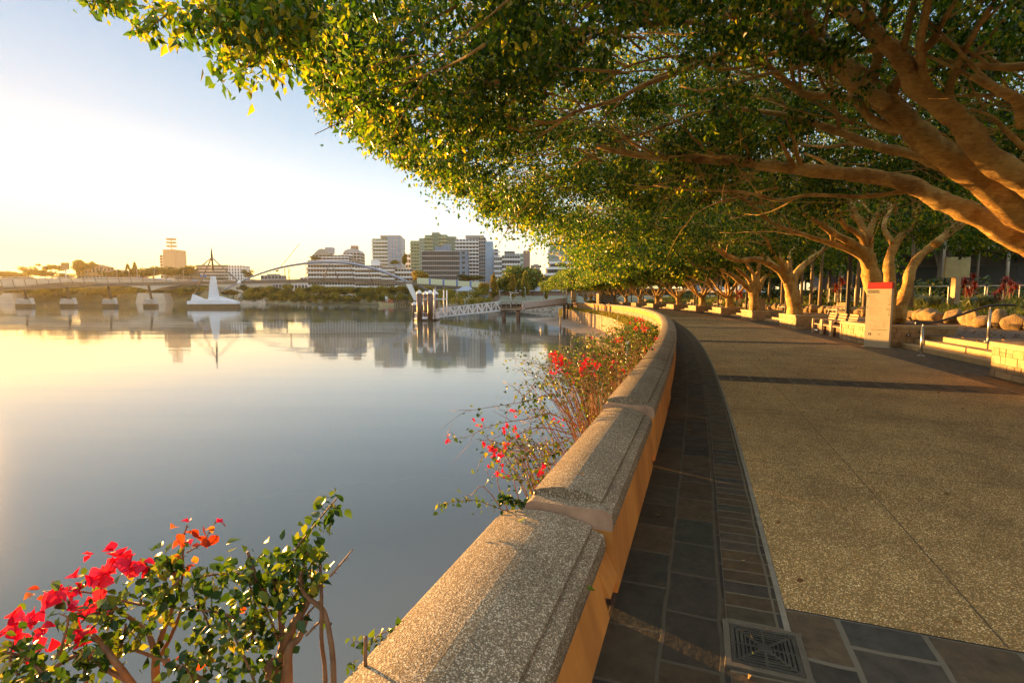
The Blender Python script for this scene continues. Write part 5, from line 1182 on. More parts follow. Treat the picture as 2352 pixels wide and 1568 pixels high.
# palms, cordylines, shrubs and trees of the garden
PALMT = mat('palm_trunk', (.34, .27, .17), (.24, .18, .11), .85, 4, .4, 20, stretch=(1, 1, 5)); PSHAFT = mat('palm_crownshaft', (.24, .26, .07), (.18, .19, .05), .5, 3)
PALML = leafmat('palm_fronds', [(0, (.025, .045, .01)), (.5, (.06, .085, .014)), (1, (.15, .15, .03))], .35, .4, 1.5)
def palm_meshes(seed, H, nf=11, FL=2.3):
    rng = random.Random(seed); nr = np.random.default_rng(seed); tr = MB(); tr.tube([(0, 0, -.1), (.03, 0, H * .5), (.08, .03, H - .9)], [.11, .085, .075], 10, wob=.03, rng=rng)
    sh = MB(); sh.tube([(.08, .03, H - .92), (.085, .03, H - .4), (.09, .03, H)], [.10, .095, .05], 10)
    V = []; F = []; Hh = []
    for i in range(nf):
        a = i * 2.4 + rng.uniform(-.2, .2); el = rng.uniform(.15, 1.15); ca, sa = math.cos(a), math.sin(a); pts = []
        for k in range(13): f = k / 12; r = FL * f * math.cos(el - f * 1.5) * .9 + .02; z = H + FL * (math.sin(el) * f - .75 * f * f); pts.append((.09 + ca * r, .03 + sa * r, z))
        for k in range(1, 13):
            p, q = np.array(pts[k]), np.array(pts[k - 1]); d_ = (p - q); d_ /= np.linalg.norm(d_); sd_ = np.cross(d_, [0, 0, 1]); sd_ /= np.linalg.norm(sd_) + 1e-6
            for sgn_ in (-1, 1):
                for j in range(3):
                    b = q + (p - q) * j / 3; L_ = .52 * math.sin(math.pi * min(1, (k + j / 3) / 13 * .85 + .12)) + .1; e = b + sd_ * sgn_ * L_ * .8 + d_ * L_ * .45 - np.array([0, 0, L_ * rng.uniform(.3, .8)])
                    n_ = len(V); V += [b, b + d_ * .035, e]; F.append((n_, n_ + 1, n_ + 2)); h = rng.random(); Hh += [h] * 3
    t_ = bpy.data.meshes.new('palm_trunk'); t_.from_pydata(tr.v, [], tr.f); t_.polygons.foreach_set('use_smooth', tr.sm); t_.materials.append(PALMT)
    s_ = bpy.data.meshes.new('palm_shaft'); s_.from_pydata(sh.v, [], sh.f); s_.polygons.foreach_set('use_smooth', sh.sm); s_.materials.append(PSHAFT)
    c_ = npmesh('palm_crown', V, F, attr=Hh); c_.materials.append(PALML); return t_, s_, c_
PM = [palm_meshes(1, 5.2), palm_meshes(2, 6.4), palm_meshes(3, 4.2, 9, 2.0), palm_meshes(4, 1.2, 16, 1.5)]
pal = [(1882, 33, 17, 0), (1862, 36, 18, 1), (1840, 38, 19, 0), (1966, 30, 19, 2), (1925, 42, 24, 1), (1990, 36, 22, 0), (1795, 44, 20, 1), (1765, 47, 21, 0), (1985, 28, 17, 2), (2092, 26, 16, 2), (1740, 52, 20, 1), (1690, 58, 20, 0), (1655, 64, 21, 1), (1955, 48, 28, 1), (1900, 50, 30, 0), (2160, 38, 26, 1), (2030, 44, 30, 1), (2240, 44, 30, 0), (1600, 74, 22, 1), (1560, 84, 24, 0)]
for i, (x, d_, t_, k) in enumerate(pal):
    p = W(x, 700, d_); p[2] = 1.3
    o = thing('palm_tree', 'slender palm with a smooth green crownshaft in the garden, %s of those behind the boulders' % ordn(i), 'palm tree', p, i * 1.7, 'garden palms'); o.scale = (1, 1, 1 + .08 * math.sin(i * 2.3))
    for nm, me in zip(('trunk', 'crownshaft', 'crown'), PM[k]): c = bpy.data.objects.new(nm, me); COL.objects.link(c); c.parent = o
for i, (s_, t_) in enumerate(((34., 14.2), (36.5, 15.5), (45, 14.5), (49, 14), (58, 15), (66, 14.5), (30.5, 14.6))):
    o = thing('cycad', 'low arching palm-like fern clump above the boulders, %s behind the benches' % ordn(i), 'fern', ST(s_, t_, .75), i, 'fern clumps in the garden bed'); o.scale = (.8, .8, .75)
    for nm, me in zip(('stem', 'base', 'fronds'), PM[3]): c = bpy.data.objects.new(nm, me); COL.objects.link(c); c.parent = o
CORD = leafmat('cordyline_leaves', [(0, (.10, .015, .015)), (.5, (.24, .03, .025)), (1, (.42, .10, .04))], .35, .45, 1.5)
def cordy():
    nr = np.random.default_rng(8); mb = MB(); tops_ = []
    for a in range(4): q = np.array([.28 * math.cos(a * 1.7), .28 * math.sin(a * 1.7), 1.0 + .28 * a]); mb.tube([(0, 0, 0), q * .5 + [0, 0, .05], q], .022, 6); tops_ += [q, q - [0, 0, .14]]
    V, F, H = blades(tops_, .48, nr, .085, 20, 1.5); c_ = npmesh('cordyline', V, F, attr=H); c_.materials.append(CORD)
    t_ = bpy.data.meshes.new('cordyline_stem'); t_.from_pydata(mb.v, [], mb.f); t_.materials.append(TRUNKM); return t_, c_
CM = cordy()
for i, (x, d_, sc_, z) in enumerate(((2220, 27, 1.15, 1.25), (2305, 27, 1.0, 1.3), (2318, 28, 1.05, 1.3), (2288, 24.5, .6, 1.2), (1925, 31, 1.1, 1.3), (1697, 42, .9, 1.0), (1700, 44, .8, 1.1), (2228, 26, .9, 1.2))):
    p = W(x, 700, d_); p[2] = z; o = thing('cordyline', ['tall red-leaved cordyline beside the back of a square sign panel', 'red cordyline at the railing, taller of the pair near the picture edge', 'red cordyline leaning beside the taller one at the railing', 'young red cordyline on a thin stem before the railing', 'bright red cordyline among the palms', 'red cordyline behind the third planter', 'small red cordyline half hidden behind another', 'low red cordyline at the foot of the tall one'][i], 'cordyline', p, i * 2.); o.scale = (sc_ * .7,) * 3
    for nm, me in zip(('stem', 'leaves'), CM): c = bpy.data.objects.new(nm, me); COL.objects.link(c); c.parent = o
# railing of white uprights and the plain back of a square sign behind it
def railing(xa, xb, da, db, label):
    a, b = W(xa, 672, da), W(xb, 672, db); a[2] = b[2] = 1.38; r_ = thing('railing', label, 'railing', a); L_ = np.linalg.norm(b - a); n_ = max(2, int(L_ / .62)); d_ = (b - a)
    wm_ = mat('railing_white', (.70, .64, .50), rough=.5)
    mb = MB(); mb.beam([0, 0, .98], d_ + [0, 0, .98], .05, .05); mb.beam([0, 0, .1], d_ + [0, 0, .1], .04, .04); mb.build('rails', wm_, r_)
    mb = MB(); [mb.beam(d_ * i / n_, d_ * i / n_ + [0, 0, .96], .035, .035) for i in range(n_ + 1)]; mb.build('uprights', wm_, r_); return r_
railing(2095, 2178, 31, 30, 'pale metal railing panel nearest the big forked fig trunk'); railing(2190, 2262, 30, 29, 'pale metal railing panel behind the square sign back'); railing(2268, 2420, 29, 27, 'pale metal railing panel running off at the picture edge'); railing(1950, 1990, 36, 37, 'short pale railing seen between lamp post and sign'); railing(1905, 1945, 38, 39, 'faint pale railing between two lamp posts')
bs = thing('square_sign', 'blank yellow-brown back of a square sign on a stout post behind the railing', 'sign', W(2192, 700, 28.5) * [1, 1, 0] + [0, 0, 1.35]); MB().box((0, 0, .75), (.30, .3, 1.5)).build('post', CAPM, bs); MB().box((0, 0, 2.0), (1.35, .12, 1.12)).build('panel', mat('sign_back', (.46, .38, .16)), bs)
# low pavilion behind with pale flat roof, office behind trees
pv = thing('pavilion', 'long low pavilion with a pale flat roof behind the garden trees', 'building', (47, 46, 1.7), -.35)
RM = mat('pavilion_roof', (.62, .50, .32), rough=.6); MB().box((0, 0, 4.35), (36, 9, .55)).build('roof', RM, pv); MB().box((0, 2, 2.0), (34, 5, 4.1)).build('wall', mat('pavilion_wall', (.20, .19, .20)), pv)
for i in range(9): MB().tube([(-16 + i * 4, -4, 0), (-16 + i * 4, -4, 4.1)], .12, 8).build('column', RM, pv)
for i in range(6): MB().box((-14 + i * 5.2, -.55, 1.6), (3.6, .1, 2.4)).build('window', GLASSD, pv)
ob = thing('office_building', 'blue glass office building showing in strips through the fig branches', 'building', W(2240, 700, 120) * [1, 1, 0], -.5)
MB().box((6, 10, 19), (46, 20, 38)).build('wall', mat('spandrel', (.50, .48, .42)), ob)
for i in range(11): MB().box((6, -.2, 2.6 + i * 3.4), (45, .3, 2.4)).build('window_glazing', mat('blue_glass', (.22, .42, .62), rough=.15), ob)
# shade umbrellas
SHD = mat('shade_canvas', (.62, .66, .74), rough=.7)
for i, (x, d_, y) in enumerate(((1594, 72, 650), (1648, 66, 652), (1698, 62, 650))):
    p = W(x, 700, d_); p[2] = 1.2; u_ = thing('shade_umbrella', ['peaked pale shade umbrella seen between far fig trunks', 'middle one of the peaked shade umbrellas, half behind a fig trunk', 'peaked shade umbrella beside the fig trunk beyond the planter steps'][i], 'umbrella', p, .3)
    top_ = W(x, y, d_)[2] - 1.2; MB().tube([(0, 0, 0), (0, 0, top_)], .05, 8).build('pole', LPM, u_); s_ = 2.0
    MB().add([(-s_, -s_, top_ - 1.1), (s_, -s_, top_ - 1.1), (s_, s_, top_ - 1.1), (-s_, s_, top_ - 1.1), (0, 0, top_), (-s_ * .35, -s_ * .35, top_ - .62), (s_ * .35, -s_ * .35, top_ - .62), (s_ * .35, s_ * .35, top_ - .62), (-s_ * .35, s_ * .35, top_ - .62)],
             [(0, 1, 6, 5), (1, 2, 7, 6), (2, 3, 8, 7), (3, 0, 5, 8), (5, 6, 4), (6, 7, 4), (7, 8, 4), (8, 5, 4)]).build('canopy', SHD, u_)
# background trees and shrubs of the park
GARD = leafmat('garden_leaves', [(0, (.012, .028, .006)), (.5, (.03, .06, .010)), (.85, (.07, .10, .015)), (1, (.15, .13, .02))], .35, .5, 1.4, .5)
rng = random.Random(21)
def gtree(x, y, z, h, w_, form, lab, name, grp, m=GARD, L=.06, nl=2600):
    key = ('g', form, m.name, int(abs(x) * 3) % 3)
    if key not in TM: TM[key] = tree_meshes(100 + len(TM), form, nl, L, m)
    o = thing(name, lab, 'shrub' if 'shrub' in name else 'tree', (x, y, z), rng.uniform(0, 6.28), grp); o.scale = (w_, w_, h)
    for nm, me in zip(('trunk', 'crown'), TM[key]): c = bpy.data.objects.new(nm, me); COL.objects.link(c); c.parent = o
k = 0
for i in range(26):
    s_ = 6 + i * 5.2 + rng.uniform(-1.5, 1.5); t_ = rng.uniform(30, 38) if i % 2 else rng.uniform(22, 27); q = ST(min(s_, 140), t_)
    gtree(q[0], q[1], 1.4, rng.uniform(8, 11.5), rng.uniform(6.5, 9), 'round', 'dark leafy park tree behind the garden palms, %s on from the near end' % ordn(i), 'park_tree', 'park trees behind the garden')
for i in range(22):
    q = ST(40 + i * 8, 48 + rng.uniform(-4, 8)); gtree(q[0], min(q[1], 210), 1.2, rng.uniform(10, 14), rng.uniform(10, 14), 'round', 'tall dark park tree in the furthest belt, glimpsed between trunks', 'park_tree', 'furthest belt of park trees', L=.07)
for i in range(30):
    s_ = 13 + i * 3.3; q = ST(s_, rng.uniform(17, 21)); gtree(q[0], q[1], 1.1, rng.uniform(1.4, 2.4), rng.uniform(1.8, 2.8), 'bush', 'bushy green shrub at the back of the garden bed', 'garden_shrub', 'garden shrubs', L=.09, nl=900)
PARKG = leafmat('park_leaves', [(0, (.02, .05, .008)), (.5, (.05, .11, .012)), (.85, (.12, .17, .015)), (1, (.22, .20, .02))], .35, .5, 1.5, .3)
# ================= ferry pontoon, gangway, timber landing, tug
PILE = mat('pile_dark', (.11, .055, .025), (.06, .03, .015), .5, .8, .3, 8); CAPW = mat('pile_cap', (.72, .72, .72), rough=.5); ALU = mat('gangway_white', (.66, .65, .66), rough=.4); TIMB = mat('jetty_timber', (.24, .18, .12), (.13, .09, .06), .85, 2, .4)
k3 = lambda a, b: ((1640 + a / 5.6) / 1.7415, (1130 + b / 5.6) / 1.7415)      # detail crop of the survey picture
def pile(a, ytop, d_, r, lab, cap=True, name='mooring_pile', yb=None):
    p = W(*k3(a, ytop), d_); h = p[2] - WZ; o = thing(name, lab, 'pile', (p[0], d_, WZ), 0, 'mooring piles of the ferry pontoon')
    MB().tube([(0, 0, -1.5), (0, 0, h - .75 if cap else h)], r, 16).build('shaft', PILE, o)
    MB().lathe([(r * .985, 0), (r * .99, .9)], (0, 0, -.1), 16).build('tide_mark', WET, o)
    if cap: MB().lathe([(r * 1.12, 0), (r * 1.12, .32), (.02, .82)], (0, 0, h - .78), 16).build('cap', CAPW, o)
for a, y, d_, r, lab in ((205, 168, 108, .56, 'tall brown pile with a white conical cap, first from the river side of the pontoon'), (350, 188, 118, .56, 'tall capped pile set back between the two front piles'), (445, 170, 109, .56, 'tall capped pile standing in front of the pontoon, beside its frame'), (575, 190, 119, .56, 'tall capped pile behind the white gangway frame'),
                         (93, 430, 124, .5, 'short dark pile with white cap at the river end of the pontoon'), (147, 430, 128, .5, 'short capped pile behind the first short one'), (268, 428, 130, .5, 'short capped pile visible between two tall piles')): pile(a, y, d_, r, lab)
DPN = 112.
pq = lambda a, b, d_=DPN: W(*k3(a, b), d_)
a, b = pq(120, 850), pq(600, 850); pt = thing('ferry_pontoon', 'white railed floating ferry pontoon held between brown piles', 'pontoon', ((a[0] + b[0]) / 2, DPN, WZ)); w_ = (b[0] - a[0]) / 2
mb = MB(); pr = [(-w_, -1), (-w_ + .8, -2.2), (w_ - .8, -2.2), (w_, -1), (w_, 5), (w_ - .8, 6), (-w_ + .8, 6), (-w_, 5)]; mb.prism(pr, -.4, .32); mb.build('hull', WET, pt)
MB().prism([(x * 1.02, y * 1.02) for x, y in pr], .321, .55).build('deck', ALU, pt)
mb = MB(); mr = MB(); pp = [np.array([x * .97, y * .95, .55]) for x, y in pr]
for i in range(8):
    p, q = pp[i], pp[(i + 1) % 8]; mr.beam(p + [0, 0, 1.15], q + [0, 0, 1.15], .07, .07); mr.beam(p + [0, 0, .15], q + [0, 0, .15], .05, .05); n_ = max(2, int(np.linalg.norm(q - p) / .5))
    for j in range(n_): z_ = p + (q - p) * j / n_; mb.beam(z_, z_ + [0, 0, 1.15], .05, .05)
mr.build('handrail', ALU, pt); mb.build('balusters', ALU, pt)
gf = thing('lifting_frame', 'white steel lifting frame with crossbeam at the foot of the gangway', 'frame', (pq(580, 560, 110)[0], 110, WZ + .55))
for dx, h, r in ((-.9, 5.9, .14), (-.3, 6.2, .18), (1.7, 6.0, .12), (2.4, 6.0, .12)): MB().tube([(dx, 0, 0), (dx, 0, h)], r, 8).build('upright', ALU, gf)
MB().box((-.6, 0, 4.1), (6.2, .3, .28)).build('crossbeam', ALU, gf)
# gangway truss
g0, g1 = pq(590, 775, 110), pq(2030, 625, 106); t0, t1 = pq(640, 665, 110), pq(2000, 510, 106)
gw = thing('gangway', 'white lattice truss gangway sloping up from the pontoon to the timber landing', 'gangway', g0)
o0 = g0; mb = MB()
for dy in (0, 1.9):
    A0, A1 = g0 - o0 + [0, dy, 0], g1 - o0 + [0, dy, 0]; H_ = 1.85
    mb = MB(); mb.beam(A0, A1, .2, .22); mb.build('bottom_chord', ALU, gw); mb = MB(); mb.beam(A0 + [.6, 0, H_], A1 + [0, 0, H_], .16, .16); mb.build('top_chord', ALU, gw)
    mb = MB(); n_ = 14
    for i in range(n_):
        p, q = A0 + (A1 - A0) * i / n_, A0 + (A1 - A0) * (i + 1) / n_; mb.beam(p, p + [0, 0, H_], .12, .12)
        if i % 2: mb.beam(p + [0, 0, H_], q, .11, .11)
        else: mb.beam(p, q + [0, 0, H_], .11, .11)
    mb.build('lattice', ALU, gw)
mb = MB(); mb.beam(g0 - o0 + [0, .95, .05], g1 - o0 + [0, .95, .05], 1.7, .1); mb.build('walkway', mat('gangway_deck', (.42, .36, .33)), gw)
# timber landing on two pairs of piles
k33 = lambda a, b: (918.7 + a * .21975, 505.3 + b * .21975)
L0, L1_ = W(*k33(1050, 935), 106), W(*k33(1278, 935), 104)
tl = thing('timber_landing', 'small timber landing on dark piles joining the white gangway and the fixed ramp', 'landing', (L0 + L1_) / 2); c_ = (L0 + L1_) / 2; hw = (L1_[0] - L0[0]) / 2
MB().box((0, 1.2, 0), (hw * 2, 3.4, .35)).build('deck', TIMB, tl)
mb = MB()
for z in (.55, 1.15, 1.5): mb.box((0, -.4, z), (hw * 2, .1, .12))
for i in range(5): mb.box((-hw + .15 + (2 * hw - .3) * i / 4, -.4, .8), (.18, .16, 1.6))
for z in (.55, 1.15, 1.5): mb.box((0, 2.8, z), (hw * 2, .1, .12))
mb.build('balustrade', TIMB, tl)
for x in (-hw * .72, hw * .62):
    for dy in (0, 2.4): MB().tube([(x, dy, -.15), (x + .15, dy, WZ - 1.5 - c_[2])], .42, 10).build('pile', PILE, tl)
r0, r1 = W(*k33(1278, 925), 104), W(*k33(1735, 870), 112); fr = thing('access_ramp', 'solid-sided white ramp rising from the timber landing to the promenade', 'ramp', r0)
for dy in (0, 2.): MB().beam(np.array([0, dy, .45]), r1 - r0 + [0, dy, .45], .12, 1.5).build('side_panel', mat('ramp_panel', (.50, .44, .40), rough=.6), fr)
MB().beam(np.array([0, 1, 0]), r1 - r0 + [0, 1, 0], 1.8, .2).build('walkway', TIMB, fr)
ld = thing('landing_platform', 'dark railed platform with pale cabinet where the ramp meets the promenade wall', 'landing', W(*k33(1750, 880), 112)); MB().box((.6, .8, 0), (3.2, 3.4, .3)).build('deck', TIMB, ld)
mb = MB(); [mb.box((-.8 + .55 * i, -.8, .8), (.08, .08, 1.5)) for i in range(6)]; mb.box((.6, -.8, 1.5), (3., .09, .1)); mb.box((.6, -.8, .8), (3., .06, .08)); mb.build('balustrade', TIMB, ld)
MB().box((1.4, .6, 1.6), (1.0, .8, 2.6)).build('cabinet', CAPM, ld)
for i, x in enumerate((-.7, .2, 1.0)): MB().tube([(x, 0, 0), (x, 0, WZ - 1.5 - ld.location[2])], .34, 10).build('pile', PILE, ld)
MB().tube([(-.2, -.6, 0), (-.2, -.6, 5.2)], .06, 6).build('lamp_pole', LAMPM, ld)
# depth marker and its post
p = W(*k33(1677, 1100), 78); p[2] = WZ; mk_ = thing('tide_marker', 'thin post with a yellow board standing in the shallows before the sea wall', 'marker', p); h_ = W(*k33(1677, 928), 78)[2] - WZ
MB().tube([(0, 0, -1), (0, 0, h_)], .09, 8).build('post', PILE, mk_); MB().box((0, -.12, h_ - .55), (.55, .05, 1.2)).build('board', mat('yellow_board', (.62, .40, .04)), mk_)
p = ST(60, -2.2, WZ); mk_ = thing('marker_post', 'thin pale post against the concrete sea wall', 'post', p); MB().tube([(0, 0, -1), (0, 0, 2.9)], .07, 8).build('shaft', LPM, mk_)
# lamps and masts of the far lawn
for a, yb, yt, d_, lab, bend in ((1158, 895, 757, 150, 'white swan-necked lamp on the lawn edge above the landing', 1), (680, 925, 825, 150, 'leaning pale post behind the gangway', 0), (1505, 865, 740, 160, 'thin pale leaning mast behind the access ramp', 0), (1745, 830, 720, 125, 'thin dark lamp pole over the landing platform', 0), (1042, 830, 735, 190, 'grey lamp pole by the grass terraces', 0), (1308, 850, 700, 185, 'tall thin lamp pole among the lawn trees', 0)):
    p = W(*k33(a, yb), d_); h = W(*k33(a, yt), d_)[2] - p[2]; l_ = thing('lawn_lamp', lab, 'lamp post', p)
    MB().tube([(0, 0, -1), (0, 0, h * .9), (-.25 if not bend else 0, 0, h)], .11, 8).build('pole', ALU if bend else LPM, l_)
    if bend: MB().tube([(0, 0, h * .75), (.3, 0, h * .93), (1.3, 0, h), (2.4, 0, h * .95)], .09, 6).build('arm', ALU, l_); MB().box((0, 0, h + .1), (1.2, .4, .15)).build('lamp_head', ALU, l_)
    else: MB().box((-.3, 0, h), (.5, .2, .12)).build('lamp_head', LPM, l_)
# grass terraces
am = thing('grass_terraces', 'broad curved grass terraces with pale stone risers behind the gangway', 'terraces', (0, 190, 0))
for i in range(5):
    z = W(1200, 694 - i * 3.6, 190 + i * 4)[2]; x0, x1 = W(1140 + i * 2.5, 690, 190 + i * 4)[0], W(1345, 690, 190 + i * 4)[0]
    MB().box(((x0 + x1) / 2, i * 4 + 6, z - .4), (x1 - x0, 12, .8)).build('terrace_riser', mat('terrace_stone', (.42, .44, .38)), am); MB().box(((x0 + x1) / 2, i * 4 + 6.3, z + .006), (x1 - x0 - .2, 11.6, .02)).build('turf', GRASSM, am)
mb = MB(); 
# rocks of the shore: countless rubble, one mass
nr = np.random.default_rng(31); V = []; F = []
sh = np.array(shoreR)
for i in range(1500):
    k = nr.uniform(6, 34); j = int(k); p = sh[j] * (1 - k + j) + sh[j + 1] * (k - j); t = sh[j + 1] - sh[j]; t /= np.linalg.norm(t); nn = np.array([t[1], -t[0]]) * -1
    q = p - np.array([-t[1], t[0]]) * 0; off_ = nr.uniform(-1, 9); q = p + np.array([t[1], -t[0]]) * off_ * (1 if (np.array([t[1], -t[0]])[1] > 0) else -1)
    z = WZ + .1 + max(0, off_) * .2; r = nr.uniform(.25, .7); b = len(V); V += [(q[0] + r * a, q[1] + r * c, z + r * .7 * e) for a, c, e in ((1, 0, 0), (0, 1, 0), (-1, 0, 0), (0, -1, 0), (.1, .1, 1))]; F += [(b, b + 1, b + 4), (b + 1, b + 2, b + 4), (b + 2, b + 3, b + 4), (b + 3, b, b + 4)]
o = link('shore_rubble', npmesh('shore_rubble', V, F), mat('rubble', (.26, .22, .17), (.14, .12, .10), .9, .4)); tag(o, 'grey rubble stones along the muddy shore under the gangway', 'rubble', kind='stuff')
# mangroves and trees between pontoon and lawn
mg = [(1026, 707, 165, 34, 38, 'bush'), (1052, 705, 170, 30, 34, 'bush'), (1078, 706, 165, 27, 40, 'bush'), (1100, 704, 170, 26, 34, 'bush'), (1040, 700, 190, 44, 44, 'bush'), (1012, 700, 200, 40, 34, 'bush'), (1125, 700, 180, 22, 24, 'bush'), (1098, 690, 200, 34, 44, 'bush'), (1070, 690, 205, 26, 36, 'bush'), (1022, 690, 220, 30, 40, 'round'), (996, 694, 230, 30, 30, 'bush'), (1360, 697, 120, 10, 30, 'bush')]
for i, (x, y, d_, h, w_, f) in enumerate(mg): far_tree(x, y, d_, h, w_, f, OLIVE, 'rounded olive mangrove bush on the mud behind the pontoon, %s from the piles' % ordn(i), 'mangroves behind the pontoon', z=None, L=.07, nl=2600, name='mangrove_bush')
for i, (x, y, d_, h, w_, f, m_, lab) in enumerate([(1135, 690, 200, 62, 40, 'tall', YELLG, 'tall yellowing paperbark tree left of the big dark tree'), (1178, 690, 195, 64, 34, 'tall', YELLG, 'yellowing paperbark in front of the big dark tree'), (1206, 690, 198, 70, 34, 'tall', OLIVE, 'tall thin olive tree before the round white building'), (1112, 690, 210, 46, 30, 'round', YELLG, 'small yellowing tree beside the shed roof'),
        (1190, 690, 225, 84, 92, 'round', PARKG, 'big dark spreading tree under the tower blocks'), (1225, 690, 230, 76, 56, 'round', PARKG, 'dark tree merging with the big spreading one'), (1160, 690, 230, 70, 50, 'round', PARKG, 'dark tree on the river side of the big spreading one'), (970, 660, 330, 42, 46, 'round', YELLG, 'golden round tree in front of the grey grid hotel'), (950, 676, 330, 34, 34, 'round', OLIVE, 'olive tree beside the foot of the raking bridge leg'), (1080, 660, 340, 30, 60, 'flat', GARD, 'low dark trees at the foot of the white balcony tower'),
        (1254, 690, 170, 40, 26, 'tall', YELLG, 'thin yellow-green tree at the end of the fig row'), (985, 690, 300, 36, 40, 'round', OLIVE, 'olive tree under the canopy end of the footbridge'), (1150, 672, 300, 20, 40, 'round', GARD, 'dark low tree behind the yellowing paperbarks'), (930, 610, 400, 28, 22, 'tall', OLIVE, 'rooftop tree cluster on the mid-rise block'), (905, 612, 402, 16, 24, 'round', OLIVE, 'small rooftop shrub on the mid-rise block'), (725, 602, 425, 14, 26, 'round', DARKG, 'shrubbery on the terrace roof by the vaulted roof')]):
    far_tree(x, y, d_, h, w_, f, m_, lab, L=.06, nl=3000)
# shed with hipped roof
p = W(1068, 690, 215); shd = thing('boat_shed', 'small grey hip-roofed shed among the mangroves', 'shed', (p[0], 215, p[2])); z = W(0, 668, 215)[2] - p[2]; zt = W(0, 657, 215)[2] - p[2]; s_ = 215 / FPX
MB().box((0, 4, z / 2), (18 * s_, 5, z)).build('wall', CREAM, shd)
MB().add([(-22 * s_, 0, z), (22 * s_, 0, z), (20 * s_, 8, z + .3), (-20 * s_, 8, z + .3), (-6 * s_, 4, zt), (9 * s_, 4, zt)], [(0, 1, 5, 4), (1, 2, 5), (2, 3, 4, 5), (3, 0, 4), (3, 2, 1, 0)]).build('roof', mat('shed_roof', (.25, .30, .36)), shd)
for x in (-9, 8): MB().box((x * s_, .5, z / 2), (.3, .3, z)).build('post', CREAM, shd)
b2 = thing('park_pavilion', 'low brick pavilion with blue-grey roof behind the grass terraces', 'building', (W(1220, 690, 240)[0], 240, 0)); MB().box((0, 0, 2), (40, 8, 5)).build('wall', BROWN, b2); MB().add([(-21, -5, 4.5), (21, -5, 4.5), (21, 5, 4.5), (-21, 5, 4.5), (-17, 0, 7), (17, 0, 7)], [(0, 1, 5, 4), (1, 2, 5), (2, 3, 4, 5), (3, 0, 4)]).build('roof', mat('shed_roof', (.25, .30, .36)), b2)
# tug on its slip, wharf piles
p = W(889, 702, 309); tg = thing('tugboat', 'old cream-hulled tugboat with a grey funnel and red-brown deckhouse', 'boat', (p[0], 309, WZ), .1); HM = mat('tug_hull', (.62, .50, .28), rough=.5)
n = 10; V = []
for i in range(n + 1):
    f = i / n; x = -4.7 + 9.4 * f; w_ = 1.35 * math.sin(math.pi * min(1, .08 + f * .62)) ** .7; top = 1.9 + .9 * (1 - f) ** 2 * 1.0 - .3; 
    V += [(x - .5 * (1 - f), -w_, top), (x + .5 * (1 - f), -w_ * .55, -.3), (x + .5 * (1 - f), w_ * .55, -.3), (x - .5 * (1 - f), w_, top)]
F = [(i * 4 + j, i * 4 + (j + 1) % 4, i * 4 + 4 + (j + 1) % 4, i * 4 + 4 + j) for i in range(n) for j in range(4)] + [(3, 2, 1, 0), (n * 4, n * 4 + 1, n * 4 + 2, n * 4 + 3)]
MB().add(V, F).build('hull', HM, tg); RB = mat('tug_red', (.36, .10, .05)); MB().box((2.2, 0, 2.7), (3.0, 1.6, 1.9)).build('deckhouse', RB, tg); MB().box((.9, 0, 3.3), (1.2, 1.4, 1.6)).build('wheelhouse', HM, tg); MB().box((-1.6, 0, 2.1), (3., 1.8, .9)).build('forward_deck', RB, tg)
o = MB().tube([(-.3, 0, 1.8), (-.3, 0, 5.6)], .75, 14).build('funnel', GREY, tg); MB().tube([(-.3, 0, 4.5), (-.3, 0, 5.0)], .77, 14).build('funnel_band', WHITE, o)
wh = thing('wharf', 'old dark timber wharf piles beside the tugboat', 'wharf', (W(928, 700, 300)[0], 300, WZ))
for i in range(13): MB().tube([(-5.5 + i * .95, (i % 3) * .8, -1), (-5.5 + i * .95, (i % 3) * .8, 3.6 + .5 * math.sin(i * 2))], .2, 6).build('pile', PILE, wh)
MB().box((0, 1.5, 2.2), (12, 2.5, .3)).build('deck', TIMB, wh)
# ground cover on the ledge
LEDG = leafmat('ledge_leaves', [(0, (.04, .06, .008)), (.5, (.11, .12, .012)), (.85, (.24, .20, .02)), (1, (.36, .24, .03))], .4, .5, 1.6, .6)
nr = np.random.default_rng(61); C = []
for _ in range(900):
    s_ = nr.uniform(24, 120); t_ = -.5 - nr.random() * ledge_w(s_) * .9; c_ = ST(s_, t_, LZ + .12 + .3 * nr.random()); k = 34; C.append(c_ + nr.normal(size=(k, 3)) * (.28, .34, .16))
for _ in range(300):
    s_ = nr.uniform(40, 120); c_ = ST(s_, -ledge_w(s_) - .25, LZ + .2); C.append(c_ + nr.normal(size=(22, 3)) * (.2, .3, .2) - [0, 0, .1])
C = np.concatenate(C); V, F, h = leaf_arrays(C, .13, nr, droop=.2, wid=.36); o = link('ledge_creeper', npmesh('ledge_creeper', V, F, attr=h), LEDG); tag(o, 'yellow-green creeping plants spilling along the ledge below the wall', 'ground cover', kind='stuff')
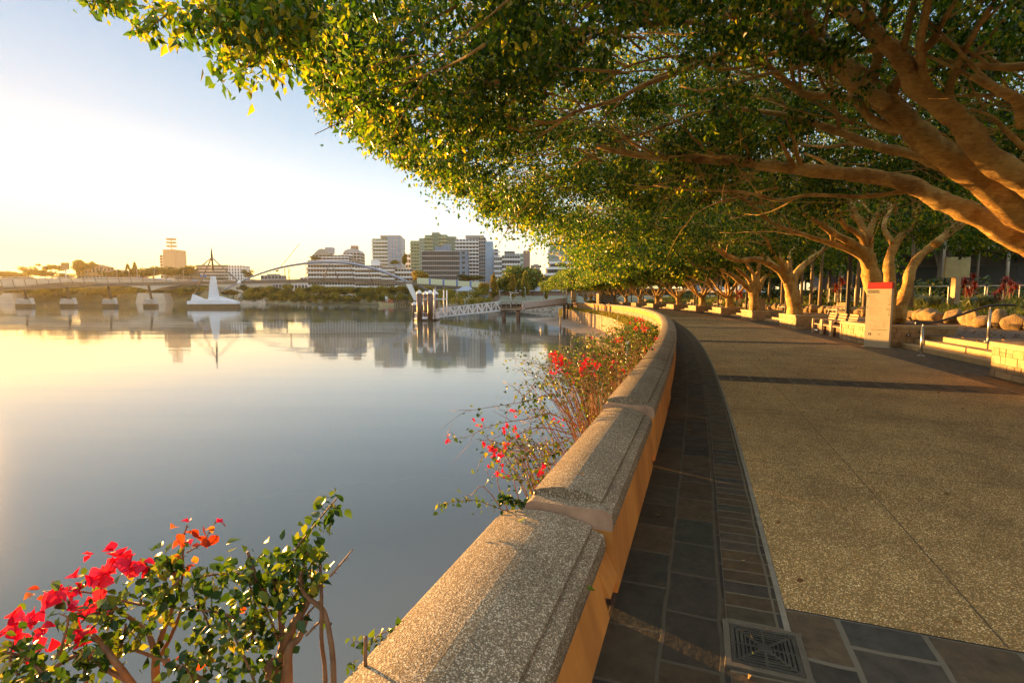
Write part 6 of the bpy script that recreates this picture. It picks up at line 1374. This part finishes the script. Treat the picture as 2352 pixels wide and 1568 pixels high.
# ================= bougainvillea growing from the ledge over the wall
BLEAF = leafmat('bougainvillea_leaves', [(0, (.010, .032, .010)), (.45, (.028, .070, .012)), (.75, (.07, .12, .015)), (.95, (.16, .19, .022)), (1, (.24, .20, .03))], .42, .30, 1.8, 6.)
BRACT = leafmat('bougainvillea_bracts', [(0, (.42, .003, .035)), (.5, (.62, .008, .06)), (1, (.78, .03, .08))], .42, .5, 1.2, 14.)
REDSH = leafmat('red_young_leaves', [(0, (.22, .02, .01)), (.6, (.42, .06, .015)), (1, (.5, .16, .03))], .45, .35, 1.5, 8.)
STEMM = mat('bougainvillea_stem', (.26, .13, .055), (.14, .065, .03), .7, 14, .5, 60); STEMG = mat('green_stem', (.20, .17, .04), rough=.6, scale=8)
def ovate(C, L, rng, D=None, fold=.22, wid=.33, droop=.5):
    """ovate leaf with folded midrib: base, 3 pairs, tip"""
    C = np.asarray(C, float); n = len(C); L = (np.broadcast_to(L, (n,)) * rng.uniform(.65, 1.25, n))[:, None]
    if D is None: D = rng.normal(size=(n, 3)); D[:, 2] -= droop * 1.2
    D = D / (np.linalg.norm(D, axis=1)[:, None] + 1e-9); S_ = np.cross(D, rng.normal(size=(n, 3)) * .6 + [0, 0, 1.]); S_ /= np.linalg.norm(S_, axis=1)[:, None] + 1e-9; Nn = np.cross(S_, D)
    cur = rng.uniform(-.55, .15, (n, 1)); prof = [(.16, .62), (.36, 1.), (.62, .82), (.84, .38)]; k = 1 + len(prof) * 3 + 1; V = np.empty((n, k, 3)); V[:, 0] = C
    for j, (f, w_) in enumerate(prof):
        m_ = C + D * L * f + Nn * L * cur * f * f; V[:, 1 + 3 * j] = m_ + S_ * L * wid * w_ + Nn * L * fold * w_ * wid * 1.6; V[:, 2 + 3 * j] = m_; V[:, 3 + 3 * j] = m_ - S_ * L * wid * w_ + Nn * L * fold * w_ * wid * 1.6
    V[:, k - 1] = C + D * L * 1.04 + Nn * L * cur * 1.1
    T = [(0, 2, 1), (0, 3, 2)]
    for j in range(len(prof) - 1): a = 1 + 3 * j; T += [(a, a + 1, a + 4), (a, a + 4, a + 3), (a + 1, a + 2, a + 5), (a + 1, a + 5, a + 4)]
    a = 1 + 3 * (len(prof) - 1); T += [(a, a + 1, k - 1), (a + 1, a + 2, k - 1)]
    F = (np.arange(n)[:, None, None] * k + np.array(T)[None]).reshape(-1, 3); return V.reshape(-1, 3), F, np.repeat(rng.random(n), k)
def omesh(name, C, L, rng, m, parent, off, D=None, **kw):
    V, F, h = ovate(C, L, rng, D, **kw); o = link(name, npmesh(name, V - off, F, attr=h, smooth=True), m, parent); return o
def bract_points(c, r, n, nr):
    """flower heads: three papery bracts each, about a centre"""
    C = []; D = []
    for _ in range(n):
        q = c + nr.normal(size=3) * r; ax = nr.normal(size=3) + [0, -.2, .5]; ax /= np.linalg.norm(ax); u = np.cross(ax, [1, .3, .2]); u /= np.linalg.norm(u); v_ = np.cross(ax, u)
        for k in range(3): a = k * 2.094 + nr.uniform(-.3, .3); d_ = ax * .62 + u * math.cos(a) * .8 + v_ * math.sin(a) * .8; C.append(q); D.append(d_)
    return C, D
def stem(mb, P, r0, r1, off, n=None, thorns=0, rng=None, sides=8):
    Q = smooth_path(P, n or max(6, len(P) * 5)); k = len(Q); mb.tube(Q - off, [r0 + (r1 - r0) * i / (k - 1) for i in range(k)], sides, wob=.08, rng=rng or random)
    if thorns:
        for i in range(2, k - 1, 2):
            d_ = np.random.default_rng(i + k).normal(size=3); d_ /= np.linalg.norm(d_); mb.tube([Q[i] - off, Q[i] - off + d_ * .013], [.0022, .0003], 4)
    return Q
# --- the near bush at the lower corner
nr = np.random.default_rng(101); rg = random.Random(3)
pb = lambda a, b, d_: W(a / 2.56, 1119.7 + b / 2.56, d_)      # from the detail crop
base = np.array([-1.3, 1.7, LZf(1.)]); nb = thing('bougainvillea', 'near bougainvillea bush with crimson flower heads rising beyond the wall at the picture corner', 'shrub', base)
D0 = 1.62; mbS = MB(); green = mbS; off = base; LP = []; LD = []
def put(Q, dens, sp=.03, t0=0.):
    for i, q in enumerate(Q):
        if i / len(Q) < t0: continue
        for _ in range(dens): LP.append(q + nr.normal(size=3) * sp)
thick = [([(1660, 1260), (1660, 1000), (1700, 860), (1790, 700), (1880, 560)], .030, .010, 1.62), ([(1690, 1230), (1700, 950), (1760, 880), (1810, 750)], .022, .008, 1.6), ([(1640, 1230), (1600, 1080), (1580, 1020)], .036, .024, 1.65), ([(1700, 960), (1665, 880), (1640, 660), (1600, 520)], .018, .006, 1.63),
         ([(1960, 1240), (1960, 1060), (1945, 900), (1905, 730), (1830, 660), (1780, 600), (1768, 490)], .0125, .008, 1.55), ([(1915, 1240), (1910, 1060), (1890, 880), (1890, 640), (1880, 420)], .0095, .006, 1.58), ([(2145, 1180), (2148, 1000), (2150, 870)], .009, .008, 1.72),
         ([(920, 1240), (915, 1000), (940, 900), (990, 760), (1040, 650)], .017, .008, 1.66), ([(915, 1010), (890, 900), (850, 830), (700, 720), (600, 640)], .013, .005, 1.64), ([(930, 1010), (1010, 860), (1080, 680)], .010, .006, 1.7), ([(800, 1180), (690, 1040), (600, 920), (545, 865)], .014, .009, 1.5), ([(780, 1150), (650, 1080), (480, 980), (280, 1075), (100, 1140)], .010, .006, 1.5),
         ([(1040, 650), (1075, 500), (1075, 330), (1100, 215)], .006, .0025, 1.66), ([(1560, 620), (1520, 560), (1455, 375)], .010, .006, 1.62), ([(1280, 1240), (1180, 1120), (950, 1010), (760, 940), (660, 905)], .010, .005, 1.58), ([(1420, 790), (1300, 735), (1120, 715), (1000, 700)], .006, .003, 1.6), ([(1800, 850), (1760, 800), (1900, 640)], .007, .003, 1.6),
         ([(1945, 800), (1880, 790), (1800, 870)], .006, .004, 1.57), ([(110, 1100), (60, 1020), (80, 900)], .006, .003, 1.4), ([(390, 780), (450, 740), (560, 690)], .004, .002, 1.5), ([(350, 980), (400, 780), (350, 740)], .005, .002, 1.45), ([(860, 690), (750, 670), (600, 630), (400, 600), (250, 610)], .006, .002, 1.62), ([(480, 730), (330, 620)], .005, .002, 1.55)]
for P, r0, r1, d_ in thick:
    Q = stem(mbS, [pb(a, b, d_ + .02 * math.sin(a)) for a, b in P], r0 * .8, r1 * .8, off, None, 1, rg); 
    if r0 < .02 and P[0][0] < 1880: put(Q, 1, .04, .4)
thin = [([(1700, 420), (1760, 330), (1850, 220), (1930, 120), (1993, 45)], .004, 1.6, 3), ([(1940, 520), (2010, 440), (2075, 360)], .0042, 1.58, 0), ([(1100, 380), (1180, 330), (1230, 260), (1270, 195)], .003, 1.66, 0), ([(1800, 380), (1870, 430), (1890, 470)], .003, 1.6, 2), ([(1180, 520), (1300, 505), (1440, 500)], .004, 1.6, 2), ([(1780, 440), (1820, 520), (1860, 560)], .003, 1.6, 2), ([(1050, 540), (980, 620), (900, 690)], .004, 1.6, 3),
        ([(900, 430), (960, 460), (1060, 540)], .004, 1.62, 3), ([(1230, 1000), (1240, 850), (1180, 700), (1120, 560)], .004, 1.6, 3), ([(1480, 900), (1500, 700), (1450, 520)], .005, 1.6, 3), ([(1520, 1200), (1460, 1050), (1390, 900), (1330, 780)], .005, 1.55, 4), ([(1150, 1240), (1120, 1100), (1040, 1000)], .005, 1.5, 3), ([(700, 640), (660, 720), (650, 800)], .004, 1.55, 3), ([(300, 1240), (250, 1100), (150, 1000), (20, 960)], .006, 1.4, 4), ([(520, 1240), (500, 1050), (560, 940)], .006, 1.45, 3),
        ([(1640, 900), (1560, 700), (1500, 560), (1470, 470)], .005, 1.6, 4), ([(1650, 640), (1620, 480), (1700, 400)], .005, 1.62, 4), ([(0, 1180), (120, 1160), (260, 1200)], .006, 1.35, 4), ([(740, 800), (720, 900), (690, 960)], .004, 1.55, 3), ([(1700, 700), (1760, 560), (1700, 430)], .004, 1.6, 3)]
for P, r, d_, k in thin:
    Q = stem(mbS if r > .0045 else green, [pb(a, b, d_ + .03 * math.sin(b)) for a, b in P], r, r * .4, off, None, 1, rg, 6)
    if k: put(Q, k, .022 if k < 4 else .035)
# leafy masses
for (a, b, ra, rb, n) in ((1600, 450, 160, 90, 110), (1560, 640, 180, 110, 100), (1240, 560, 130, 90, 55), (1000, 480, 120, 60, 30), (1480, 850, 160, 110, 120), (1350, 1050, 200, 110, 140), (1180, 850, 60, 130, 40), (900, 600, 140, 70, 60), (820, 780, 120, 80, 45), (640, 1000, 100, 90, 40), (1100, 1120, 160, 70, 50), (200, 1120, 220, 60, 60), (80, 960, 90, 60, 24), (1700, 560, 80, 120, 60), (420, 820, 80, 50, 16), (1180, 1230, 420, 30, 90), (560, 1200, 250, 50, 60), (1560, 980, 60, 100, 40), (900, 900, 60, 60, 10)):
    for _ in range(int(n * .4)): LP.append(pb(a + nr.normal() * ra * .62, b + nr.normal() * rb * .62, 1.6 + nr.normal() * .07))
LP = [p for p in LP if not (proj(p)[1][0] < 1119.7 + 300 / 2.56 and proj(p)[0][0] < 1640 / 2.56)]
mbS.build('stems', STEMM, nb); omesh('leaves', LP, .037, nr, BLEAF, nb, off)
BC = []; BD = []
for a, b, n, r in ((650, 410, 9, .035), (560, 480, 6, .03), (700, 470, 7, .035), (790, 420, 5, .022), (785, 490, 6, .025), (640, 530, 6, .035), (400, 560, 4, .022), (430, 540, 3, .02), (335, 610, 4, .022), (600, 580, 4, .03), (420, 680, 5, .025), (510, 690, 5, .03), (310, 700, 5, .028), (210, 750, 4, .022), (140, 780, 3, .02), (50, 810, 5, .03), (110, 850, 6, .035), (60, 890, 5, .03), (240, 860, 4, .02), (590, 780, 6, .032), (500, 830, 6, .03), (200, 970, 5, .025), (330, 960, 5, .028), (430, 920, 5, .028), (150, 900, 3, .02), (480, 640, 3, .03), (1110, 205, 2, .008), (1272, 200, 2, .008), (1100, 320, 1, .01)):
    d_ = 1.5 if a < 320 else 1.58; c_, dd = bract_points(pb(a, b, d_), r * .62, max(1, int(n * .5)), nr); BC += c_; BD += dd
L_ = np.where(np.array([proj(c)[1][0] < 1119.7 + 330 / 2.56 for c in BC]), .018, .034)
omesh('blossoms', BC, L_, nr, BRACT, nb, off, np.array(BD), fold=.3, wid=.52)
RP = []
for P in ([(1075, 330), (1085, 260), (1045, 270), (1130, 245), (1035, 230), (1050, 310), (1020, 400), (1030, 430), (1140, 400)], [(1215, 290), (1160, 290), (1215, 250), (1285, 280), (1240, 225), (1290, 200), (1190, 320), (1200, 220)], [(1080, 480), (1120, 450), (1040, 510), (1150, 460), (1090, 520), (980, 560), (1170, 340)], [(215, 655), (235, 590), (190, 620), (265, 670), (1420, 720), (1440, 690), (1030, 1010), (1000, 1000), (1120, 1050)]):
    for a, b in P: RP += [pb(a, b, 1.64)] * 1
omesh('young_red_leaves', np.array(RP), .042, nr, REDSH, nb, off)
# --- the row of bushes beyond, each from its own root on the ledge
def bush(s_, sprays, label, nleaf, spread, hgt, seed, nflow, L=.05, twg=60, flo=None, out=0., lw=1.):
    nr = np.random.default_rng(seed); rg = random.Random(seed); root = ST(s_, -1.0, LZf(s_)); LZ = LZf(s_); o = thing('bougainvillea', label, 'shrub', root, 0, 'bougainvillea bushes along the river wall'); mb = MB(); LPt = []; tips = []
    a_ = th(s_); ux, uy = np.array([-math.cos(a_), math.sin(a_), 0]), np.array([math.sin(a_), math.cos(a_), 0])
    for i in range(twg):
        along = nr.normal() * spread; ou = nr.uniform(-.35, .55) + out * nr.random(); top_ = hgt * nr.uniform(.55, 1.12)
        P = [root + uy * along * .25, root + uy * along * .6 + ux * ou * .3 + [0, 0, (top_ - LZ) * .5], root + uy * along + ux * ou + [0, 0, (top_ - LZ) * .92], root + uy * (along + nr.normal() * .2) + ux * (ou * 1.5 + .1 * nr.normal()) + [0, 0, top_ - LZ + nr.normal() * .08]]
        Q = smooth_path(P, 12); mb.tube(Q - root, [.009 - .0006 * k for k in range(12)], 5)
        for k in range(4, 12):
            q = Q[k]
            for _ in range(int(nleaf / twg / 8) + 1): LPt.append(q + nr.normal(size=3) * (.11, .11, .09))
            if nr.random() < .35: e = q + nr.normal(size=3) * (.14, .14, .12) + [0, 0, .05]; mb.tube([q - root, e - root], [.003, .001], 4); tips.append(e)
        tips.append(Q[-1])
    for P, r in sprays:
        Q = smooth_path(P, 22); mb.tube(Q - root, [r * (1 - .82 * k / 22) for k in range(22)], 5)
        for k in range(5, 22):
            if nr.random() < .55 * lw:
                for _ in range(nr.integers(1, 4)): LPt.append(Q[k] + nr.normal(size=3) * .035)
            if nr.random() < .5:
                e = Q[k] + nr.normal(size=3) * (.16, .2, .14) * (1 if r > .004 else .6); m_ = (Q[k] + e) / 2 + nr.normal(size=3) * .03; mb.tube([Q[k] - root, m_ - root, e - root], [.0025, .002, .0008], 4)
        tips.append(Q[-1])
    mb.build('stems', STEMM, o); omesh('leaves', np.array(LPt), L, nr, BLEAF, o, root)
    C = []; D = []
    fl = [tips[nr.integers(len(tips))] for _ in range(nflow)] + (flo or [])
    for q in fl: c_, dd = bract_points(np.asarray(q), .03, 4, nr); C += c_; D += dd
    if C: omesh('blossoms', C, .030, nr, BRACT, o, root, np.array(D), fold=.25, wid=.46)
    return o
p7 = lambda a, b, d_: W((1700 + a / 1.742) / 1.7415, (1200 + b / 1.742) / 1.7415, d_)
SP = lambda pts, d0, d1: [p7(a, b, d0 + (d1 - d0) * i / (len(pts) - 1)) for i, (a, b) in enumerate(pts)]
sprA = [(SP([(1120, 900), (960, 830), (860, 790), (700, 830), (560, 850), (420, 890), (300, 950), (155, 970)], 5.6, 5.0), .007), (SP([(1060, 880), (930, 720), (880, 650), (760, 690), (620, 720), (450, 745), (285, 775)], 5.8, 5.2), .007), (SP([(1060, 950), (900, 900), (780, 890), (680, 920), (560, 1000), (500, 1120), (440, 1180)], 5.3, 5.), .007), (SP([(1000, 980), (830, 1010), (700, 1000), (560, 1060), (430, 1050)], 5.2, 5.), .005),
        (SP([(1040, 960), (900, 960), (740, 1060), (640, 1140), (560, 1160)], 5.2, 5.), .004), (SP([(960, 1100), (860, 1200), (740, 1220), (620, 1240), (540, 1240), (440, 1225)], 4.9, 4.7), .004), (SP([(1080, 860), (960, 760), (900, 700), (840, 640), (760, 610), (680, 690), (640, 680)], 5.9, 5.4), .006), (SP([(1010, 960), (880, 1060), (830, 1140), (760, 1180)], 5.1, 4.9), .004), (SP([(900, 1250), (800, 1275), (660, 1265)], 4.7, 4.6), .003),
        (SP([(1050, 900), (920, 880), (800, 760), (700, 780), (600, 770)], 5.6, 5.3), .004), (SP([(1000, 930), (860, 860), (740, 940), (640, 990), (560, 940), (460, 970)], 5.3, 5.1), .004), (SP([(1080, 980), (1000, 1040), (920, 1060), (800, 1060)], 5.2, 5.), .007)]
flA = [p7(a, b, d_) for a, b, d_ in ((620, 797, 5.3), (550, 893, 5.1), (940, 848, 5.5), (497, 1040, 5.), (480, 1055, 5.), (520, 1060, 5.), (510, 1075, 5.), (565, 1012, 5.1), (430, 1025, 5.), (510, 1185, 4.9), (550, 1220, 4.9), (155, 967, 5.), (785, 1230, 4.8), (800, 1195, 4.8), (390, 877, 5.1), (632, 903, 5.2), (462, 1058, 5.))]
bush(5.6, sprA, 'bougainvillea with long bare arching sprays reaching over the water and a few red flowers', 520, .42, -.05, 201, 0, .05, 34, flA, .35)
spB = [(SP([(1250, 680), (1100, 560), (980, 470), (920, 400), (895, 350)], 8.3, 8.), .008), (SP([(1200, 650), (1060, 600), (960, 560), (880, 560), (870, 520)], 7.6, 7.3), .006), (SP([(1160, 650), (1040, 640), (930, 590), (840, 580), (745, 600)], 7.2, 6.8), .005), (SP([(1300, 640), (1180, 500), (1120, 420)], 8.6, 8.5), .007), (SP([(1280, 600), (1240, 470), (1260, 370)], 9., 9.), .007)]
flB = [p7(a, b, 8.) for a, b in ((895, 370), (880, 385), (905, 400), (925, 410), (900, 430), (945, 430), (955, 400), (910, 450), (960, 455), (940, 470), (1000, 440), (1115, 425), (1105, 440), (1130, 430), (1100, 490), (1110, 520), (1190, 450), (1205, 465), (995, 520), (1165, 525), (890, 515), (920, 490), (1090, 480))]
bush(8.3, spB, 'dense twiggy bougainvillea leaning to the water with clusters of bright red flowers', 950, .95, .62, 202, 6, .05, 95, flB + flB, .75)
spC = []; flC = [p7(a, b, 13.) for a, b in ((1330, 290), (1350, 285), (1320, 292), (1540, 355), (1460, 205), (1470, 210), (1520, 200), (1535, 205), (1525, 215), (1510, 195), (1610, 280), (1480, 140), (1500, 145), (1510, 150), (1370, 290))]
bush(11.6, [], 'leafy bougainvillea pressed against the wall where the coping bends, few flowers', 1100, 1.0, .72, 203, 8, .06, 90, None, .5)
bush(15., [], 'bougainvillea with a patch of red flowers beside the short bollard light', 1100, 1.3, .66, 204, 10, .07, 80, flC + [q + [.05, .1, .05] for q in flC], .6)
bush(19.5, [], 'bougainvillea bush with scattered red flowers further along the wall', 1400, 1.6, .55, 205, 22, .085, 80, None, .5)
bush(25., [], 'olive bougainvillea bush, last with red flowers before the wall curves away', 1300, 2., .35, 206, 14, .1, 70, None, .5)
# small isolated shoots beside the near coping
def shoot(pts, d0, d1, label, n, seed, L=.032, r=.003):
    nr = np.random.default_rng(seed); P = [p7(a, b, d0 + (d1 - d0) * i / (len(pts) - 1)) for i, (a, b) in enumerate(pts)]; o = thing('bougainvillea_shoot', label, 'shoot', P[0]); mb = MB(); Q = stem(mb, P, r, r * .4, P[0], 24, 1, rg, 6); mb.build('stem', STEMM, o)
    C = [Q[int(k)] + nr.normal(size=3) * .012 for k in np.repeat(np.arange(2, 24), n)]; omesh('leaves', C, L, nr, BLEAF, o, P[0])
shoot([(760, 1490), (585, 1472), (440, 1420), (340, 1392), (220, 1400), (130, 1420), (88, 1445)], 3.0, 2.9, 'single leafy shoot reaching over the water from under the first coping joint', 2, 11)
shoot([(760, 1400), (680, 1405), (600, 1395), (530, 1375)], 3.1, 3.05, 'short leafy tuft beside the first coping joint', 4, 12, .04)
q8 = lambda a, b: ((1400 + a / 1.238), (1900 + b / 1.238)); inv7 = lambda a, b: ((q8(a, b)[0] - 1700) * 1.742, (q8(a, b)[1] - 1200) * 1.742)
shoot([inv7(290, 715), inv7(240, 770), inv7(200, 770), inv7(140, 790), inv7(100, 835), inv7(15, 820)], 1.98, 1.95, 'small leafy twig curling out beside the near coping', 2, 13, .034, .0026)
shoot([inv7(110, 1150), inv7(40, 1000), inv7(10, 930)], 1.8, 1.78, 'dark red-leaved twig at the foot of the near coping', 1, 14, .03, .003)
# short lights rising behind the wall, a fallen leaf or two
for (a, b, d_, lab) in ((1413, 280, 14.5, 'short round steel bollard light among the bougainvillea'), ):
    p = p7(a, b, d_); l_ = thing('bollard_light', lab, 'bollard light', (p[0], p[1], LZ)); MB().tube([(0, 0, 0), (0, 0, p[2] - LZ)], .055, 12).build('shaft', SS, l_); MB().tube([(0, 0, p[2] - LZ), (0, 0, p[2] - LZ + .03)], .062, 12).build('cap', LAMPM, l_)
YL = leafmat('fallen_leaf', [(0, (.45, .36, .05)), (1, (.55, .42, .06))], .2, .6, 1.)
def fallen(p, label, L=.05, m=YL):
    nr = np.random.default_rng(int(abs(p[0]) * 99)); V, F, h = ovate([p], L, nr, np.array([[.8, .6, .02]]), fold=.1); o = link('fallen_leaf', npmesh('fallen_leaf', V - p, F, attr=h, smooth=True), m); o.location = p; tag(o, label, 'leaf')
fallen(G(1190, 1196, .615), 'yellow fallen leaf on the near coping block, just before its joint'); fallen(G(1330, 1090, .672), 'dark curled leaf lying on the second coping block', .05, LIT); fallen(G(1350, 1353, .585), 'green leaf caught on the coping ledge', .04, BLEAF); fallen(G(1965, 1278, .015), 'small yellow leaf alone on the pebbled path', .05)
fallen(G(1705, 1448, .02), 'brown leaf on the edge of the drain grate', .04, LIT); fallen(G(1728, 1500, .02), 'tan leaf lying on the drain grate slots', .035); fallen(G(1762, 1446, .02), 'reddish leaf by the frame of the drain grate', .04, LIT)
